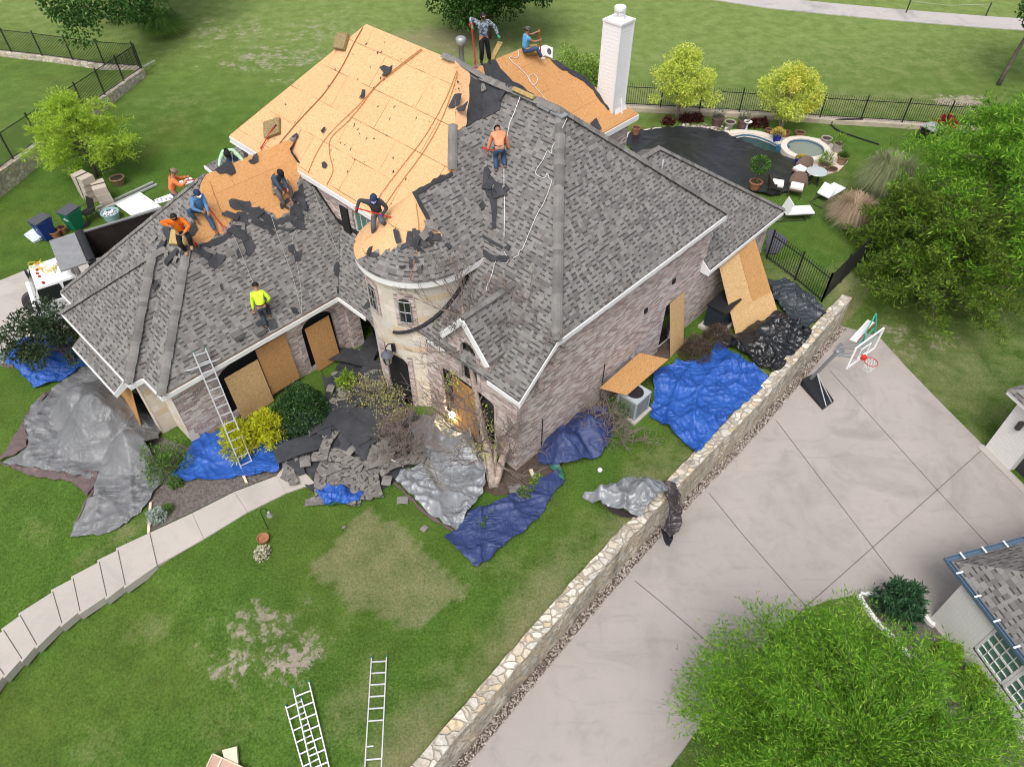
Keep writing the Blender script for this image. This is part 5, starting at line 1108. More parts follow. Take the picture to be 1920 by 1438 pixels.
drape('black_sheeting', 'glossy black plastic sheeting in front of the leaning wood sheets', [(1348, 646), (1392, 628), (1420, 610), (1452, 592), (1490, 605), (1519, 628), (1514, 640), (1480, 690), (1456, 716), (1420, 692), (1382, 662)], T_black, [(1440, 640, 1.2, .2)], .17, 81, .5)
drape('charcoal_tarp', 'dark grey tarp draped from the black fence over the black sheeting', [(1436, 530), (1480, 535), (1520, 565), (1548, 592), (1530, 603), (1512, 618), (1488, 632), (1474, 605), (1464, 585), (1448, 570)], T_char, [(1470, 560, .9, .3)], .13, 83, .9, lift=.08)
drape('grey_ground_sheet', 'grey fabric sheet on the lawn at the rear corner of the brick house', [(1434, 478), (1440, 430), (1455, 436), (1477, 455), (1455, 478)], mat('dark_grey_fabric', (.075, .08, .092), .8), (), .04, 85)
def wz(x, y):
    s = wall_side(x, y)
    return 0.14 * sstep(-.9, -.2, s) if s < .24 else max(-.3, .16 - (s - .24) * .9)
t = drape('silver_tarp', 'bundled silver and dark brown tarp hanging over the stone retaining wall', [(1090, 937), (1096, 930), (1120, 932), (1150, 918), (1212, 912), (1240, 922), (1256, 955), (1250, 970), (1222, 992), (1195, 996), (1188, 980), (1150, 965), (1110, 948)], T_silver, [(1200, 945, 1.0, .62), (1140, 940, .6, .3), (1225, 965, .6, .3)], .17, 91, .1, zf=wz)
drape('', '', [(1212, 914), (1240, 915), (1262, 918), (1276, 930), (1281, 955), (1278, 985), (1258, 998), (1244, 985), (1252, 968), (1256, 952), (1240, 925)], T_dbrown, [(1245, 935, .5, .3)], .12, 92, .6, .05, zf=wz, parent=t, part='brown_fold', zpx=.15)
drape('', '', [(1120, 948), (1150, 955), (1170, 965), (1192, 985), (1165, 975), (1140, 965)], T_dbrown, (), .1, 93, .6, .2, parent=t, part='brown_fold')
drape('', '', [(1240, 988), (1262, 982), (1264, 996), (1257, 1018), (1251, 1016), (1244, 1000)], T_black, (), .08, 94, .6, .06, zf=wz, parent=t, part='black_tail', zpx=0.0)
# ================================================================ POOL
M_pink = mat('pale_pink_paving', (.62, .52, .46), .85, (.54, .46, .42), 3, bmp=.3, bsc=12); M_cop = mat('cream_coping', (.66, .60, .52), .8, (.58, .53, .47), 5)
flat('pool_deck', pxpoly([(1168, 262), (1172, 250), (1230, 240), (1300, 240), (1360, 252), (1400, 248), (1430, 252), (1452, 262), (1470, 258), (1500, 255), (1540, 262), (1572, 276), (1588, 290), (1589, 305), (1572, 322), (1540, 331), (1505, 330), (1480, 345), (1470, 355), (1440, 360), (1300, 330), (1200, 295)]), .03, M_pink, .06)
mw, nt, b = newmat('pool_water'); b.inputs['Base Color'].default_value = (.022, .055, .055, 1); b.inputs['Roughness'].default_value = .06; bump(nt, b, nz(nt, coord(nt, 'World'), 5, 3), .12, .03)
mw2, nt, b = newmat('spa_water'); b.inputs['Base Color'].default_value = (.20, .23, .19, 1); b.inputs['Roughness'].default_value = .08; bump(nt, b, nz(nt, coord(nt, 'World'), 6, 3), .12, .03)
M_tile = mat('blue_pool_tile', (.02, .07, .13), .25, (.08, .2, .3), 30, .04)
flat('pool_water', pxpoly([(1374, 262), (1395, 258), (1420, 262), (1444, 271), (1464, 281), (1470, 296), (1440, 300), (1400, 285)]), .05, mw, .02)
cp = MB(); A = [g(*p) for p in [(1360, 252), (1376, 250.5), (1394, 250), (1423, 253), (1443, 260), (1460, 269), (1472, 280)]]; A = smooth_line(A, 4); o = wall_strip([(p.x, p.y) for p in A], .38, .12, -.05); o.build('x', M_cop); pc = bpy.data.objects['x']; pc.name = 'pool_coping'; structure(pc)
A2 = smooth_line([g(*p) for p in [(1372, 260), (1396, 256), (1421, 260), (1444, 269), (1463, 279)]], 4); o = wall_strip([(p.x, p.y) for p in A2], .06, .11, 0).build('pool_tile_band', M_tile); structure(o)
sp = g(1507, 288); st_ = thing('hot_tub', 'round cream rimmed hot tub at the end of the black covered pool', 'hot tub', sp)
MB().lathe([(1.28, 0), (1.3, .32), (1.28, .36), (.98, .36), (.96, .3)], sp, 48).build('rim', M_cop, st_); MB().lathe([(.965, .34), (.965, .15)], sp, 48).build('tile_band', M_tile, st_)
MB().lathe([(0, .2), (.97, .2)], sp, 40).build('water', mw2, st_); bq = g(1466, 283); MB().box(bq + Vector((0, 0, .16)), (.55, .4, .3), Matrix.Rotation(.5, 3, 'Z')).build('spillway_tiles', M_tile, st_)
drape('pool_cover', 'large black plastic sheet over the pool weighted with a clay pot', [(1172, 268), (1180, 254), (1196, 246), (1214, 250), (1225, 240), (1222, 248), (1250, 243), (1290, 243), (1330, 247), (1358, 254), (1385, 266), (1420, 282), (1455, 292), (1488, 305), (1492, 320), (1484, 345), (1474, 352), (1480, 362), (1445, 372), (1300, 335), (1190, 292)], tarp_mat('pool_sheeting', (0.016, 0.017, 0.020), .33, .35, .55), (), .035, 95, .1, lift=.13, zf=lambda x, y: 0.0, step=.14)
# ================================================================ POTS AND GARDEN THINGS
M_terra = mat('terracotta', (.36, .16, .085), .85, (.28, .12, .07), 6); M_urn = mat('brown_glazed_pot', (.10, .06, .055), .5, (.16, .10, .09), 8); M_bpot = mat('cobalt_glaze', (.012, .03, .26), .2); M_wpot = mat('grey_concrete_pot', (.42, .38, .35), .9, (.34, .30, .28), 8); M_barrel = mat('weathered_barrel', (.23, .14, .08), .85, (.34, .23, .15), 8); M_potsoil = mat('potting_soil', (.05, .035, .025), .95)
L_flow = leaf_mat('yellow_flowers', (.42, .34, .05), (.62, .50, .08), (.7, .62, .3)); L_wflow = leaf_mat('white_flowers', (.35, .36, .2), (.6, .58, .45), (.75, .72, .6)); L_reed = leaf_mat('grass_leaves', (.09, .2, .02), (.18, .33, .04), (.3, .42, .08)); L_grn = leaf_mat('grey_green_leaves', (.10, .15, .09), (.18, .23, .15), (.26, .3, .2)); L_rfl = leaf_mat('red_flowers', (.35, .01, .02), (.5, .02, .04), (.6, .08, .08))
def pot(label, px, r, h, m, plant=None, pl=None, z=0.0, hole=True, loc=None, name='flower_pot'):
    b = Vector(loc) if loc is not None else at(px[0], px[1], z); t = thing(name, label, 'pot', b)
    MB().lathe([(0, 0), (r * .7, 0), (r * .78, h * .2), (r * .98, h * .86), (r * 1.08, h * .87), (r * 1.08, h), (r * .92, h), (r * .9, h * .85)], b, 20).build('pot', m, t, smooth=False)
    MB().lathe([(0, h * .86), (r * .91, h * .86)], b, 16).build('soil', M_potsoil, t)
    if plant:
        lm, n, pr, ph, lf = pl; rg = np.random.default_rng(int(px[0]) if px else 5); d = rnd_dirs(n, rg); d[:, 2] = np.abs(d[:, 2]); P = np.array(b) + np.array((0, 0, h * .85)) + d * np.array((pr, pr, ph)) * rg.uniform(.2, 1, (n, 1)) ** .5; leaves(plant, P, d + np.array((0, 0, .6)), lf[0] * rg.uniform(.6, 1.3, n), lf[1], lm, t)
    return t
pot('terracotta pot standing on the corner of the black pool cover', (1192, 252), .24, .42, M_terra, z=.15)
pot('brown urn with a wispy grey plant, left of the pots along the back lawn', (1343, 238), .34, .6, M_urn, 'plant', (L_grn, 260, .28, .75, (.22, .02)))
pot('shallow tan bowl between the two brown urns', (1367, 239), .3, .35, M_wpot)
pot('brown urn with a wispy grey plant beside the red plants by the pool', (1391, 242), .34, .6, M_urn, 'plant', (L_grn, 260, .28, .75, (.22, .02)))
pot('blue glazed pot with yellow flowers beside the pool edge', (1455, 266), .27, .5, M_bpot, 'flowers', (L_flow, 420, .4, .35, (.09, .06)))
pot('blue glazed pot with pale flowers in front of the hot tub', (1497, 316), .3, .6, M_bpot, 'flowers', (L_flow, 360, .3, .28, (.08, .06)), .03)
pot('barrel pot with tall green grass on the pink paving', (1541, 324), .3, .5, M_barrel, 'grass', (L_reed, 240, .32, .6, (.35, .025)), .03)
pot('barrel pot with a round green plant at the rim of the pink paving', (1577, 307), .28, .45, M_barrel, 'plant', (L_shrub, 420, .3, .25, (.1, .06)), .03)
pot('grey pot with green and tan grass beside the hot tub', (1568, 284), .27, .48, M_wpot, 'grass', (L_reed, 260, .35, .5, (.25, .03)), .03)
pot('empty clay saucer pot lying flat on the pink paving', (1561, 319), .24, .1, M_terra, z=.03)
pot('tan clay pot near the back of the hot tub', (1547, 270), .28, .36, M_wpot); pot('small terracotta pot on the grass behind the hot tub', (1498, 257), .26, .3, M_terra)
pot('clay pot right of the blue pot with yellow flowers', (1472, 257), .2, .32, M_terra); pot('tiny clay pot on the lawn left of the blue pot', (1440, 250), .18, .24, M_terra)
tp = pot('wide terracotta pot with a small round topped tree on the pool cover', (1414, 354), .31, .42, M_terra, 'leaves', (L_shrub, 10, .1, .1, (.1, .06)), .16)
b = at(1414, 354, .16); MB().tube([b + Vector((0, 0, .4)), b + Vector((.02, .02, .75)), b + Vector((-.03, .03, 1.05))], [.035, .03, .025], 6).build('stem', M_bark, tp); rg = np.random.default_rng(8); d = rnd_dirs(1100, rg); leaves('foliage', np.array(b) + np.array((0, .05, 1.3)) + d * np.array((.46, .46, .42)) * rg.uniform(.2, 1, (1100, 1)) ** .4, d, .1, .06, L_shrub, tp)
for i, (x, y) in enumerate([(1252, 232), (1286, 228), (1306, 226), (1410, 236), (1428, 236)]):
    bush('red_leaved_plant', ['dark red plant left of the others under the left birch', 'dark red plant behind the black pool cover under the left birch', 'dark red plant with white blooms right of the left birch', 'dark red plant beside the brown urn', 'dark red plant right of the blue white bird bath'][i], (x, y), .34, .4, L_red, 300, (.16, .09), 'plant', 200 + i, group='dark red plants behind the pool')
bb = at(1398, 247, 0); t = thing('bird_bath', 'small blue and white bird bath between the red plants', 'bird bath', bb); MB().lathe([(.14, 0), (.06, .1), (.06, .45), (.1, .5)], bb, 14).build('pedestal', mat('blue_white_glaze', (.2, .35, .5), .3, (.7, .75, .78), 14, .05), t); MB().lathe([(.08, .5), (.24, .6), (.22, .6), (0, .54)], bb, 16).build('bowl', M_white, t)
bs_ = at(1511, 312, .03); t = thing('garden_stool', 'blue and white patterned ceramic stool beside the blue pot', 'stool', bs_); MB().lathe([(.17, 0), (.23, .18), (.23, .3), (.17, .46), (0, .47)], bs_, 18).build('drum', bpy.data.materials['blue_white_glaze'], t, smooth=True)
stn = [(at(x, y, 0) + Vector((random.uniform(-.9, .9), random.uniform(-.35, .35), 0)), 0) for x, y in [(1300, 241), (1320, 242), (1335, 244), (1350, 247)] for _ in range(26)]; so_ = stones('border_stones', stn, .12, M_pebble); so_['kind'] = 'stuff'; tag(so_, 'loose pale stones along the far edge of the black pool cover', 'stones')
# pipes on the back lawn
tag(MB().tube(smooth_line([at(*p) for p in [(1558, 231, .06), (1566, 226, .2), (1585, 224, .28), (1618, 224, .25)]], 6), .06, 6).build('drain_pipe', M_black), 'short black pipe lying on the pale kerb by the back fence', 'pipe'); recenter(bpy.data.objects['drain_pipe'])
o = tag(MB().tube(smooth_line([at(*p) for p in [(1558, 234, .05), (1572, 245, .05), (1605, 257, .05), (1648, 271, .05)]], 6), .045, 6).build('garden_hose', M_black), 'long black pipe lying across the back lawn', 'pipe'); recenter(o)
# patio furniture
M_wick = mat('brown_wicker', (.16, .105, .08), .8, (.23, .16, .125), 20, bmp=.8, bsc=60); M_cush = mat('white_cushion', (.72, .70, .67), .85); M_dmet = mat('dark_metal', (.05, .045, .045), .45); M_sling = mat('white_sling', (.74, .74, .74), .7); M_tglass = mat('frosted_table_glass', (.42, .46, .46), .15)
def wicker_chair(label, px, rz, group='wicker chairs by the pool', m=None):
    b = at(px[0], px[1], 0); t = thing('wicker_chair', label, 'chair', b, rz, group); t.scale = (1.2, 1.2, 1.15); m = m or M_wick
    MB().box((0, 0, .38), (.56, .54, .08)).build('seat', m, t, True); MB().box((0, .03, .46), (.5, .46, .09)).build('cushion', M_cush, t, True)
    bk = MB(); vs = []; N = 12
    for i in range(N + 1):
        a = math.pi * (-.12 + 1.24 * i / N); x, y = .31 * math.cos(a), -.06 - .26 * math.sin(a); hh = .58 + .34 * max(0, math.sin(a)) ** .8; vs += [(x, y, .36), (x * 1.12, y * 1.15 - .03, hh), (x * 1.16, y * 1.2 - .05, hh), (x * 1.04, y * 1.06 - .03, .36)]
    bk.add(vs, [[4 * i + k, 4 * i + (k + 1) % 4, 4 * i + 4 + (k + 1) % 4, 4 * i + 4 + k] for i in range(N) for k in range(4)]); bk.build('backrest', m, t, True)
    for s in (-1, 1):
        for q in (-1, 1): MB().bar((s * .25, q * .24, 0), (s * .25, q * .22, .36), .04, .04).build('leg', M_dmet, t, True)
    return t
wicker_chair('brown wicker chair with a white cushion nearest the blue pots', (1497, 334), 2.2); wicker_chair('brown wicker chair with a white cushion in front of the round table', (1489, 366), 2.75); wicker_chair('wicker chair seen from the side half behind the low roof edge', (1452, 361), -1.9, m=M_dmet)
b = at(1524, 345, 0); t = thing('round_table', 'round glass topped table between the wicker chairs and the white lounger', 'table', b); MB().lathe([(0, .69), (.5, .69), (.52, .71), (.5, .73), (0, .73)], b, 32).build('tabletop', M_tglass, t)
for k in range(4): a = k * math.pi / 2 + .5; MB().bar(b + Vector((.16 * math.cos(a), .16 * math.sin(a), .69)), b + Vector((.3 * math.cos(a), .3 * math.sin(a), 0)), .05, .05).build('leg', M_dmet, t)
def lounger(label, px, rz, back):
    b = at(px[0], px[1], 0); t = thing('sun_lounger', label, 'sun lounger', b, rz, 'white sun loungers by the pool')
    MB().prism([(-.34, -.6, .36), (.34, -.6, .36), (.34, .8, .38), (-.34, .8, .38)], (0, 0, .06)).build('sling', M_sling, t, True)
    c, s = math.cos(back), math.sin(back); MB().prism([(-.34, -.6, .37), (-.34, -.6 - .62 * c, .37 + .62 * s), (.34, -.6 - .62 * c, .37 + .62 * s), (.34, -.6, .37)], (0, .05 * s, .05 * c)).build('backrest', M_sling, t, True)
    f = MB()
    for x in (-.33, .33): f.bar((x, -.6, .33), (x, .8, .35), .04, .04); f.bar((x, -1.05, .03), (x, .5, .03), .03, .03)
    for y in (-1.05, .5): f.bar((-.33, y, .03), (.33, y, .03), .03, .03)
    f.build('frame', M_dmet, t, True)
    for x in (-.33, .33):
        for y0, y1 in ((-.45, -.8), (.3, .5)): MB().bar((x, y0, .35), (x, y1, .03), .03, .03).build('leg', M_dmet, t, True)
    return t
lounger('white sun lounger with raised back next to the pampas grass', (1552, 372), -.9, 2.3); lounger('white sun lounger just beyond the corner of the low roof', (1488, 408), -1.5, 1.9)
b = at(1740, 262, 0); t = thing('wire_cart', 'black slatted garden cart near the back fence', 'cart', b, .55); MB().box((0, 0, .75), (1.0, .9, .06)).build('top', mat('grey_lid', (.32, .32, .33), .4), t, True)
f = MB()
for k in range(9): f.bar((-.48 + .12 * k, -.45, .1), (-.48 + .12 * k, -.45, .72), .03, .03)
for k in range(8): f.bar((-.5, -.42 + .12 * k, .1), (-.5, -.42 + .12 * k, .72), .03, .03)
f.box((0, 0, .38), (.9, .8, .6)); f.build('slatted_body', M_black, t, True)
for s in (-1, 1): MB().tube([(s * .4 - .03, -.5, .14), (s * .4 + .03, -.5, .14)], .14, 14).build('wheel', M_dmet, t, True)
bush('red_flowering_plant', 'bright red flowering plant behind the black garden cart', (1772, 240), .55, .7, L_rfl, 700, (.2, .12), 'plant', 210)
# ================================================================ UTILITY THINGS
ac = g(1184, 770); t = thing('air_conditioner', 'grey air conditioner on a pale pad by the long brick wall', 'air conditioner', ac, YAW)
m_ac = mat('grey_louvre_metal', (.20, .215, .225), .5); M_acl = mat('pale_grey_metal', (.36, .40, .42), .4)
MB().box((0, 0, .05), (1.05, 1.05, .1)).build('pad', M_walk, t, True); bd = MB()
for k in range(22): bd.box((0, 0, .14 + .035 * k), (.82, .82, .02))
bd.box((0, 0, .5), (.79, .79, .8)); bd.build('louvred_body', m_ac, t, True); MB().box((0, 0, .95), (.85, .85, .09)).build('top', M_acl, t, True); MB().lathe([(0, 1.01), (.3, 1.01), (.32, 1.0)], (0, 0, 0), 24).build('fan_grille', M_black, t, True)
for i, j in ((-1, -1), (1, -1), (1, 1), (-1, 1)): MB().box((.39 * i, .39 * j, .5), (.06, .06, .85)).build('corner_post', M_acl, t, True)
gb = W(11.1, -.85); t = thing('utility_cabinet', 'dark navy utility cabinet between the brick wall and the leaning wood sheets', 'cabinet', gb, YAW); MB().box((0, 0, .06), (1.5, 1.0, .12)).build('pad', M_walk, t, True); MB().box((0, 0, .62), (1.15, .75, 1.0)).build('body', mat('dark_navy_metal', (.022, .028, .04), .4), t, True); MB().prism([(-.62, -.42, 1.12), (.62, -.42, 1.12), (.62, .42, 1.12), (-.62, .42, 1.12)], (0, 0, .07)).build('lid', M_black, t, True)
# boards over windows and equipment
def board(label, q, m, th=.02, name='osb_sheet', cat='wood sheet', group=None):
    q = [Vector(p) for p in q]; n = (q[1] - q[0]).cross(q[3] - q[0]).normalized(); mb = MB(); mb.prism(q, n * th); o = mb.build(name, m); tag(o, label, cat, group); return recenter(o)
wv = lambda u0, u1, z0, z1, v0=8.88, v1=8.82, sk=0: [W(u0, v1, z0), W(u1, v1, z0 + sk), W(u1, v0, z1 + sk), W(u0, v0, z1)]
board('pale wood sheet leaning over the left part of the big arched window behind the ladder', wv(-5.15, -3.85, .05, 2.05, 8.78, 8.6), M_ply); board('orange wood sheet covering the right part of the big arched window behind the dark bush', wv(-3.8, -2.6, .25, 2.4, 8.84, 8.72), M_ply2)
board('wood sheet standing in the smaller arched window near the entry', wv(-1.83, -.78, .05, 2.1, 8.84, 8.68), M_ply2)
board('wood sheet over the garage opening behind the grey tarp', [W(-7.9, 10.6, 0), W(-7.9, 12.2, 0), W(-7.5, 12.2, 2.3), W(-7.5, 10.6, 2.3)][::-1], M_ply2)
board('orange wood sheet in the middle of the front window behind the birch', [W(-.04, 2.9, .15), W(-.04, 1.72, .15), W(-.03, 1.72, 2.6), W(-.03, 2.9, 2.6)], M_ply2)
board('narrow wood sheet leaning on the door of the long brick wall', [W(8.15, -.55, 0), W(9.1, -.5, 0), W(9.1, -.05, 2.4), W(8.15, -.07, 2.4)], M_ply)
TL, TR_, BR, BL = at(1346, 492, 2.72), at(1414, 448, 2.72), at(1458, 590, 0.05), at(1379, 628, 0.05)
bil = lambda s, t_, up=0: (TL + (TR_ - TL) * s) * (1 - t_) + (BL + (BR - BL) * s) * t_ + Vector((0, 0, up))
for lab, s0, s1, t0, t1, up, mm in (('left of the two upper wood sheets leaning from the ground to the low eave', 0, .54, 0, .78, 0.0, M_ply), ('right upper wood sheet with orange streaks leaning against the low eave', .53, 1.0, .0, .8, .03, M_ply2), ('lowest wood sheet of the leaning group, ending on the black sheeting', -.01, 1.0, .70, 1.02, .06, M_ply)):
    board(lab, [bil(s0, t1, up), bil(s1, t1, up), bil(s1, t0, up), bil(s0, t0, up)], mm, .018)
board('wood sheet laid flat on top of the grey air conditioner', [at(1175, 742, 1.1), at(1253, 674, 1.02), at(1199, 662, 1.16), at(1124, 728, 1.2)], M_ply2, .018)
M_pale = mat('white_board', (.80, .80, .79), .6)
board('white board lying on the lawn behind the black truck bed', [at(246, 405, .06), at(302, 388, .06), at(264, 362, .08), at(218, 385, .08)], M_pale, .03, 'white_board', 'board')
# printed shingle wrappers
def printed(label, q, rows, name='printed_wrapper'):
    q = [Vector(p) for p in q]; t = thing(name, label, 'wrapper', q[0]); n = (q[1] - q[0]).cross(q[3] - q[0]).normalized(); MB().prism(q, n * .015).build('paper', M_pale, t); mb = MB(); P = lambda a, b: q[0] + (q[1] - q[0]) * a + (q[3] - q[0]) * b + n * .02
    rn = random.Random(4)
    for i in range(rows):
        for j in range(5):
            a, c = .06 + .19 * j, .12 + .8 * i / rows; mb.add([P(a, c), P(a + rn.uniform(.08, .15), c), P(a + rn.uniform(.08, .15), c + .5 / rows), P(a, c + .5 / rows)], [[0, 1, 2, 3]])
    mb.build('print', mat('grey_violet_print', (.20, .18, .26), .7), t); return t
printed('white wrapper sheets with grey violet print at the left roof edge', [on2 for on2 in (at(293, 383, 4.6), at(334, 372, 5.0), at(328, 361, 5.0), at(290, 375, 4.6))], 3)
printed('white sack with black print beside the worker in the brown cap', [at(340, 350, 5.9), at(366, 341, 6.1), at(358, 333, 6.1), at(336, 341, 5.9)], 2)
# ladders
def ladder(label, base, top, width_dir, w=.42, group=None, standoff=None, n0=.15):
    base, top = Vector(base), Vector(top); d = (top - base); L = d.length; d /= L; s = Vector(width_dir); s = (s - d * s.dot(d)).normalized(); up = s.cross(d); t = thing('aluminium_ladder', label, 'ladder', base, 0, group)
    for k in (-1, 1): MB().bar(base + s * k * w / 2, top + s * k * w / 2, .03, .075, up).build('rail', M_alu, t)
    x = n0
    while x < L - .05: MB().bar(base + d * x - s * w / 2, base + d * x + s * w / 2, .035, .035, up).build('rung', M_alu, t); x += .305
    for k in (-1, 1): MB().box(top + s * k * w / 2, (.05, .05, .08)).build('end_cap', mat('green_plastic_cap', (.02, .16, .10), .6) if 'green_plastic_cap' not in bpy.data.materials else bpy.data.materials['green_plastic_cap'], t)
    if standoff:
        c = base + d * standoff; nn = -up if (-up).z > up.z else up; pts = [c + s * -.62 + up * -.25, c + s * -.5 + up * -.03, c + s * -.2, c + s * .2, c + s * .5 + up * -.03, c + s * .62 + up * -.25]; MB().tube(smooth_line(pts, 5), .025, 7).build('standoff_arm', M_alu, t)
    return t
LB = g(464, 876); e_ = W(-5.62, 8.5, 2.98); dd = (e_ - LB).normalized(); LT = LB + dd * ((e_ - LB).length * 1.2)
ladder('aluminium ladder leaning on the gutter of the brick wing with a curved standoff bar', LB, LT, EU, .4, None, (e_ - LB).length * 1.06)
zl = lambda x, y: g(x, y, .06)
ladder('single aluminium ladder lying on the lawn right of the crossed pair', zl(702, 1462) + Vector((0, -.6, 0)), zl(711, 1231), (1, 0, 0), .41, 'ladders lying on the front lawn')
ladder('upper right ladder of the crossed pair lying on the front lawn', zl(603, 1445) + (zl(603, 1445) - zl(566, 1286)) * .3 + Vector((0, 0, .1)), zl(566, 1286) + Vector((0, 0, .1)), (1, .3, 0), .42, 'ladders lying on the front lawn')
ladder('lower left ladder of the crossed pair lying on the front lawn', zl(588, 1445) + (zl(588, 1445) - zl(550, 1315)) * .3, zl(550, 1315), (1, .3, 0), .42, 'ladders lying on the front lawn')
# wooden crate and plank at the bottom edge
M_pinkw = mat('pinkish_plywood', (.44, .27, .22), .8, (.52, .36, .28), 4); M_edge = mat('pale_wood_edge', (.62, .54, .40), .8)
cz = g(425, 1440); q = [at(399, 1413, cz.z + .22), at(462, 1441, cz.z + .22), at(440, 1500, cz.z + .22), at(372, 1470, cz.z + .22)]; t = thing('wooden_box', 'shallow pinkish wooden box at the bottom edge of the lawn', 'box', cz); MB().prism([p - Vector((0, 0, .2)) for p in q][::-1], (0, 0, .2)).build('body', M_pinkw, t); f = MB()
for a, b in zip(q, q[1:] + q[:1]): f.bar(a + Vector((0, 0, .01)), b + Vector((0, 0, .01)), .03, .03)
f.bar(q[0] + (q[1] - q[0]) * .28 + Vector((0, 0, .012)), q[3] + (q[2] - q[3]) * .28 + Vector((0, 0, .012)), .05, .03); f.build('edge_strip', M_edge, t)
board('pale wooden plank sticking out behind the pinkish box', [g(427, 1440, .08), g(449, 1434, .08), g(446, 1399, .1), g(419, 1406, .1)], M_edge, .08, 'wood_plank', 'plank')
# basketball hoop
hb = at(1530, 745, DRV + .02); t = thing('basketball_hoop', 'portable basketball hoop leaning over the driveway beside the stone wall', 'basketball hoop', hb); M_hbase = mat('black_plastic', (.02, .022, .026), .5); M_hgrey = mat('grey_steel', (.30, .31, .32), .4); M_red = mat('orange_red_paint', (.55, .04, .025), .4)
Zb = DRV + .02; fl_, fr_, nr_, nl_ = at(1500, 722, Zb), at(1524, 710, Zb), at(1562, 754, Zb), at(1542, 769, Zb)
bb_ = MB(); up = Vector((0, 0, 1)); bb_.add([fl_, fr_, nr_, nl_, fl_ + up * .35, fr_ + up * .35, nr_ + up * .1, nl_ + up * .1], [[3, 2, 1, 0], [4, 5, 6, 7], [0, 1, 5, 4], [1, 2, 6, 5], [2, 3, 7, 6], [3, 0, 4, 7]]); bb_.build('base', M_hbase, t)
pb = (fl_ + fr_) / 2 + up * .3 + (nr_ - fr_) * .1; pt = at(1571, 659, 1.35); MB().bar(pb, pt, .1, .1).build('pole', M_hgrey, t)
for k in (-1, 1): MB().bar(pb + (pt - pb) * .25, (nr_ + nl_) / 2 + (nr_ - nl_) * .25 * k + up * .12, .03, .03).build('brace', M_alu, t)
BLc, BRc = at(1590, 689, 1.4), at(1640, 652, 1.4); bdx = (BRc - BLc).normalized(); fwd = Vector((-bdx.y, bdx.x, 0)); fwd = fwd if fwd.dot(at(1629, 683, 1.55) - BLc) > 0 else -fwd; BLc = BLc - bdx * .1; bw = 1.7; BRc = BLc + bdx * bw
gm, nt, b_ = newmat('clear_backboard'); b_.inputs['Base Color'].default_value = (.55, .58, .58, 1); b_.inputs['Alpha'].default_value = .25; b_.inputs['Roughness'].default_value = .1
MB().prism([BLc, BRc, BRc + up * 1.0, BLc + up * 1.0], -fwd * .02).build('backboard', gm, t); f = MB()
for a, c in ((BLc, BRc), (BRc, BRc + up), (BRc + up, BLc + up), (BLc + up, BLc)): f.bar(a, c, .05, .06)
mid = (BLc + BRc) / 2; sq = [mid + bdx * s * .3 + up * z for s, z in ((-1, .15), (1, .15), (1, .6), (-1, .6))]
for a, c in zip(sq, sq[1:] + sq[:1]): f.bar(a + fwd * .01, c + fwd * .01, .03, .03)
f.build('backboard_frame', M_white, t)
for s in (-.3, .3):
    for z in (.2, .6): MB().bar(pt + up * (z - .4), mid + bdx * s + up * z - fwd * .02, .04, .04).build('support_arm', M_hgrey, t)
rc = mid + fwd * .4 + up * .12; rp = [rc + Vector((.225 * math.cos(2 * math.pi * k / 24), .225 * math.sin(2 * math.pi * k / 24), 0)) for k in range(25)]; MB().tube(rp, .016, 6).build('rim', M_red, t); MB().box(mid + fwd * .09 + up * .12, (.16, .16, .14)).build('rim_bracket', M_red, t)
nm = MB()
for k in range(12):
    for s in (-1, 1):
        pts = []
        for j in range(5): f_ = j / 4; a = 2 * math.pi * (k + s * f_ * 1.0) / 12; r = .22 - .1 * f_; pts.append(rc + Vector((r * math.cos(a), r * math.sin(a), -.42 * f_)))
        nm.tube(pts, .008, 4, False)
nm.build('net', M_white, t)
# teal framed portable goal with a white slatted tray behind the hoop
gb_ = at(1622, 640, DRV); t = thing('folding_table_frame', 'teal and white folded frame standing behind the basketball hoop', 'frame', gb_); M_teal = mat('teal_paint', (.06, .38, .29), .4)
fr_pts = [(1643, 588, -.05), (1641, 629, DRV + .1), (1618, 648, DRV + .1), (1622, 625, -.05)]; P4 = [at(*p) for p in fr_pts]; f = MB()
for a, c in zip(P4, P4[1:] + P4[:1]): f.bar(a, c, .05, .05)
f.bar(P4[1], at(1606, 646, DRV + .1), .05, .05); f.bar(at(1640, 615, -.8), at(1610, 645, -.9), .04, .04); f.build('frame', M_teal, t)
TQ = [at(1594, 637, -.3), at(1607, 641, -.3), at(1640, 606, -.3), at(1627, 601, -.3)]; f = MB(); n_ = 9
for k in range(n_): a, c = TQ[0] + (TQ[1] - TQ[0]) * (k / (n_ - 1)), TQ[3] + (TQ[2] - TQ[3]) * (k / (n_ - 1)); f.bar(a, c, .025, .02)
f.build('slatted_tray', M_sling, t); MB().tube([TQ[1], TQ[0], TQ[3], TQ[2]], .03, 6).build('tray_rim', M_white, t); MB().bar(TQ[1], TQ[2], .03, .03).build('red_bar', mat('dull_red_paint', (.25, .02, .03), .5), t)
tag(drape('crumpled_sheet', 'crumpled white plastic lying at the foot of the stone wall by the hoop', [(1562, 662), (1572, 650), (1582, 655), (1580, 668), (1570, 672)], T_silver, (), .12, 97, .2, zf=lambda x, y: DRV + .05, zpx=DRV), 'crumpled white plastic lying at the foot of the stone wall by the hoop', 'plastic sheet')
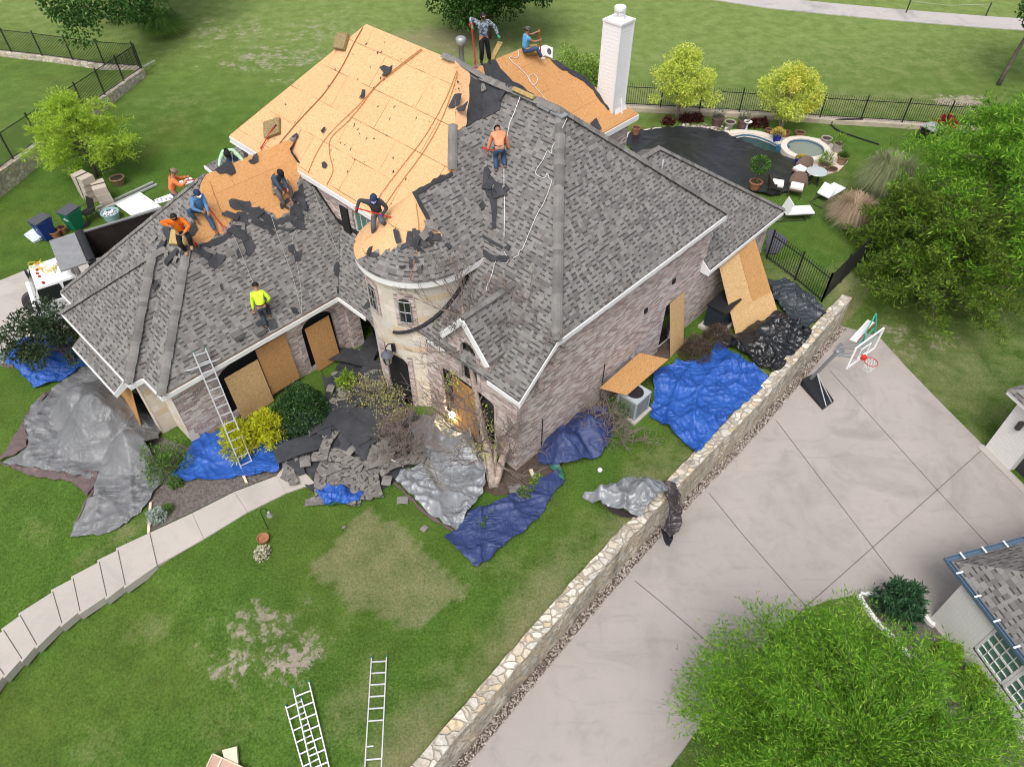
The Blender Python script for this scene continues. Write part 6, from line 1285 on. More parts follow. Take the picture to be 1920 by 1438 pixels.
# wheelie bins
def wheelie(label, px, rz, m, lidm, mark):
    b = at(px[0], px[1], 0); t = thing('wheelie_bin', label, 'bin', b, rz)
    q = lambda z, w, d: [(-w, -d, z), (w, -d, z), (w, d, z), (-w, d, z)]; mb = MB(); A_ = q(.08, .25, .26) + q(.95, .32, .36); mb.add(A_, [[3, 2, 1, 0], [0, 1, 5, 4], [1, 2, 6, 5], [2, 3, 7, 6], [3, 0, 4, 7], [4, 5, 6, 7]]); mb.build('body', m, t, True)
    MB().prism(q(.94, .345, .385), (0, 0, .06)).build('rim', m, t, True); MB().prism([(-.33, -.4, 1.0), (.33, -.4, 1.0), (.33, .38, 1.06), (-.33, .38, 1.06)], (0, 0, .05)).build('lid', lidm, t, True)
    for s in (-1, 1): MB().tube([(s * .29 - .03, .3, .13), (s * .29 + .03, .3, .13)], .13, 14).build('wheel', M_dmet, t, True)
    MB().tube([(-.25, .42, .95), (-.25, .47, 1.0), (.25, .47, 1.0), (.25, .42, .95)], .018, 6).build('handle', M_dmet, t, True)
    mk = MB()
    if mark == 'bar':
        for k in range(3): mk.box((-.11 + .11 * k, -.325, .66), (.09, .012, .07))
        mk.box((0, -.335, .75), (.06, .012, .05))
    else:
        for k in range(3): a = 2.1 * k; mk.box((.045 * math.cos(a), -.325, .66 + .045 * math.sin(a)), (.05, .012, .03))
    mk.build('printed_mark', M_white, t, True); return t
M_lid = mat('dark_grey_lid', (.075, .08, .09), .5)
wheelie('blue wheelie bin with a grey lid beside the white crate lids', (93, 447), -.55, mat('blue_plastic', (.012, .035, .19), .45), M_lid, 'tri'); wheelie('green wheelie bin with a grey lid beside the black chair', (146, 429), -.45, mat('green_plastic', (.006, .14, .075), .45), M_lid, 'bar')
M_clear = mat('clear_pale_plastic', (.60, .68, .72), .3)
for i, (x, y, a) in enumerate(((70, 441, -.4), (66, 446, -.7))):
    b = at(x, y, .02 + .12 * (1 - i)); t = thing('storage_tote', ['pale translucent storage lid on top of its pair by the blue bin', 'pale translucent storage lid under the other one by the blue bin'][i], 'storage box', b, a); MB().box((0, 0, .05), (.85, .5, .1)).build('tray', M_clear, t, True); MB().box((0, 0, .115), (.7, .36, .03)).build('raised_panel', M_clear, t, True); MB().box((0, 0, .1), (.9, .55, .02)).build('rim', M_clear, t, True)
pot('terracotta pot nearest the blue wheelie bin', (107, 445), .24, .36, M_terra); pot('terracotta pot between the clay pot and the green bin', (120, 437), .2, .32, M_terra); pot('wide ribbed tan pot on the lawn right of the carton stacks', (224, 346), .34, .4, M_barrel)
b = at(211, 410, 0); t = thing('wash_tub', 'round pale blue tub filled with white scraps on the lawn', 'tub', b); MB().lathe([(0, 0), (.33, 0), (.4, .36), (.43, .37), (.41, .39), (.36, .37), (.34, .3)], b, 24).build('tub', mat('pale_blue_plastic', (.28, .42, .47), .4), t); sm_ = MB()
for k in range(26): a, r = random.random() * 6.28, .3 * random.random() ** .5; sm_.box(b + Vector((r * math.cos(a), r * math.sin(a), .3 + random.random() * .05)), (.12, .07, .03), Euler((random.random(), random.random(), random.random() * 6)).to_matrix())
sm_.build('scraps', M_pale, t)
# black patio chair
b = at(170, 412, 0); t = thing('patio_chair', 'black mesh patio chair beside the green bin', 'chair', b, 2.6); MB().box((0, 0, .42), (.55, .52, .03)).build('seat', M_black, t, True); MB().prism([(-.27, -.26, .45), (.27, -.26, .45), (.27, -.42, 1.0), (-.27, -.42, 1.0)], (0, .03, 0)).build('backrest', M_black, t, True)
for s in (-1, 1):
    MB().tube([(s * .3, .26, 0), (s * .3, .24, .62), (s * .3, -.3, .64)], .018, 6).build('armrest', M_dmet, t, True)
    for q in (-.3, .26): MB().bar((s * .27, q, 0), (s * .27, q * .9, .42), .03, .03).build('leg', M_dmet, t, True)
# cartons of roofing material in two stacks
M_card = mat('pale_cardboard', (.46, .41, .35), .85, (.46, .39, .32), 3); M_strap = mat('dark_strap', (.05, .035, .03), .6)
def carton(label, c, rz, d=(.95, .62, .33)):
    t = thing('carton', label, 'carton', c, rz, 'strapped cartons on the lawn'); MB().box((0, 0, d[2] / 2), d).build('box', M_card, t, True); MB().box((0, 0, d[2] / 2), (.1, d[1] + .012, d[2] + .012)).build('strap', M_strap, t, True); return t
s1, s2 = at(172, 372, 0), at(200, 380, 0); labs = ['bottom', 'middle', 'topmost']
for k in range(4): carton('%s strapped carton of the taller stack by the young tree' % ['bottom', 'second from bottom', 'third from bottom', 'topmost'][k], s1 + Vector((.03 * k, -.02 * k, .335 * k)), -.75 + .05 * k)
for k in range(3): carton('%s strapped carton of the shorter stack right of the taller one' % labs[k], s2 + Vector((-.02 * k, .02 * k, .335 * k)), -.95 - .04 * k)
for i, (a, c) in enumerate((((181, 391), (287, 342)), ((184, 397), (294, 346)))): o = tag(MB().bar(at(*a, .15 + .03 * i), at(*c, .08), .1, .09).build('gutter_length', M_alu), ['farther of two white gutter lengths lying on the lawn', 'nearer of two white gutter lengths, beside the white board'][i], 'gutter', 'white gutter lengths on the lawn'); recenter(o)
o = tag(MB().bar(at(268, 126, .35), at(290, 114, .3), .09, .06).build('white_pipe', M_alu), 'white pipe end sticking out at the corner of the low stone wall', 'pipe'); recenter(o)
# dump truck
tk = thing('dump_truck', 'white dump truck with a black steel bed parked behind the garage wing', 'truck', W(-6.7, 19.0), YAW + math.pi - .22); M_tw = mat('white_truck_paint', (.80, .80, .80), .3); M_bed = mat('rusty_black_steel', (.016, .012, .010), .75, (.035, .026, .022), 3); M_gst = mat('worn_grey_steel', (.20, .205, .21), .5, (.26, .265, .27), 3)
def bevelbox(mb, x0, x1, y0, y1, z0, z1, tx0=0, tx1=0, ty=0): mb.add([(x0, y0, z0), (x1, y0, z0), (x1, y1, z0), (x0, y1, z0), (x0 + tx0, y0 + ty, z1), (x1 - tx1, y0 + ty, z1), (x1 - tx1, y1 - ty, z1), (x0 + tx0, y1 - ty, z1)], [[3, 2, 1, 0], [4, 5, 6, 7], [0, 1, 5, 4], [1, 2, 6, 5], [2, 3, 7, 6], [3, 0, 4, 7]]); return mb
cb = MB(); bevelbox(cb, -.85, 1.15, -.98, .98, .5, 1.35); bevelbox(cb, -.82, 1.0, -.95, .95, 1.35, 2.05, .06, .28, .1); bevelbox(cb, -.74, .68, -.84, .84, 2.05, 2.12, .1, .16, .12)
cb.build('cab', M_tw, tk, True)
MB().add([(1.0, -.86, 1.38), (1.0, .86, 1.38), (.74, .8, 2.0), (.74, -.8, 2.0)], [[0, 1, 2, 3]]).build('windshield', M_glass, tk, True).location.x = .012
for s in (-1, 1):
    for x0, x1 in ((-.72, -.2), (-.1, .72)): MB().prism([(x0, s * .952, 1.42), (x1 + .1, s * .952, 1.42), (x1, s * .868, 1.98), (x0 + .03, s * .868, 1.98)], (0, s * .012, 0)).build('side_window', M_glass, tk, True)
    MB().box((.95, s * 1.2, 1.5), (.08, .3, .36)).build('wing_mirror', M_black, tk, True)
    for x in (1.2, -3.4): MB().tube([(x, s * .78, .45), (x, s * 1.0, .45)], .45, 20).build('wheel', M_dmet, tk, True)
for y in (-.75, -.25, 0, .25, .75): MB().lathe([(.06, 0), (.05, .06), (0, .07)], (.5 - .12 * abs(y), y, 2.12), 8).build('marker_light', mat('amber_red_lens', (.4, .05, .02), .3) if 'amber_red_lens' not in bpy.data.materials else bpy.data.materials['amber_red_lens'], tk, True)
bd = MB(); X0, X1 = -6.2, -1.35
for y in (-1.15, 1.15): bd.box(((X0 + X1) / 2, y, 1.8), (X1 - X0, .06, 1.6))
bd.box(((X0 + X1) / 2, 0, 1.0), (X1 - X0, 2.3, .08)); bd.box((X1, 0, 1.85), (.06, 2.3, 1.7)); bd.box((X0, 0, 1.6), (.06, 2.3, 1.2)); bd.build('dump_bed', M_bed, tk, True)
rm = MB()
for y in (-1.15, 1.15): rm.box(((X0 + X1) / 2, y, 2.62), (X1 - X0, .1, .06))
rm.build('bed_rim', M_gst, tk, True); MB().prism([(X1 - .05, -1.2, 2.62), (X1 + 1.0, -1.2, 2.6), (X1 + 1.0, 1.2, 2.6), (X1 - .05, 1.2, 2.62)], (0, 0, .05)).build('cab_shield', M_gst, tk, True); MB().tube([(X1 - .15, -1.2, 2.6), (X1 - .15, 1.2, 2.6)], .16, 14).build('rolled_cover', M_black, tk, True); MB().box((-2.4, 0, .7), (6.5, .8, .3)).build('chassis', M_dmet, tk, True)
# yellow straps on the cab roof
ys = MB(); rn = random.Random(3)
for k in range(6): c = Vector((.15 + rn.gauss(0, .14), -.3 + rn.gauss(0, .2), 2.15)); ys.tube(smooth_line([c + Vector((rn.gauss(0, .16), rn.gauss(0, .2), rn.uniform(0, .04))) for _ in range(5)], 5), .014, 4)
ys = [tk.matrix_basis @ Vector(p) for p in ys.v] and ys; yt = thing('yellow_strap', 'tangle of yellow straps lying on the white truck roof', 'strap', tk.location + Vector((0, 0, 2.12)), tk.rotation_euler.z); ys.v = [(p[0], p[1], p[2] - 2.12) for p in ys.v]; ys.build('webbing', mat('yellow_webbing', (.62, .50, .06), .7), yt, True)
# lamps
lp = on(722, 612, PL_N); tw = R(193); l0 = house.matrix_basis @ Vector((TU + 1.95 * math.cos(tw), TV + 1.95 * math.sin(tw), 2.75)); od = house.matrix_basis.to_3x3() @ Vector((math.cos(tw), math.sin(tw), 0)); t = thing('wall_lantern', 'big black lantern hanging from the stone tower beside the entry', 'lantern', l0)
lc = l0 + od * .38; MB().box(l0 + od * .02, (.12, .12, .3)).build('wall_plate', M_black, t); MB().tube(smooth_line([l0 + Vector((0, 0, .1)), l0 + od * .2 + Vector((0, 0, .32)), lc + Vector((0, 0, .3)), lc + Vector((0, 0, .12))], 6), .02, 6).build('arm', M_black, t)
MB().lathe([(0, .14), (.1, .12), (.21, -.02), (.22, -.05), (.19, -.06)], lc, 14).build('cap', mat('grey_black_metal', (.10, .11, .14), .35), t); MB().lathe([(.17, -.06), (.12, -.42)], lc, 6).build('glass', mat('lantern_glass', (.25, .24, .22), .2), t)
lf = MB()
for k in range(6): a = k * math.pi / 3; lf.bar(lc + Vector((.175 * math.cos(a), .175 * math.sin(a), -.06)), lc + Vector((.125 * math.cos(a), .125 * math.sin(a), -.44)), .02, .02)
lf.lathe([(0, -.5), (.06, -.48), (.13, -.43), (.12, -.41)], lc, 12); lf.build('cage', M_black, t)
wl_ = at(846, 783, .0); LQ = at(847, 778, .42); t = thing('garden_light', 'small glowing garden light left of the boarded front window', 'garden light', wl_); MB().tube([wl_, LQ - Vector((0, 0, .1))], .025, 8).build('stake', M_black, t); me_, nt, b_ = newmat('lit_bulb'); b_.inputs['Emission Color'].default_value = (1, .78, .45, 1); b_.inputs['Emission Strength'].default_value = 40; MB().lathe([(0, .12), (.09, .08), (.12, 0), (.09, -.08), (0, -.12)], LQ, 12).build('bulb', me_, t)
pl_ = bpy.data.lights.new('bulb_light', 'POINT'); pl_.energy = 14; pl_.color = (1, .72, .38); pl_.shadow_soft_size = .1; po = bpy.data.objects.new('bulb_light', pl_); COL.objects.link(po); po.parent = t; po.location = LQ + Vector((0, -.22, .1)) - wl_
# bird feeder pole with clay dish, flowers
b = g(503, 992); t = thing('garden_hook', 'black shepherd hook with a hanging bell on the front lawn', 'garden hook', b); MB().tube(smooth_line([b, b + Vector((0, 0, .8)), b + Vector((.02, 0, 1.05)), b + Vector((.14, 0, 1.15)), b + Vector((.24, 0, 1.02))], 6), .012, 6).build('hook', M_black, t); MB().lathe([(0, 1.0), (.04, .97), (.09, .8), (.1, .78)], b + Vector((.24, 0, 0)), 12).build('bell', M_metal, t)
b = g(495, 1013); t = thing('clay_dish', 'round terracotta dish on the lawn above the small flower clump', 'dish', b); MB().lathe([(0, .1), (.14, .1), (.17, .16), (.19, .16), (.17, .06), (.1, 0)], b, 22).build('dish', M_terra, t); MB().lathe([(0, .14), (.03, .13), (.03, .1)], b, 8).build('knob', M_terra, t)
bush('flower_clump', 'small clump of pale yellow and red flowers on the front lawn', (493, 1040), .24, .3, L_wflow, 420, (.08, .06), 'flowers', 222, fill=.1)
o = tag(MB().lathe([(0, -.09), (.06, -.07), (.09, 0), (.06, .07), (0, .09)], g(1125, 881, .09), 16).build('white_ball', M_pale, smooth=True), 'small white ball on the lawn near the navy mound', 'ball'); recenter(o)
o = tag(MB().bar(g(995, 880, .05), g(1002, 898, .05), .12, .04).build('trim_scrap', M_edge), 'short pale wood scrap by the corner of the brick house', 'scrap'); recenter(o)
o = tag(MB().tube(smooth_line([g(697, 833, .32), g(707, 846, .25), g(728, 860, .22), g(757, 873, .16)], 6), .05, 6).build('white_pipe', M_pale), 'bent white pipe lying across the shingle debris', 'pipe'); recenter(o)
for i, (a, c) in enumerate((((283, 943), (279, 1000)), ((452, 882), (463, 906)))): o = tag(MB().bar(g(*a, .05), g(*c, .05), .08, .1).build('edging_board', M_edge), ['pale edging board at the left end of the planting bed', 'short pale edging board below the blue tarp and ladder'][i], 'board'); recenter(o)
# white bed edging at the neighbour's island
for i, P in enumerate(([(1608, 1118), (1622, 1140), (1640, 1165), (1665, 1190), (1690, 1218), (1715, 1240)], [(1612, 1117), (1640, 1116), (1648, 1118)], [(1712, 1140), (1730, 1155), (1742, 1170), (1750, 1174)])):
    A = smooth_line([at(*p, DRV + .05) for p in P], 4); o = wall_strip(rough_line([(p.x, p.y) for p in A], .3, .015), .12, DRV + .2, DRV).build('stone_edging', M_white); tag(o, ['long white stone edging between grass island and mulch bed', 'short white stone edging left of the dark conifer shrub', 'white stone edging right of the dark conifer shrub'][i], 'edging'); recenter(o)
# stakes with a rope along the cart path
sa, sb = at(1702, 16, .5), at(1852, 22, .5)
for i, p in enumerate((sa, sb)): o = tag(MB().bar(p - Vector((0, 0, .5)), p + Vector((0, 0, .6)), .07, .07).build('wooden_stake', M_dmet), ['left dark stake beside the cart path', 'right dark stake beside the cart path'][i], 'stake'); recenter(o)
o = tag(MB().tube([sa + Vector((0, 0, .5)), (sa + sb) / 2 + Vector((0, 0, .3)), sb + Vector((0, 0, .5))], .01, 4).build('boundary_rope', M_metal), 'thin pale rope between the two stakes by the cart path', 'rope'); recenter(o)
# ================================================================ NEIGHBOUR'S HOUSE (white brick) AND GARAGE
cb0 = at(1746, 1157, DRV); H2 = height(cb0, 1088); c_eave = at(1783, 1052, cb0.z + H2 + .05); r1_ = at(1920, 1015, c_eave.z); r2_ = at(1905, 1218, c_eave.z)
d1 = (r1_ - c_eave).normalized(); d2 = (r2_ - c_eave).normalized(); d2 = Vector((d1.y, -d1.x, 0)) if Vector((d1.y, -d1.x, 0)).dot(d2) > 0 else Vector((-d1.y, d1.x, 0))
nh = thing('white_brick_house', 'white painted brick house with grey shingles and a blue grey gutter at the right edge', 'house', cb0)
L1, L2 = 9.0, 11.0; E0 = c_eave; E1 = E0 + d1 * L1; E2 = E0 + d2 * L2; top = E0 + (d1 + d2) * 4.4 + Vector((0, 0, 3.2))
MB().poly([E0, E1, E0 + d1 * L1 + d2 * 4.4 + Vector((0, 0, 3.2)), top]).poly([E0, top, E0 + d2 * L2 + d1 * 4.4 + Vector((0, 0, 3.2)), E2]).build('shingle_roof', M_shingle, nh)
M_gut = mat('blue_grey_gutter', (.10, .155, .22), .4)
for a, c, nn in ((E0 - d2 * .0, E1, -d2), (E0, E2, -d1)):
    gt = MB(); o1 = nn * .1
    for off, hgt in ((nn * .0, -.05), (nn * .13, -.0)): gt.bar(a + off + Vector((0, 0, hgt)) - (c - a).normalized() * (.13 if hgt == 0 else 0), c + off + Vector((0, 0, hgt)), .02, .12)
    gt.bar(a + nn * .065 + Vector((0, 0, -.08)), c + nn * .065 + Vector((0, 0, -.08)), .13, .02); gt.build('gutter', M_gut, nh); k = .4
    while k < (c - a).length: p = a + (c - a).normalized() * k; MB().bar(p - nn * .06 + Vector((0, 0, .06)), p + nn * .16 + Vector((0, 0, .06)), .05, .02).build('gutter_clip', M_white, nh); k += .75
    pass
i1 = (d1 + d2) * .0; wc = cb0.copy(); wtop = c_eave.z - .1
wo2 = lambda along, z: wc + d2 * along + Vector((0, 0, z - DRV))
wn_ = [(1.35, .75), (3.6, .75), (3.6, 2.15), (1.35, 2.15)]
V, F = region([(0, 0), (10, 0), (10, wtop - DRV), (0, wtop - DRV)], [wn_]); MB().add([wc + d2 * x + Vector((0, 0, y)) for x, y in V], F).build('brick_wall', M_wbrick, nh)
MB().add([wc, wc + d1 * 8, wc + d1 * 8 + Vector((0, 0, wtop - DRV)), wc + Vector((0, 0, wtop - DRV))], [[0, 1, 2, 3]]).build('brick_wall', M_wbrick, nh)
inn = d1 * .1
for a, c in ((1.38, 2.43), (2.52, 3.57)):
    P_ = lambda x, z, dp=0.0: wc + d2 * x + Vector((0, 0, z)) + d1 * (.1 - dp); wdw = MB().poly([P_(a, .78), P_(c, .78), P_(c, 2.12), P_(a, 2.12)]).build('window', M_gglass if a > 2 else M_gglass, nh); f = MB()
    for x0, z0, x1, z1, w_ in ((a, .78, c, .78, .08), (c, .78, c, 2.12, .08), (c, 2.12, a, 2.12, .08), (a, 2.12, a, .78, .08), (a, 1.42, c, 1.42, .06), ((a + c) / 2, .78, (a + c) / 2, 2.12, .02), (a + .26, .78, a + .26, 2.12, .015), (c - .26, .78, c - .26, 2.12, .015), (a, 1.1, c, 1.1, .015), (a, 1.77, c, 1.77, .015)): f.bar(P_(x0, z0, .02), P_(x1, z1, .02), w_, .04, d1)
    f.build('frame', M_white, wdw)
gc = at(1846, 839, DRV); gh = thing('white_garage', 'white painted garage wall with a dark door at the right edge of the driveway', 'garage', gc); gd = (at(1900, 893, DRV) - gc).normalized(); gn = Vector((gd.y, -gd.x, 0)); gn = gn if gn.x > 0 else -gn
H3 = 2.7; gp = at(1883, 870, DRV); Lp = 1.15
MB().prism([gc, gc + gd * Lp, gc + gd * Lp + gn * .5, gc + gn * .5], (0, 0, H3)).build('pier', M_wbrick, gh); MB().prism([gc + gn * .5, gc + gn * .5 + gd * .3, gc + gd * .3 + gn * 6, gc + gn * 6], (0, 0, H3)).build('side_wall', M_wbrick, gh)
MB().prism([gc + gd * Lp + gn * .3, gc + gd * 6 + gn * .3, gc + gd * 6 + gn * .4, gc + gd * Lp + gn * .4], (0, 0, 2.3)).build('garage_door', mat('dark_grey_door', (.04, .042, .046), .5), gh); MB().prism([gc + gd * Lp, gc + gd * 6, gc + gd * 6 + gn * .5, gc + gd * Lp + gn * .5][::1], (0, 0, .4)).build('lintel', M_wbrick, gh).location.z += 2.3
MB().prism([gc - gd * .35 - gn * .35 + Vector((0, 0, H3)), gc + gd * 6 - gn * .35 + Vector((0, 0, H3)), gc + gd * 6 + gn * 6 + Vector((0, 0, H3)), gc - gd * .35 + gn * 6 + Vector((0, 0, H3))], (0, 0, .18)).build('eave', M_white, gh); rr = gc + Vector((0, 0, H3 + .19)); MB().poly([rr - gd * .4 - gn * .4, rr + gd * 6 - gn * .4, rr + gd * 6 + gn * 3 + Vector((0, 0, 2)), rr + gd * 2.5 + gn * 3 + Vector((0, 0, 2))]).poly([rr - gd * .4 + gn * 6, rr - gd * .4 - gn * .4, rr + gd * 2.5 + gn * 3 + Vector((0, 0, 2))]).build('shingle_roof', M_shingle, gh)
wlp = gc + gd * .55 - gn * .12 + Vector((0, 0, 1.9)); MB().box(wlp, (.14, .14, .36)).build('wall_lamp', M_dmet, gh); flat('garage_apron', [tuple((gc + gd * x + gn * y).to_2d()) for x, y in ((-.1, .02), (6, .02), (6, -.28), (-.1, -.28))], DRV + .06, M_walk, .05)
# rear porch roof behind the wing
pr = [at(384, 314, 3.3), at(400, 327, 3.3), at(480, 296, 3.3), at(462, 276, 3.3)]; z_ = Vector((0, 0, .25)); MB().prism([pr[0], pr[1] + z_ * 0, pr[2] + z_, pr[3] + z_], (0, 0, .04)).build('porch_roof', M_shingle, house); MB().bar(pr[0], pr[1], .05, .16).build('fascia', M_white, house)
# ================================================================ PEOPLE
M_skin = mat('skin', (.36, .19, .12), .6); M_hair = mat('black_hair', (.012, .01, .01), .6); M_jean = mat('blue_denim', (.03, .06, .12), .85, (.05, .09, .16), 9); M_blackp = mat('black_trousers', (.012, .012, .014), .85); M_greyp = mat('grey_trousers', (.085, .085, .09), .85, (.12, .12, .125), 8); M_boot = mat('brown_boots', (.20, .09, .045), .7); M_tanb = mat('tan_boots', (.40, .25, .13), .7); M_dshoe = mat('dark_shoes', (.03, .028, .028), .7); M_wshoe = mat('white_trainers', (.6, .6, .6), .6)
M_foam = mat('yellow_foam', (.50, .36, .14), .9, (.34, .24, .10), 7, bmp=.8, bsc=30); M_foamd = mat('speckled_foam', (.36, .28, .13), .95, (.16, .12, .06), 22, .1, bmp=.9, bsc=45)
M_belt = mat('harness_webbing', (.05, .02, .02), .8)
def skinmesh(name, V, E_, Rr, m, parent, root=0, sub=2, label=None):
    me = bpy.data.meshes.new(name); me.from_pydata([tuple(v) for v in V], E_, []); o = bpy.data.objects.new(name, me); COL.objects.link(o); o.parent = parent
    md = o.modifiers.new('Skin', 'SKIN'); md.use_smooth_shade = True; lay = me.skin_vertices[0].data
    for i, r in enumerate(Rr): lay[i].radius = (r, r) if not isinstance(r, tuple) else r; lay[i].use_root = (i == root)
    sb = o.modifiers.new('Subdivision', 'SUBSURF'); sb.levels = sub; sb.render_levels = sub; me.materials.append(m); return o
def ik(a, b, l1, l2, hint):
    a, b = Vector(a), Vector(b); d = b - a; L = d.length; mx = (l1 + l2) * .999
    if L > mx: b = a + d * (mx / L); d = b - a; L = mx
    x = (l1 * l1 - l2 * l2 + L * L) / (2 * L); h = math.sqrt(max(0, l1 * l1 - x * x)); dn = d / L; hn = Vector(hint) - dn * Vector(hint).dot(dn); hn.normalize(); return a + dn * x + hn * h, b
def person(label, loc, rz, hip, lean, hands, feet, shirt, pants, shoes, pl=None, side=0.0, twist=0.0, head=(0, 0), cap=None, sleeve='long', gloves=(None, None), knee=((0, 1, .2), (0, 1, .2)), elbow=((.6, -.5, -.6), (-.6, -.5, -.6)), harness=False, bare=False, beard=False, kneepads=None):
    t = thing('person', label, 'person', loc, rz); RZ = Matrix.Rotation(rz, 3, 'Z'); loc = Vector(loc)
    def gz(p):
        if pl is None: return p
        w = loc + RZ @ Vector(p); u, v = uv_of(w); return Vector((p[0], p[1], (pl[0] + pl[1] * u + pl[2] * v) - loc.z + p[2]))
    hip = Vector(hip); up = Vector((math.sin(side), math.sin(lean), math.cos(lean) * math.cos(side))).normalized(); rt = Vector((math.cos(twist), math.sin(twist), 0)); rt = (rt - up * rt.dot(up)).normalized(); fw = up.cross(rt)
    waist, chest, neck = hip + up * .17, hip + up * .36, hip + up * .52
    hp, hy = head; hd = (up * math.cos(hp) + fw * math.sin(hp)).normalized(); hc = neck + hd * .17; hf = (fw * math.cos(hp) - up * math.sin(hp)); hf = (hf * math.cos(hy) + rt * math.sin(hy)).normalized(); hr = hf.cross(hd)
    Sh = [hip + up * .46 + rt * .185 * s for s in (1, -1)]; Hp = [hip + rt * .095 * s for s in (1, -1)]
    Wr, El, An, Kn = [], [], [], []
    for i in range(2):
        e, w = ik(Sh[i], hands[i], .29, .27, RZ.inverted() @ (RZ @ Vector(elbow[i]))); El.append(e); Wr.append(w)
        f = gz(Vector(feet[i]) + Vector((0, 0, .09))); k, a = ik(Hp[i], f, .44, .43, knee[i]); Kn.append(k); An.append(a)
    # body: one continuous skin
    V = [hip, waist, chest, neck, neck + hd * .07, hc - hd * .03 + hf * .01, hc + hd * .07, hc + hd * .12]; E_ = [(0, 1), (1, 2), (2, 3), (3, 4), (4, 5), (5, 6), (6, 7)]; Rr = [(.125, .1), (.115, .09), (.13, .1), .065, .058, (.088, .098), (.092, .104), .065]
    for i in range(2):
        s = 1 if i == 0 else -1; n = len(V); fd = (Wr[i] - El[i]).normalized(); V += [Sh[i], El[i], Wr[i], Wr[i] + fd * .07]; E_ += [(2, n), (n, n + 1), (n + 1, n + 2), (n + 2, n + 3)]; Rr += [.06, .042, .03, .035]
        fx = fd.cross(fw); fx = fx.normalized() if fx.length > .05 else rt; cu = fd.cross(fx).normalized()
        for k in range(4):
            m0 = len(V); b0 = Wr[i] + fd * .09 + fx * (.022 * (k - 1.5)); ln = (.07, .08, .075, .06)[k]; V += [b0, b0 + (fd * .8 + cu * .5) * ln * .6, b0 + (fd * .6 + cu * 1.0) * ln * .9]; E_ += [(n + 3, m0), (m0, m0 + 1), (m0 + 1, m0 + 2)]; Rr += [.011, .009, .008]
        m0 = len(V); V += [Wr[i] + fd * .05 + fx * .045 * s, Wr[i] + fd * .09 + fx * .06 * s]; E_ += [(n + 3, m0), (m0, m0 + 1)]; Rr += [.012, .009]
        n = len(V); toe = (Vector((fw.x, fw.y, 0)).normalized() if Vector((fw.x, fw.y)).length > .1 else Vector((0, 1, 0))); V += [Hp[i], Kn[i], An[i]]; E_ += [(0, n), (n, n + 1), (n + 1, n + 2)]; Rr += [.085, .058, .042]
    body = skinmesh('body', V, E_, Rr, M_skin, t)
    # head details
    fm = MB(); fm.lathe([(0, .022), (.012, .014), (.016, 0), (.01, -.012), (0, -.014)], hc + hf * .1 + hd * .01, 8); fm.build('nose', M_skin, body, True, True)
    for s in (-1, 1):
        fm = MB(); fm.lathe([(0, .03), (.014, .02), (.016, -.01), (.008, -.03), (0, -.032)], hc + hr * .095 * s + hd * .0, 8); fm.build('ear', M_skin, body, True, True)
        fm = MB(); fm.lathe([(0, .01), (.011, 0), (0, -.01)], hc + hf * .092 + hr * .034 * s + hd * .03, 8); fm.build('eye', M_hair, body, True, True)
    fm = MB(); fm.bar(hc + hf * .095 - hd * .045 - hr * .025, hc + hf * .095 - hd * .045 + hr * .025, .012, .01); fm.build('mouth', mat('lips', (.25, .09, .07), .6) if 'lips' not in bpy.data.materials else bpy.data.materials['lips'], body, True)
    def dome(r, z0, squash, back=0.0, n=14):
        mb = MB(); vs = []; rings = 6
        for j in range(rings + 1):
            a = math.pi / 2 * j / rings
            for k in range(n):
                b = 2 * math.pi * k / n; q = Vector((math.cos(b) * math.cos(a), math.sin(b) * math.cos(a), math.sin(a))); vs.append(hc + hd * (z0 + q.z * r * squash) + hr * q.x * r * .88 + hf * (q.y * r * 1.04 - back))
        mb.add(vs, [[j * n + k, j * n + (k + 1) % n, (j + 1) * n + (k + 1) % n, (j + 1) * n + k] for j in range(rings) for k in range(n)]); return mb
    dome(.122, -.0, 1.15, .02).build('hair', M_hair, t, True, True)
    if cap:
        cp_ = dome(.132, .03, .9, .0).build('cap', cap[0], t, True, True); bd_ = MB(); c0 = hc + hd * .05
        vs = [c0 + hf * .09 + hr * .085 * s for s in (-1, -.5, 0, .5, 1)] + [c0 + hf * (.2 - .05 * abs(s)) + hr * .075 * s - hd * .015 for s in (-1, -.5, 0, .5, 1)]
        if cap[1] < 0: vs = [c0 * 2 - v for v in vs]
        bd_.add(vs, [[k, k + 1, k + 6, k + 5] for k in range(4)]); bd_.build('brim', cap[2] if len(cap) > 2 else cap[0], cp_, True)
    # clothes
    SV = [hip - up * .02, waist, chest, neck - up * .015]; SE = [(0, 1), (1, 2), (2, 3)]; SR = [(.175, .135), (.165, .13), (.175, .14), .085]
    for i in range(2):
        n = len(SV); SV += [Sh[i], El[i] if sleeve == 'long' else Sh[i] + (El[i] - Sh[i]) * .55]; SE += [(2, n), (n, n + 1)]; SR += [.09, .07 if sleeve == 'long' else .078]
        if sleeve == 'long': SV.append(Wr[i]); SE.append((n + 1, n + 2)); SR.append(.045)
    skinmesh('shirt', SV, SE, SR, shirt, t)
    PV = [hip + up * .04, hip - Vector((0, 0, .03))]; PE = [(0, 1)]; PR = [(.152, .122), (.14, .12)]
    for i in range(2): n = len(PV); PV += [Hp[i] - Vector((0, 0, .05)), Kn[i], An[i] + Vector((0, 0, .02))]; PE += [(1, n), (n, n + 1), (n + 1, n + 2)]; PR += [.115, .088, .074]
    skinmesh('trousers', PV, PE, PR, pants, t)
    for i in range(2): skinmesh('boot', [An[i] + Vector((0, 0, .05)), An[i] - Vector((0, 0, .045)), An[i] - Vector((0, 0, .055)) + toe * .17], [(0, 1), (1, 2)], [.05, .05, .042], shoes, t)
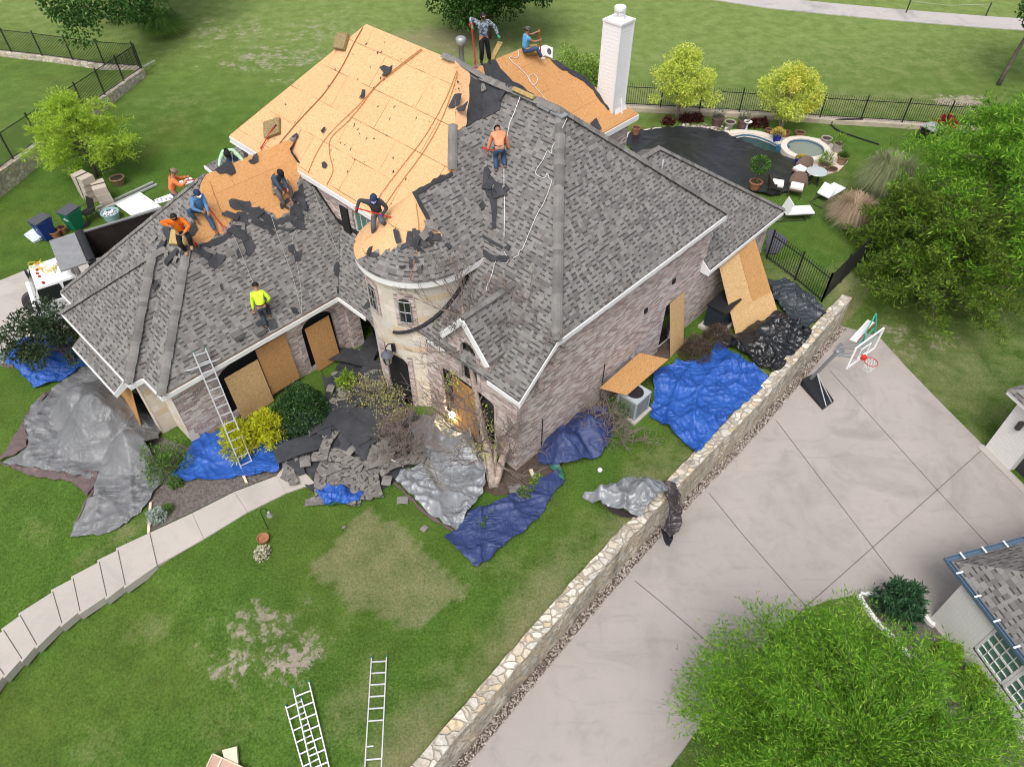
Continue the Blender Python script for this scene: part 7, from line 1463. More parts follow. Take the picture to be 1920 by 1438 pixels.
    for i in range(2):
        if gloves[i]: fd = (Wr[i] - El[i]).normalized(); skinmesh('glove', [Wr[i] - fd * .03, Wr[i] + fd * .06, Wr[i] + fd * .13], [(0, 1), (1, 2)], [.045, .05, .035], gloves[i], t)
    if bare or harness: MB().lathe([(.16, -.03), (.165, 0), (.16, .03)], hip + up * .1, 16, 1, .82).build('belt', M_belt, t, True)
    if harness:
        for s in (-1, 1): MB().tube([hip + up * .1 + rt * .1 * s - fw * .13, chest + rt * .1 * s - fw * .135, Sh[0 if s > 0 else 1] - rt * .05 * s + up * .075, chest + rt * .1 * s + fw * .14, hip + up * .1 + rt * .1 * s + fw * .12], .018, 5).build('strap', M_belt, t, True)
    if kneepads:
        for i in range(2): MB().lathe([(.085, -.05), (.092, 0), (.088, .05)], Kn[i] + (Hp[i] - Kn[i]).normalized() * .12, 12).build('thigh_band', kneepads, t, True)
    t['fw'] = 0; del t['fw']
    return t, [loc + RZ @ w for w in Wr], (loc, RZ)
M_shov = mat('red_tool_paint', (.52, .035, .02), .45); M_blade = mat('worn_red_blade', (.40, .05, .04), .5, (.30, .28, .27), 12, .1)
def shovel(label, a, b, blade_up=(0, 0, 1), wide=.17):
    a, b = Vector(a), Vector(b); d = (b - a).normalized(); t = thing('tear_off_shovel', label, 'shovel', (a + b) / 2); MB().tube([a + d * .1, b - d * .2], .022, 8).build('shaft', M_shov, t)
    up = Vector(blade_up); s = d.cross(up).normalized(); u = s.cross(d); g_ = [a + d * .12, a + d * .06 + s * .06, a + s * .055, a - s * .055, a + d * .06 - s * .06, a + d * .12]; MB().tube(g_, .018, 6).build('grip', M_black if False else M_shov, t)
    mb = MB(); mb.prism([b - d * .24 - s * wide * .3, b - d * .24 + s * wide * .3, b - d * .1 + s * wide * .55, b + s * wide * .55, b - s * wide * .55, b - d * .1 - s * wide * .55], u * .014); mb.build('blade', M_blade, t)
    MB().prism([b - d * .3 + u * .0, b - d * .1 - u * .09, b - d * .06 - u * .0], s * .03).build('fulcrum', M_shov, t); return t
def w3(x, y, pl, lift=0.0): q = on(x, y, pl, lift); return W(q.x, q.y, q.z)
c_or = mat('orange_shirt', (.78, .22, .08), .85, (.70, .18, .06), 6); c_ora = mat('bright_orange_shirt', (.85, .20, .015), .8, (.66, .13, .01), 6, bmp=.6, bsc=9, bd=.04); c_peach = mat('pale_orange_shirt', (.80, .32, .17), .85, (.62, .22, .11), 5, bmp=.6, bsc=9, bd=.04); c_blue = mat('light_blue_shirt', (.14, .42, .70), .85, (.09, .30, .54), 6, bmp=.6, bsc=9, bd=.04); c_lblue = mat('blue_long_sleeve_shirt', (.12, .27, .50), .85, (.065, .16, .33), 6, bmp=.6, bsc=9, bd=.04); c_dgr = mat('charcoal_shirt', (.055, .06, .066), .85, (.03, .032, .036), 6, bmp=.6, bsc=9, bd=.04); c_yel = mat('hi_vis_yellow_shirt', (.62, .85, .06), .8, (.45, .66, .03), 6, bmp=.6, bsc=9, bd=.04); c_pgr = mat('pale_green_shirt', (.52, .80, .52), .85, (.38, .64, .40), 6, bmp=.6, bsc=9, bd=.04); c_dbl = mat('slate_blue_hoodie', (.055, .085, .14), .9); c_camo = mat('grey_camouflage_shirt', (.30, .36, .42), .85, (.07, .08, .10), 14, .04)
g_red = mat('dark_red_glove', (.10, .01, .015), .8); g_blue = mat('blue_glove', (.02, .04, .35), .8); g_grn = mat('green_glove', (.02, .30, .17), .8); k_brown = mat('brown_cap_cloth', (.22, .15, .11), .9); k_navy = mat('navy_cap_cloth', (.02, .035, .09), .9); k_camo = mat('camo_cap_cloth', (.12, .13, .09), .9, (.05, .05, .04), 20, .05)
PI = math.pi
def L2W(f, p): return f[0] + f[1] @ Vector(p)
# camouflage shirt, standing at the ridge
p0 = at(908, 120, 9.15); _, Wr, f = person('standing worker in a grey camouflage shirt and green gloves holding a foam block', p0, PI + .25, (0, 0, .92), .08, [(-.0 + .42, .16, 1.35), (-.48, .12, .95)], [(.1, .0, 0), (-.22, -.1, -.1)], c_camo, M_blackp, M_dshoe, head=(.45, -.2), gloves=(g_grn, g_grn), elbow=((1, -.2, .6), (-1, -.3, -.3)), side=.02)
shovel('red shovel held upright by the worker in the camouflage shirt', Wr[0] + Vector((-.02, -.05, .08)), at(893, 132, 9.2) + Vector((0, .1, 0)))
# blue t-shirt, sitting on a foam block
s0 = w3(984, 108, PL_R); _, Wr, f = person('seated worker in a light blue t-shirt and cap gripping a red shovel upright', s0, -PI / 2 + .35, (0, 0, .34), .12, [(.12, .55, .62), (.02, .52, .92)], [(.25, .62, -.1), (-.25, .5, -.3)], c_blue, M_jean, M_wshoe, sleeve='short', cap=(k_camo, -1), head=(.1, 0), pl=None, elbow=((.3, -.2, -1), (-.5, .2, -.6)), knee=((.1, .3, 1), (-.3, .3, 1)))
shovel('red shovel standing upright in front of the worker in the light blue t-shirt', L2W(f, (.0, .58, 1.0)), L2W(f, (.12, .66, -.12)), (1, 0, 0))
# pale orange shirt, bending over
_, Wr, f = person('worker in a pale orange shirt and jeans bending down over the grey shingles', w3(938, 322, PL_P), .12, (0, .05, .8), 1.0, [(.36, .5, .42), (-.34, .5, .5)], [(.15, -.02, 0), (-.13, .05, 0)], c_peach, M_jean, M_boot, pl=PL_P, head=(.5, .3), bare=True, elbow=((1, -.3, .2), (-1, -.3, .2)), kneepads=M_greyp)
shovel('red shovel held low across the legs of the worker in the pale orange shirt', L2W(f, (-.52, .45, .6)), L2W(f, (.5, .5, .32)), wide=.2)
# orange shirt and brown cap at the left roof edge
_, Wr, f = person('worker in an orange shirt and brown cap seen from behind at the left roof edge', at(338, 398, 5.25), -PI / 2 + .55, (0, 0, .86), .35, [(.24, .55, 1.2), (-.1, .62, 1.16)], [(.16, .1, 0), (-.16, -.1, 0)], c_or, M_jean, M_dshoe, head=(.15, .1), cap=(k_brown, 1))
shovel('red shovel held out by the worker in the brown cap', L2W(f, (.2, .45, 1.2)), L2W(f, (.1, 1.5, .98)))
# blue long sleeve shirt with cap, sitting with one leg stretched
_, Wr, f = person('worker in a blue long sleeved shirt and cap sitting with one leg stretched', w3(379, 400, PL_W), PI + .75, (0, 0, .2), .22, [(.12, .38, .3), (-.05, .5, .22)], [(-.28, .35, 0.0), (.05, .85, 0.02)][::-1] if False else [(.32, .18, 0.02), (-.02, .84, 0.0)], c_lblue, M_jean, M_boot, pl=PL_W, cap=(k_navy, 1, M_white), head=(.35, 0), elbow=((.9, -.3, -.3), (-.9, -.3, -.3)), knee=((1, .4, .6), (-.1, .2, 1)))
shovel('long red shovel held by the worker in the blue long sleeved shirt', w3(384, 380, PL_W, .5), w3(426, 436, PL_W, .04))
# bright orange shirt, crouching on foam
_, Wr, f = person('worker in a bright orange shirt and black trousers crouching with a red shovel', w3(352, 468, PL_F), PI + .3, (0, -.05, .72), .25, [(.22, .25, 1.12), (-.16, .34, .85)], [(.04, .12, 0), (-.2, .25, .15)], c_ora, M_blackp, M_tanb, pl=PL_F, head=(.45, 0), elbow=((1, -.1, .5), (-1, -.2, -.2)), knee=((.2, 1, .4), (-.4, 1, .5)))
shovel('red shovel of the worker in the bright orange shirt', w3(338, 420, PL_F, 1.1), w3(370, 462, PL_W, .03))
# dark blue hoodie sitting on a foam pad
_, Wr, f = person('worker in a slate blue top and black cap sitting on a foam pad', w3(520, 356, PL_W, .1), -PI / 2 - .55, (0, 0, .22), .45, [(.12, .42, .12), (-.08, .45, .14)], [(.2, .42, .0), (-.18, .42, .0)], c_dbl, M_greyp, M_dshoe, pl=PL_W, cap=(M_blackp, 1), head=(.6, 0), knee=((.4, .3, 1), (-.4, .3, 1)))
shovel('red shovel slanting down from the worker on the foam pad', w3(534, 352, PL_W, .32), w3(551, 382, PL_W, .03)); 
# charcoal shirt standing on the tower roof
_, Wr, f = person('worker in a charcoal shirt and grey trousers standing on the tower roof', at(710, 440, 6.25), PI + .1, (-.05, .0, .82), .25, [(.5, .22, 1.12), (-.22, .22, .85)], [(.14, .12, 0.0), (-.3, .15, .35)], c_dgr, M_greyp, M_boot, head=(.4, 0), cap=(k_navy, 1, mat('violet_lens', (.10, .08, .35), .2)), gloves=(g_red, g_blue), elbow=((1, -.2, .2), (-1, -.3, -.2)))
shovel('red shovel held across by the worker in the charcoal shirt', Wr[0] + Vector((-.06, .02, .02)), Wr[1] + (Wr[1] - Wr[0]).normalized() * .55)
# hi-vis yellow shirt on the wing roof
_, Wr, f = person('worker in a bright yellow hi-vis shirt standing on the grey shingles of the wing', w3(502, 610, PL_W), .35, (-.02, .08, .78), .55, [(.2, .3, .72), (-.3, .22, .62)], [(.16, .22, 0), (-.06, -.1, 0)], c_yel, mat('dark_slate_trousers', (.03, .04, .055), .85), M_boot, pl=PL_W, head=(.1, -.4), harness=False, bare=True, cap=(M_blackp, -1))
# pale green shirt bending behind the wing ridge
person('worker in a pale green shirt and black cap bending over behind the wing ridge', w3(444, 322, (2.9 + wb[0] * 16.1, 0, -wb[0])), PI + .15, (0, -.1, .72), 1.1, [(.42, .5, .5), (-.45, .48, .5)], [(.15, 0, 0), (-.15, 0, 0)], c_pgr, M_jean, M_dshoe, head=(.2, 0), cap=(M_blackp, -1))
# foam blocks
def foam(label, q, th, m=None, sc=1.0):
    q = [Vector(p) for p in q]; n = (q[1] - q[0]).cross(q[3] - q[0]).normalized(); n = n if n.z > 0 or abs(n.z) < .05 else -n; t = thing('foam_block', label, 'foam block', sum(q, Vector()) / 4, 0, 'foam blocks used by the roofers')
    mb = MB(); mb.prism(q, n * th); o = mb.build('block', m or M_foam, t); bv = o.modifiers.new('Bevel', 'BEVEL'); bv.width = .03; bv.segments = 2; return t
fq = lambda P, pl, l=.02: [w3(x, y, pl, l) for x, y in P]
foam('foam block lying near the left end of the main ridge', fq([(628, 94), (636, 65), (657, 67), (648, 97)], PL_B), .16, M_foamd); foam('speckled foam block with a red shovel lying on it', fq([(499, 262), (497, 232), (527, 222), (527, 252)], PL_B), .14, M_foamd)
foam('foam block under the worker in the slate blue top', fq([(511, 366), (508, 338), (540, 338), (541, 362)], PL_W), .12, M_foamd); foam('foam block under the seated worker in the light blue t-shirt', fq([(985, 104), (978, 90), (1002, 88), (1008, 106)], PL_R), .2)
foam('foam block lying on the grey ridge behind the bending worker', [w3(964, 170, PL_P, .12), w3(1003, 188, PL_P, .12), w3(1006, 180, PL_P, .2), w3(968, 163, PL_P, .2)], .16); foam('foam block under the worker in the bright orange shirt', fq([(322, 460), (326, 432), (354, 440), (356, 462)], PL_F), .14)
foam('foam block held by the worker in the camouflage shirt', [at(919, 112, 9.2), at(928, 114, 9.2), at(945, 81, 9.75), at(936, 78, 9.75)], .12)
shovel('red shovel lying across the speckled foam block on the bare wood', w3(489, 279, PL_B, .06), w3(516, 232, PL_B, .3), (0, 0, 1), .12)
# white bucket on the rear deck
bq = w3(1024, 104, PL_R, .12); t = thing('white_bucket', 'white square bucket tipped over beside the worker in the light blue t-shirt', 'bucket', bq); Rb = Euler((1.0, .5, .6)).to_matrix(); MB().box(bq + Vector((0, .25, .0)), (.42, .42, .36), Rb).build('body', M_pale, t); mo = MB(); ax = Rb @ Vector((0, 0, 1)); mo.tube([bq + Vector((0, .25, 0)) + ax * .15, bq + Vector((0, .25, 0)) + ax * .19], .12, 16); mo.build('opening', M_greyp, t)
# ================================================================ TORN FELT AND SHINGLES ON THE ROOFS
def scrap(label, P, pl, m=None, lift=.03, amp=.05, curl=.03, seed=0, name='felt_scrap', cat='roofing scrap', group=None, th=.012, step=.13):
    m = m or M_felt; pts = [w3(x, y, pl, lift) for x, y in P]; ctr = sum(pts, Vector()) / len(pts); uvp = [on(x, y, pl).to_2d() for x, y in P]; o2 = jag([tuple(p) for p in uvp], amp, .14, seed); c = (sum(p[0] for p in o2) / len(o2), sum(p[1] for p in o2) / len(o2)); r = max(math.dist(c, p) for p in o2)
    def zf(x, y): return pl[0] + pl[1] * x + pl[2] * y + lift + curl * (math.dist(c, (x, y)) / r) ** 2 * (1 + math.sin(x * 9 + seed)) + .5 * curl * noise.noise((x * 5, y * 5, seed))
    mb = sheet(o2, zf, th, step=step); M_ = Matrix.Translation(HO) @ Matrix.Rotation(YAW, 4, 'Z'); mb.v = [tuple(M_ @ Vector(p)) for p in mb.v]; o = mb.build(name, m); tag(o, label, cat, group); return recenter(o)
SC_ = [
 ('black felt scrap in the upper middle of the bare main roof', [(712, 134), (720, 126), (730, 129), (736, 125), (733, 140), (724, 148), (716, 147), (720, 139)], PL_B), ('small narrow black felt scrap beside the ropes on the bare main roof', [(674, 190), (679, 172), (685, 172), (682, 190)], PL_B),
 ('tapered black felt scrap near the hip of the bare main roof', [(840, 208), (852, 182), (866, 182), (862, 198), (850, 206)], PL_B), ('black felt scrap attached to the torn edge by the hip', [(855, 206), (868, 200), (878, 196), (872, 212), (860, 212)], PL_B),
 ('bent black felt scrap where the wing meets the main roof', [(524, 276), (541, 266), (550, 258), (558, 254), (560, 262), (548, 272), (544, 287), (531, 288), (530, 278)], PL_B), ('tiny grey felt scrap on the middle of the bare main roof', [(602, 252), (608, 244), (612, 246), (606, 254)], PL_B), ('small cross shaped felt scrap near the main eave', [(604, 312), (610, 308), (614, 314), (610, 320), (605, 318)], PL_B),
 ('large black felt scrap at the ridge of the wing near the pale green worker', [(404, 322), (420, 308), (435, 307), (440, 316), (443, 325), (434, 333), (424, 327), (412, 330)], PL_W), ('square black felt scrap high on the bare wing roof', [(466, 304), (484, 293), (485, 306), (477, 310), (470, 309)], PL_W),
 ('broad black felt sheet peeled back along the torn edge of the wing', [(430, 380), (436, 377), (470, 380), (472, 391), (498, 397), (494, 404), (462, 400), (440, 396), (432, 390)], PL_W), ('black felt flap hanging from the torn edge in the middle of the wing', [(446, 402), (462, 402), (466, 416), (462, 428), (464, 440), (452, 446), (440, 436), (436, 418)], PL_W),
 ('long black felt flap pulled down the shingles right of the other flap', [(480, 398), (498, 400), (514, 414), (522, 428), (558, 434), (546, 438), (516, 432), (500, 424), (490, 410)], PL_W), ('black felt triangle lying right of the long flap', [(545, 420), (556, 412), (570, 420), (574, 434), (556, 432)], PL_W),
 ('black felt strip below the worker on the foam pad', [(525, 384), (540, 376), (546, 379), (534, 387), (532, 394), (527, 394)], PL_W), ('black felt piece at the end of the red shovel by the main wall', [(546, 392), (556, 382), (560, 396), (552, 408), (544, 406)], PL_W), ('jagged black felt along the torn edge beside the main wall', [(550, 372), (562, 352), (568, 346), (570, 366), (578, 372), (560, 384), (548, 384)], PL_W),
 ('large black felt scrap on the shingles below the wing torn edge', [(388, 484), (392, 476), (412, 480), (426, 486), (416, 498), (404, 508), (394, 504)], PL_W), ('blue black felt scrap in the middle of the wing shingles', [(455, 456), (464, 450), (474, 454), (480, 466), (474, 478), (468, 486), (462, 482), (462, 472)], PL_W), ('small felt scrap left of the blue black one', [(444, 474), (450, 468), (456, 486), (448, 488)], PL_W),
 ('black felt scrap near the entry side of the wing', [(540, 464), (550, 462), (556, 474), (568, 476), (562, 492), (554, 494), (552, 480), (542, 474)], PL_W), ('felt scrap under the feet of the yellow shirted worker', [(480, 612), (486, 604), (502, 606), (516, 602), (522, 618), (508, 622), (498, 618), (486, 618)], PL_W), ('small felt scrap near the wing eave right of the yellow shirted worker', [(546, 582), (556, 580), (562, 590), (552, 593)], PL_W), ('tiny felt scrap left of the yellow shirted worker', [(414, 538), (418, 536), (420, 548), (416, 548)], PL_W),
 ('dark felt scrap near the inner corner of the entry roof', [(626, 502), (634, 496), (638, 510), (634, 522), (628, 518)], PL_W), ('dark felt strip hanging over the inner gutter corner', [(632, 546), (638, 536), (640, 548), (634, 556)], PL_W), ('dark felt strip on the entry roof next to the tower', [(680, 580), (690, 566), (704, 558), (700, 570), (686, 582)], PL_N),
 ('black felt pile below the bending worker', [(905, 345), (918, 330), (930, 344), (946, 346), (956, 356), (944, 368), (930, 376), (912, 370), (908, 358)], PL_P), ('upright black felt scrap left of the bending worker feet', [(905, 338), (908, 320), (914, 316), (920, 326), (914, 342)], PL_P), ('long black felt strip running down the valley', [(916, 372), (932, 372), (932, 400), (930, 432), (922, 432), (922, 402)], PL_P), ('small black felt scrap left of the valley strip', [(898, 390), (906, 382), (911, 392), (904, 398)], PL_C),
 ('long curved black strip lying above the tower gutter', [(872, 452), (880, 440), (898, 452), (900, 464), (922, 480), (956, 488), (950, 496), (920, 490), (894, 474), (876, 462)], PL_P), ('narrow curved black strip above the other one', [(897, 442), (902, 437), (922, 452), (944, 466), (940, 470), (918, 458)], PL_P), ('small black scrap at the right end of the curved strips', [(946, 466), (952, 462), (958, 466), (952, 473)], PL_P), ('black scrap on the slope right of the tower cone', [(834, 462), (840, 460), (848, 468), (842, 472)], PL_C), ('dark rectangle of felt near the tower cone tear', [(795, 448), (802, 444), (814, 458), (808, 464)], PL_C),
 ('dark felt at the foot of the rear deck by the hip', [(1106, 234), (1118, 226), (1128, 248), (1112, 240)], PL_R), ('black curled felt at the far edge of the rear deck', [(1032, 114), (1050, 120), (1068, 134), (1054, 134), (1040, 122)], PL_R),
]
for i, (lab, P, pl) in enumerate(SC_): scrap(lab, P, pl, None, .055, .03, .05, i)
# felt and torn shingles that are still part of the roof
def patch(P, pl, m, name, lift=.05, amp=.05, seed=0, th=.02):
    uvp = jag([tuple(on(x, y, pl).to_2d()) for x, y in P], amp, .15, seed); return sheet(uvp, lambda x, y: pl[0] + pl[1] * x + pl[2] * y + lift, th).build(name, m, house, True)
patch([(853, 116), (866, 124), (880, 138), (885, 160), (879, 200), (874, 238), (862, 246), (854, 246)], PL_C, M_osb, 'bare_roof_deck', .045, .02, 9)
patch([(882, 146), (905, 158), (938, 168), (934, 205), (874, 240), (878, 200)], PL_C, M_felt, 'felt_patch', .05, .02, 1)
patch([(906, 146), (925, 158), (941, 170), (938, 206), (928, 214), (905, 226)], PL_P, M_felt, 'felt_patch', .05, .02, 11); patch([(1060, 128), (1075, 134), (1098, 146), (1112, 160), (1124, 178), (1134, 196), (1146, 205), (1140, 208), (1126, 192), (1112, 170), (1094, 154), (1066, 138)], PL_R, M_felt, 'torn_felt_edge', .04, .05, 12)
patch([(848, 322), (820, 336), (773, 363), (788, 392), (803, 420), (809, 416), (794, 388), (783, 367), (824, 345), (850, 331)], PL_C, M_felt, 'torn_felt_edge', .05, .03, 2)
patch([(905, 122), (928, 112), (938, 130), (950, 142), (962, 155), (980, 163), (1000, 178), (1030, 196), (1055, 208), (1075, 218), (1060, 226), (1020, 206), (980, 186), (940, 168), (915, 150)], PL_R, M_felt, 'torn_felt_edge', .04, .06, 3)
patch([(356, 456), (372, 462), (398, 452), (422, 442), (436, 424), (442, 430), (428, 450), (402, 464), (374, 474), (356, 468)], PL_W, M_felt, 'torn_felt_edge', .06, .04, 4)
patch([(354, 430), (366, 418), (372, 432), (364, 444), (356, 446)], PL_W, M_felt, 'torn_felt_edge', .06, .04, 5)
patch([(498, 404), (520, 416), (545, 406), (560, 390), (575, 380), (580, 392), (560, 408), (530, 424), (505, 416)], PL_W, M_felt, 'torn_felt_edge', .06, .05, 6)
# loose shingle pieces: one of each kind, then copies
def strip_piece(L, Wd, bend, seed, m, name):
    rn = random.Random(seed); mb = MB(); n = 10; vs = []; xs = [L * k / n for k in range(n + 1)]
    cut = [Wd * (1 if 1 < _ < n - 1 or rn.random() > .5 else rn.uniform(.5, .85)) for _ in range(n + 1)]
    for k, x in enumerate(xs):
        z = .02 + bend * math.sin(math.pi * k / n); yb = (.16 * math.sin(k * .3) if seed == 2 else 0); vs += [(x - L / 2, -Wd / 2 + yb, z), (x - L / 2, -Wd / 2 + cut[max(0, k - k % 2)] + yb, z + .02)]
    mb.add(vs, [[2 * k, 2 * k + 2, 2 * k + 3, 2 * k + 1] for k in range(n)]); mb.add([(p[0], p[1], p[2] - .015) for p in vs], [[2 * k, 2 * k + 1, 2 * k + 3, 2 * k + 2] for k in range(n)]); return mb.build(name, m)
M_str = shingle_mat('loose_shingle', [(.19, .178, .162), (.145, .137, .127), (.235, .219, .197), (.155, .138, .127), (.205, .191, .172)], .16, .2)
kinds = [strip_piece(1.1, .33, .02, 1, M_str, 'shingle_strip'), strip_piece(1.6, .34, .05, 2, M_str, 'shingle_strip'), strip_piece(.75, .5, .02, 3, M_str, 'shingle_strip'), strip_piece(1.3, .5, .08, 4, M_felt, 'felt_strip'), strip_piece(1.8, .7, .1, 5, M_felt, 'felt_strip'), strip_piece(.4, .3, .04, 6, M_scrap, 'shingle_scrap'), strip_piece(.3, .25, .03, 7, M_scrap, 'shingle_scrap')]
LB_ = {'shingle_strip': ('torn strip of grey shingles in the debris pile by the front walk', 'shingle strips in the debris pile'), 'felt_strip': ('torn black felt sheet in the debris pile by the front walk', 'felt sheets in the debris pile'), 'shingle_scrap': ('small broken shingle in the debris pile by the front walk', 'small shingle scraps in the debris pile')}
used = set(); rn = random.Random(77)
def place(k, x, y, z, a, tx=0, ty=0, s=1.0, lab=None, grp=None):
    o = kinds[k]
    if k in used: o = o.copy(); COL.objects.link(o)
    used.add(k); o.location = (x, y, z); o.rotation_euler = (tx, ty, a); o.scale = (s, s, s); kind = o.name.split('.')[0]; l, g_ = LB_[kind]; tag(o, lab or l, 'roofing debris', grp or g_); return o
PILE = [tuple(g(*p).to_2d()) for p in [(548, 812), (590, 800), (618, 790), (612, 740), (604, 700), (628, 735), (630, 690), (640, 672), (690, 655), (712, 660), (728, 720), (735, 745), (770, 800), (800, 850), (770, 880), (740, 905), (705, 925), (640, 930), (590, 925), (540, 885)]]
xs = [p[0] for p in PILE]; ys = [p[1] for p in PILE]; cx, cy = sum(xs) / len(xs), sum(ys) / len(ys)
def heap(x, y): return .04 + .38 * max(0, 1 - (math.hypot(x - cx, y - cy) / 2.7) ** 2)
hp = sheet(densify(PILE, .2), lambda x, y: heap(x, y) - .02 + .09 * noise.noise((x * 2.2, y * 2.2, 4)), .1, step=.2).build('felt_heap', M_felt, smooth=False); tag(hp, 'low heap of black roofing felt under the loose shingles by the front walk', 'roofing debris'); recenter(hp)
cnt = 0
while cnt < 105:
    x, y = rn.uniform(min(xs), max(xs)), rn.uniform(min(ys), max(ys))
    if not inside((x, y), PILE): continue
    near = sstep(15.0, 13.6, y) if False else (1 if y < 15.6 else .45)
    k = rn.choices(range(7), [11, 12, 5, 5, 3, 4, 4] if near == 1 else [2, 1, 2, 9, 8, 4, 5])[0]; place(k, x, y, heap(x, y) + .05 + .0008 * cnt, rn.gauss(.55, .7) + (1.6 if rn.random() < .3 else 0), rn.gauss(0, .045), rn.gauss(0, .04), rn.uniform(.8, 1.2)); cnt += 1
# named strips at the lower edge of the pile
for px, a, k, lab in [((605, 941), .1, 0, 'grey shingle strip lying at the lower left corner of the debris pile'), ((690, 912), 1.2, 1, 'broad shingle piece at the lower right corner of the debris pile beside the lawn')]:
    p = g(*px); place(k, p.x, p.y, .06, a, 0, 0, 1.0, lab)
for px, k, s, lab in [((755, 940), 5, .9, 'dark shingle scrap on the lawn left of the silver tarp'), ((796, 992), 5, .6, 'small dark scrap on the lawn below the silver tarp'), ((645, 990), 6, .4, 'tiny scrap on the lawn above the pale square patch'), ((975, 930), 2, 1.2, 'grey shingle strip leaning by the birch trunk at the house corner')]:
    p = g(*px); place(k, p.x, p.y, .03, rn.uniform(0, 6), 0, 0, s, lab, 'stray scraps on the lawn')
# loose shingles on the wing roof and along the tower tear
def on_roof(pl, P, grp, lab, kk=(0, 2, 5, 6), s=(.5, .95)):
    nrm = (Vector((-pl[1], -pl[2], 1))).normalized(); nw = Matrix.Rotation(YAW, 3, 'Z') @ nrm; q0 = Vector((0, 0, 1)).rotation_difference(nw)
    for i, (x, y) in enumerate(P):
        p = w3(x, y, pl, .075 + .002 * i); o = place(rn.choice(kk), 0, 0, 0, 0, s=rn.uniform(*s), lab=lab, grp=grp); o.location = p; o.rotation_euler = (q0.to_matrix() @ Euler((rn.gauss(0, .1), rn.gauss(0, .1), rn.uniform(0, 6.28))).to_matrix()).to_euler()
on_roof(PL_W, [(446, 420), (438, 438), (450, 440), (456, 428), (470, 414), (488, 420), (505, 430), (560, 384), (570, 392), (576, 404), (392, 470), (378, 474), (384, 478), (400, 466), (432, 404), (476, 404), (560, 400), (566, 380)], 'loose shingles along the torn edge of the wing', 'loose scrap lying along the torn edge of the wing roof', (3, 3, 0, 5, 6), (.3, .6))
on_roof(PL_F, [(300, 470), (312, 476), (322, 482), (338, 480), (296, 458), (306, 446), (316, 438), (330, 486), (345, 470), (290, 446), (288, 520), (285, 530)], 'loose shingles at the wing hip', 'loose dark scrap near the hip of the wing roof', (5, 3, 2), (.35, .6))
on_roof(PL_C, [(800, 432), (806, 436), (796, 440), (804, 420), (812, 425)], 'loose shingles right of the tower cone', 'loose shingle where the tower cone joins the slope', (5, 6), (.7, 1.0))
on_roof(PL_P, [(925, 350), (938, 358), (918, 362), (930, 368), (944, 350), (912, 350)], 'loose shingles below the bending worker', 'loose scrap in the felt pile below the bending worker', (3, 3, 6), (.28, .45))
on_roof(PL_P, [(905, 165), (918, 150), (895, 152), (930, 160), (945, 172)], 'loose shingles by the vent pipe', 'loose scrap on the ridge near the vent pipe', (3, 5, 2), (.3, .5))
def on_cone(items, grp, lab, kk=(5, 6), s=(.7, 1.1), m=None):
    for a, r in items:
        q = Vector((TU + r * math.cos(R(a)), TV + r * math.sin(R(a)), 7.68 - S * r + .08)); o = place(rn.choice(kk), 0, 0, 0, 0, s=rn.uniform(*s), lab=lab, grp=grp); o.location = W(q.x, q.y, q.z); nr = Matrix.Rotation(YAW, 3, 'Z') @ Vector((math.cos(R(a)) * S, math.sin(R(a)) * S, 1)).normalized(); o.rotation_euler = (Vector((0, 0, 1)).rotation_difference(nr).to_matrix() @ Euler((rn.gauss(0, .25), rn.gauss(0, .25), rn.uniform(0, 6))).to_matrix()).to_euler()
on_cone([(a, rn.uniform(1.1, 1.35)) for a in range(198, 262, 8)] + [(a, 1.75) for a in (170, 178)], 'felt scraps along the tower tear', 'black felt scrap along the torn edge of the tower cone', (3, 3, 5), (.28, .42))
on_cone([(225, 1.2), (232, 1.1), (219, 1.15), (228, 1.28)], 'felt scraps on the tower cone', 'crumpled felt scrap at the torn edge of the tower cone', (3,), (.35, .5)); on_cone([(228, 1.62), (231, 1.85), (214, 1.8), (222, 1.72)], 'dark scraps on the tower shingles', 'small felt scrap on the tower shingles', (3,), (.16, .28))
sp_ = MB(); rs = random.Random(12)
for _ in range(70):
    u_, v_ = rs.uniform(1.4, 5.2), rs.uniform(7.2, 15.5)
    if v_ > 12.7 + (5.4 - u_) * .8: continue
    a = rs.random() * 6.3; c_ = W(u_, v_, pz(PL_B, u_, v_).z + .012); e1 = (EU * math.cos(a) + EV * math.sin(a)) * rs.uniform(.02, .07); e1.z = e1.dot(EU) * S; e2 = Vector((-e1.y, e1.x, 0)) * rs.uniform(.3, .7); e2.z = e2.dot(EU) * S; sp_.add([c_ - e1, c_ + e2, c_ + e1 * .8, c_ - e2 * .7], [[3, 2, 1, 0]])
so2 = sp_.build('roof_crumbs', M_felt); so2['kind'] = 'stuff'; tag(so2, 'tiny dark crumbs of felt scattered over the bare main roof', 'crumbs')
# ================================================================ ROPES
M_rope = mat('white_rope', (.66, .64, .62), .8); M_grope = mat('grey_rope', (.36, .35, .33), .8); M_orope = mat('orange_rope', (.42, .17, .05), .8); M_brope = mat('brown_rope', (.30, .14, .06), .85)
def rope(label, P, m, r=.012, n=6): 
    pts = [w3(x, y, pl, l) for x, y, pl, l in P]; o = MB().tube(smooth_line(pts, n), r, 5).build('safety_rope', m); tag(o, label, 'rope'); return recenter(o)
rp = lambda L, pl, l=.05: [(x, y, pl, l) for x, y in L]
rope('thick brown rope running down the left part of the bare main roof', rp([(680, 52), (664, 80), (646, 116), (628, 146), (605, 178), (580, 205), (555, 232), (538, 252), (521, 273)], PL_B), M_brope, .018)
rope('thin brown rope from the ridge to the main eave near the window wall', rp([(790, 92), (748, 124), (714, 152), (690, 178), (668, 202), (640, 228), (612, 258), (592, 290), (577, 325)], PL_B), M_orope)
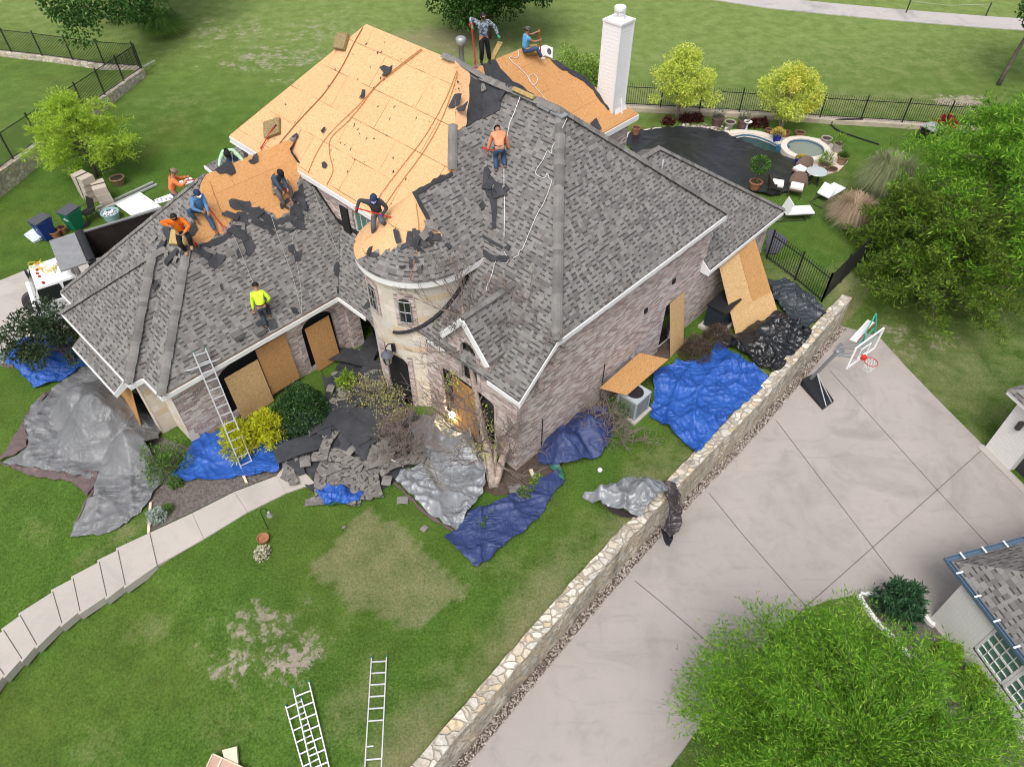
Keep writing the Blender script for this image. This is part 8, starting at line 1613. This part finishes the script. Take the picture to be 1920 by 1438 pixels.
rope('second thin brown rope beside it with a bend near the main eave', rp([(792, 94), (745, 130), (705, 162), (680, 195), (652, 228), (620, 260), (618, 290), (624, 320), (612, 348)], PL_B), M_orope)
rope('thin orange rope from the hip to the worker in the charcoal shirt', rp([(857, 132), (838, 180), (815, 225), (790, 265), (755, 310), (720, 356), (706, 378)], PL_B), M_orope)
rope('second thin orange rope from the hip down to the tower', rp([(859, 134), (845, 180), (825, 230), (800, 275), (772, 315), (742, 355), (722, 385)], PL_B), M_orope)
rope('white rope in loops down the rear deck', rp([(972, 94), (971, 108), (956, 108), (960, 116), (972, 126), (988, 142), (1000, 160), (1008, 150), (1002, 140), (994, 142), (992, 150), (1004, 164), (1016, 178), (1030, 196), (1036, 204)], PL_R), M_rope, .012)
rope('white rope stretched from the ridge over the bending worker', rp([(975, 182), (964, 212), (954, 238)], PL_P, .3) + rp([(946, 300), (945, 345), (946, 385), (945, 446)], PL_P), M_rope, .012)
rope('white rope winding down the front slope beside the hip', rp([(1063, 222), (1050, 250), (1036, 275), (1034, 288), (1026, 284), (1018, 300), (1006, 318), (1006, 328), (1020, 334), (1026, 326), (1030, 335), (1034, 340), (1028, 360), (1018, 384), (1008, 400), (994, 432), (980, 466), (974, 470), (972, 478), (962, 484)], PL_P), M_rope, .010)
rope('short white rope hanging from the curved black strips', rp([(945, 472), (950, 480), (953, 488), (946, 494), (930, 490), (922, 515), (913, 538), (912, 546)], PL_P), M_rope, .010)
rope('grey rope from the torn edge to the yellow shirted worker', rp([(428, 420), (446, 460), (462, 500), (478, 538)], PL_W, .1), M_grope, .008); rope('grey rope below the yellow shirted worker down to the gutter', rp([(494, 590), (500, 610), (508, 624)], PL_W), M_grope, .008)
rope('grey rope from the long felt flap down to the gutter', rp([(509, 406), (520, 440), (535, 480), (552, 530), (567, 592)], PL_W, .06), M_grope, .008); rope('looped grey rope right of the long one', rp([(558, 400), (556, 430)], PL_W) + rp([(545, 448), (550, 442), (548, 456), (556, 490), (564, 540), (566, 590)], PL_W), M_grope, .008)
rope('thin grey rope along the main wall on the wing shingles', rp([(586, 350), (598, 385), (614, 425), (628, 460), (637, 480)], PL_W, .05), M_grope, .008)
rope('thin pale rope on the bare wing roof', rp([(393, 340), (402, 366), (414, 395), (428, 420)], PL_W), M_orope, .008)
def crope(label, A, m, r=.01):
    o = MB().tube(smooth_line([W(TU + q * math.cos(R(a)), TV + q * math.sin(R(a)), 7.68 - S * q + .07) for a, q in A], 6), r, 5).build('safety_rope', m); tag(o, label, 'rope'); recenter(o)
crope('thin orange rope lying down the tower cone', [(240, .3), (236, .8), (230, 1.3), (224, 1.8), (221, 2.1)], M_orope)
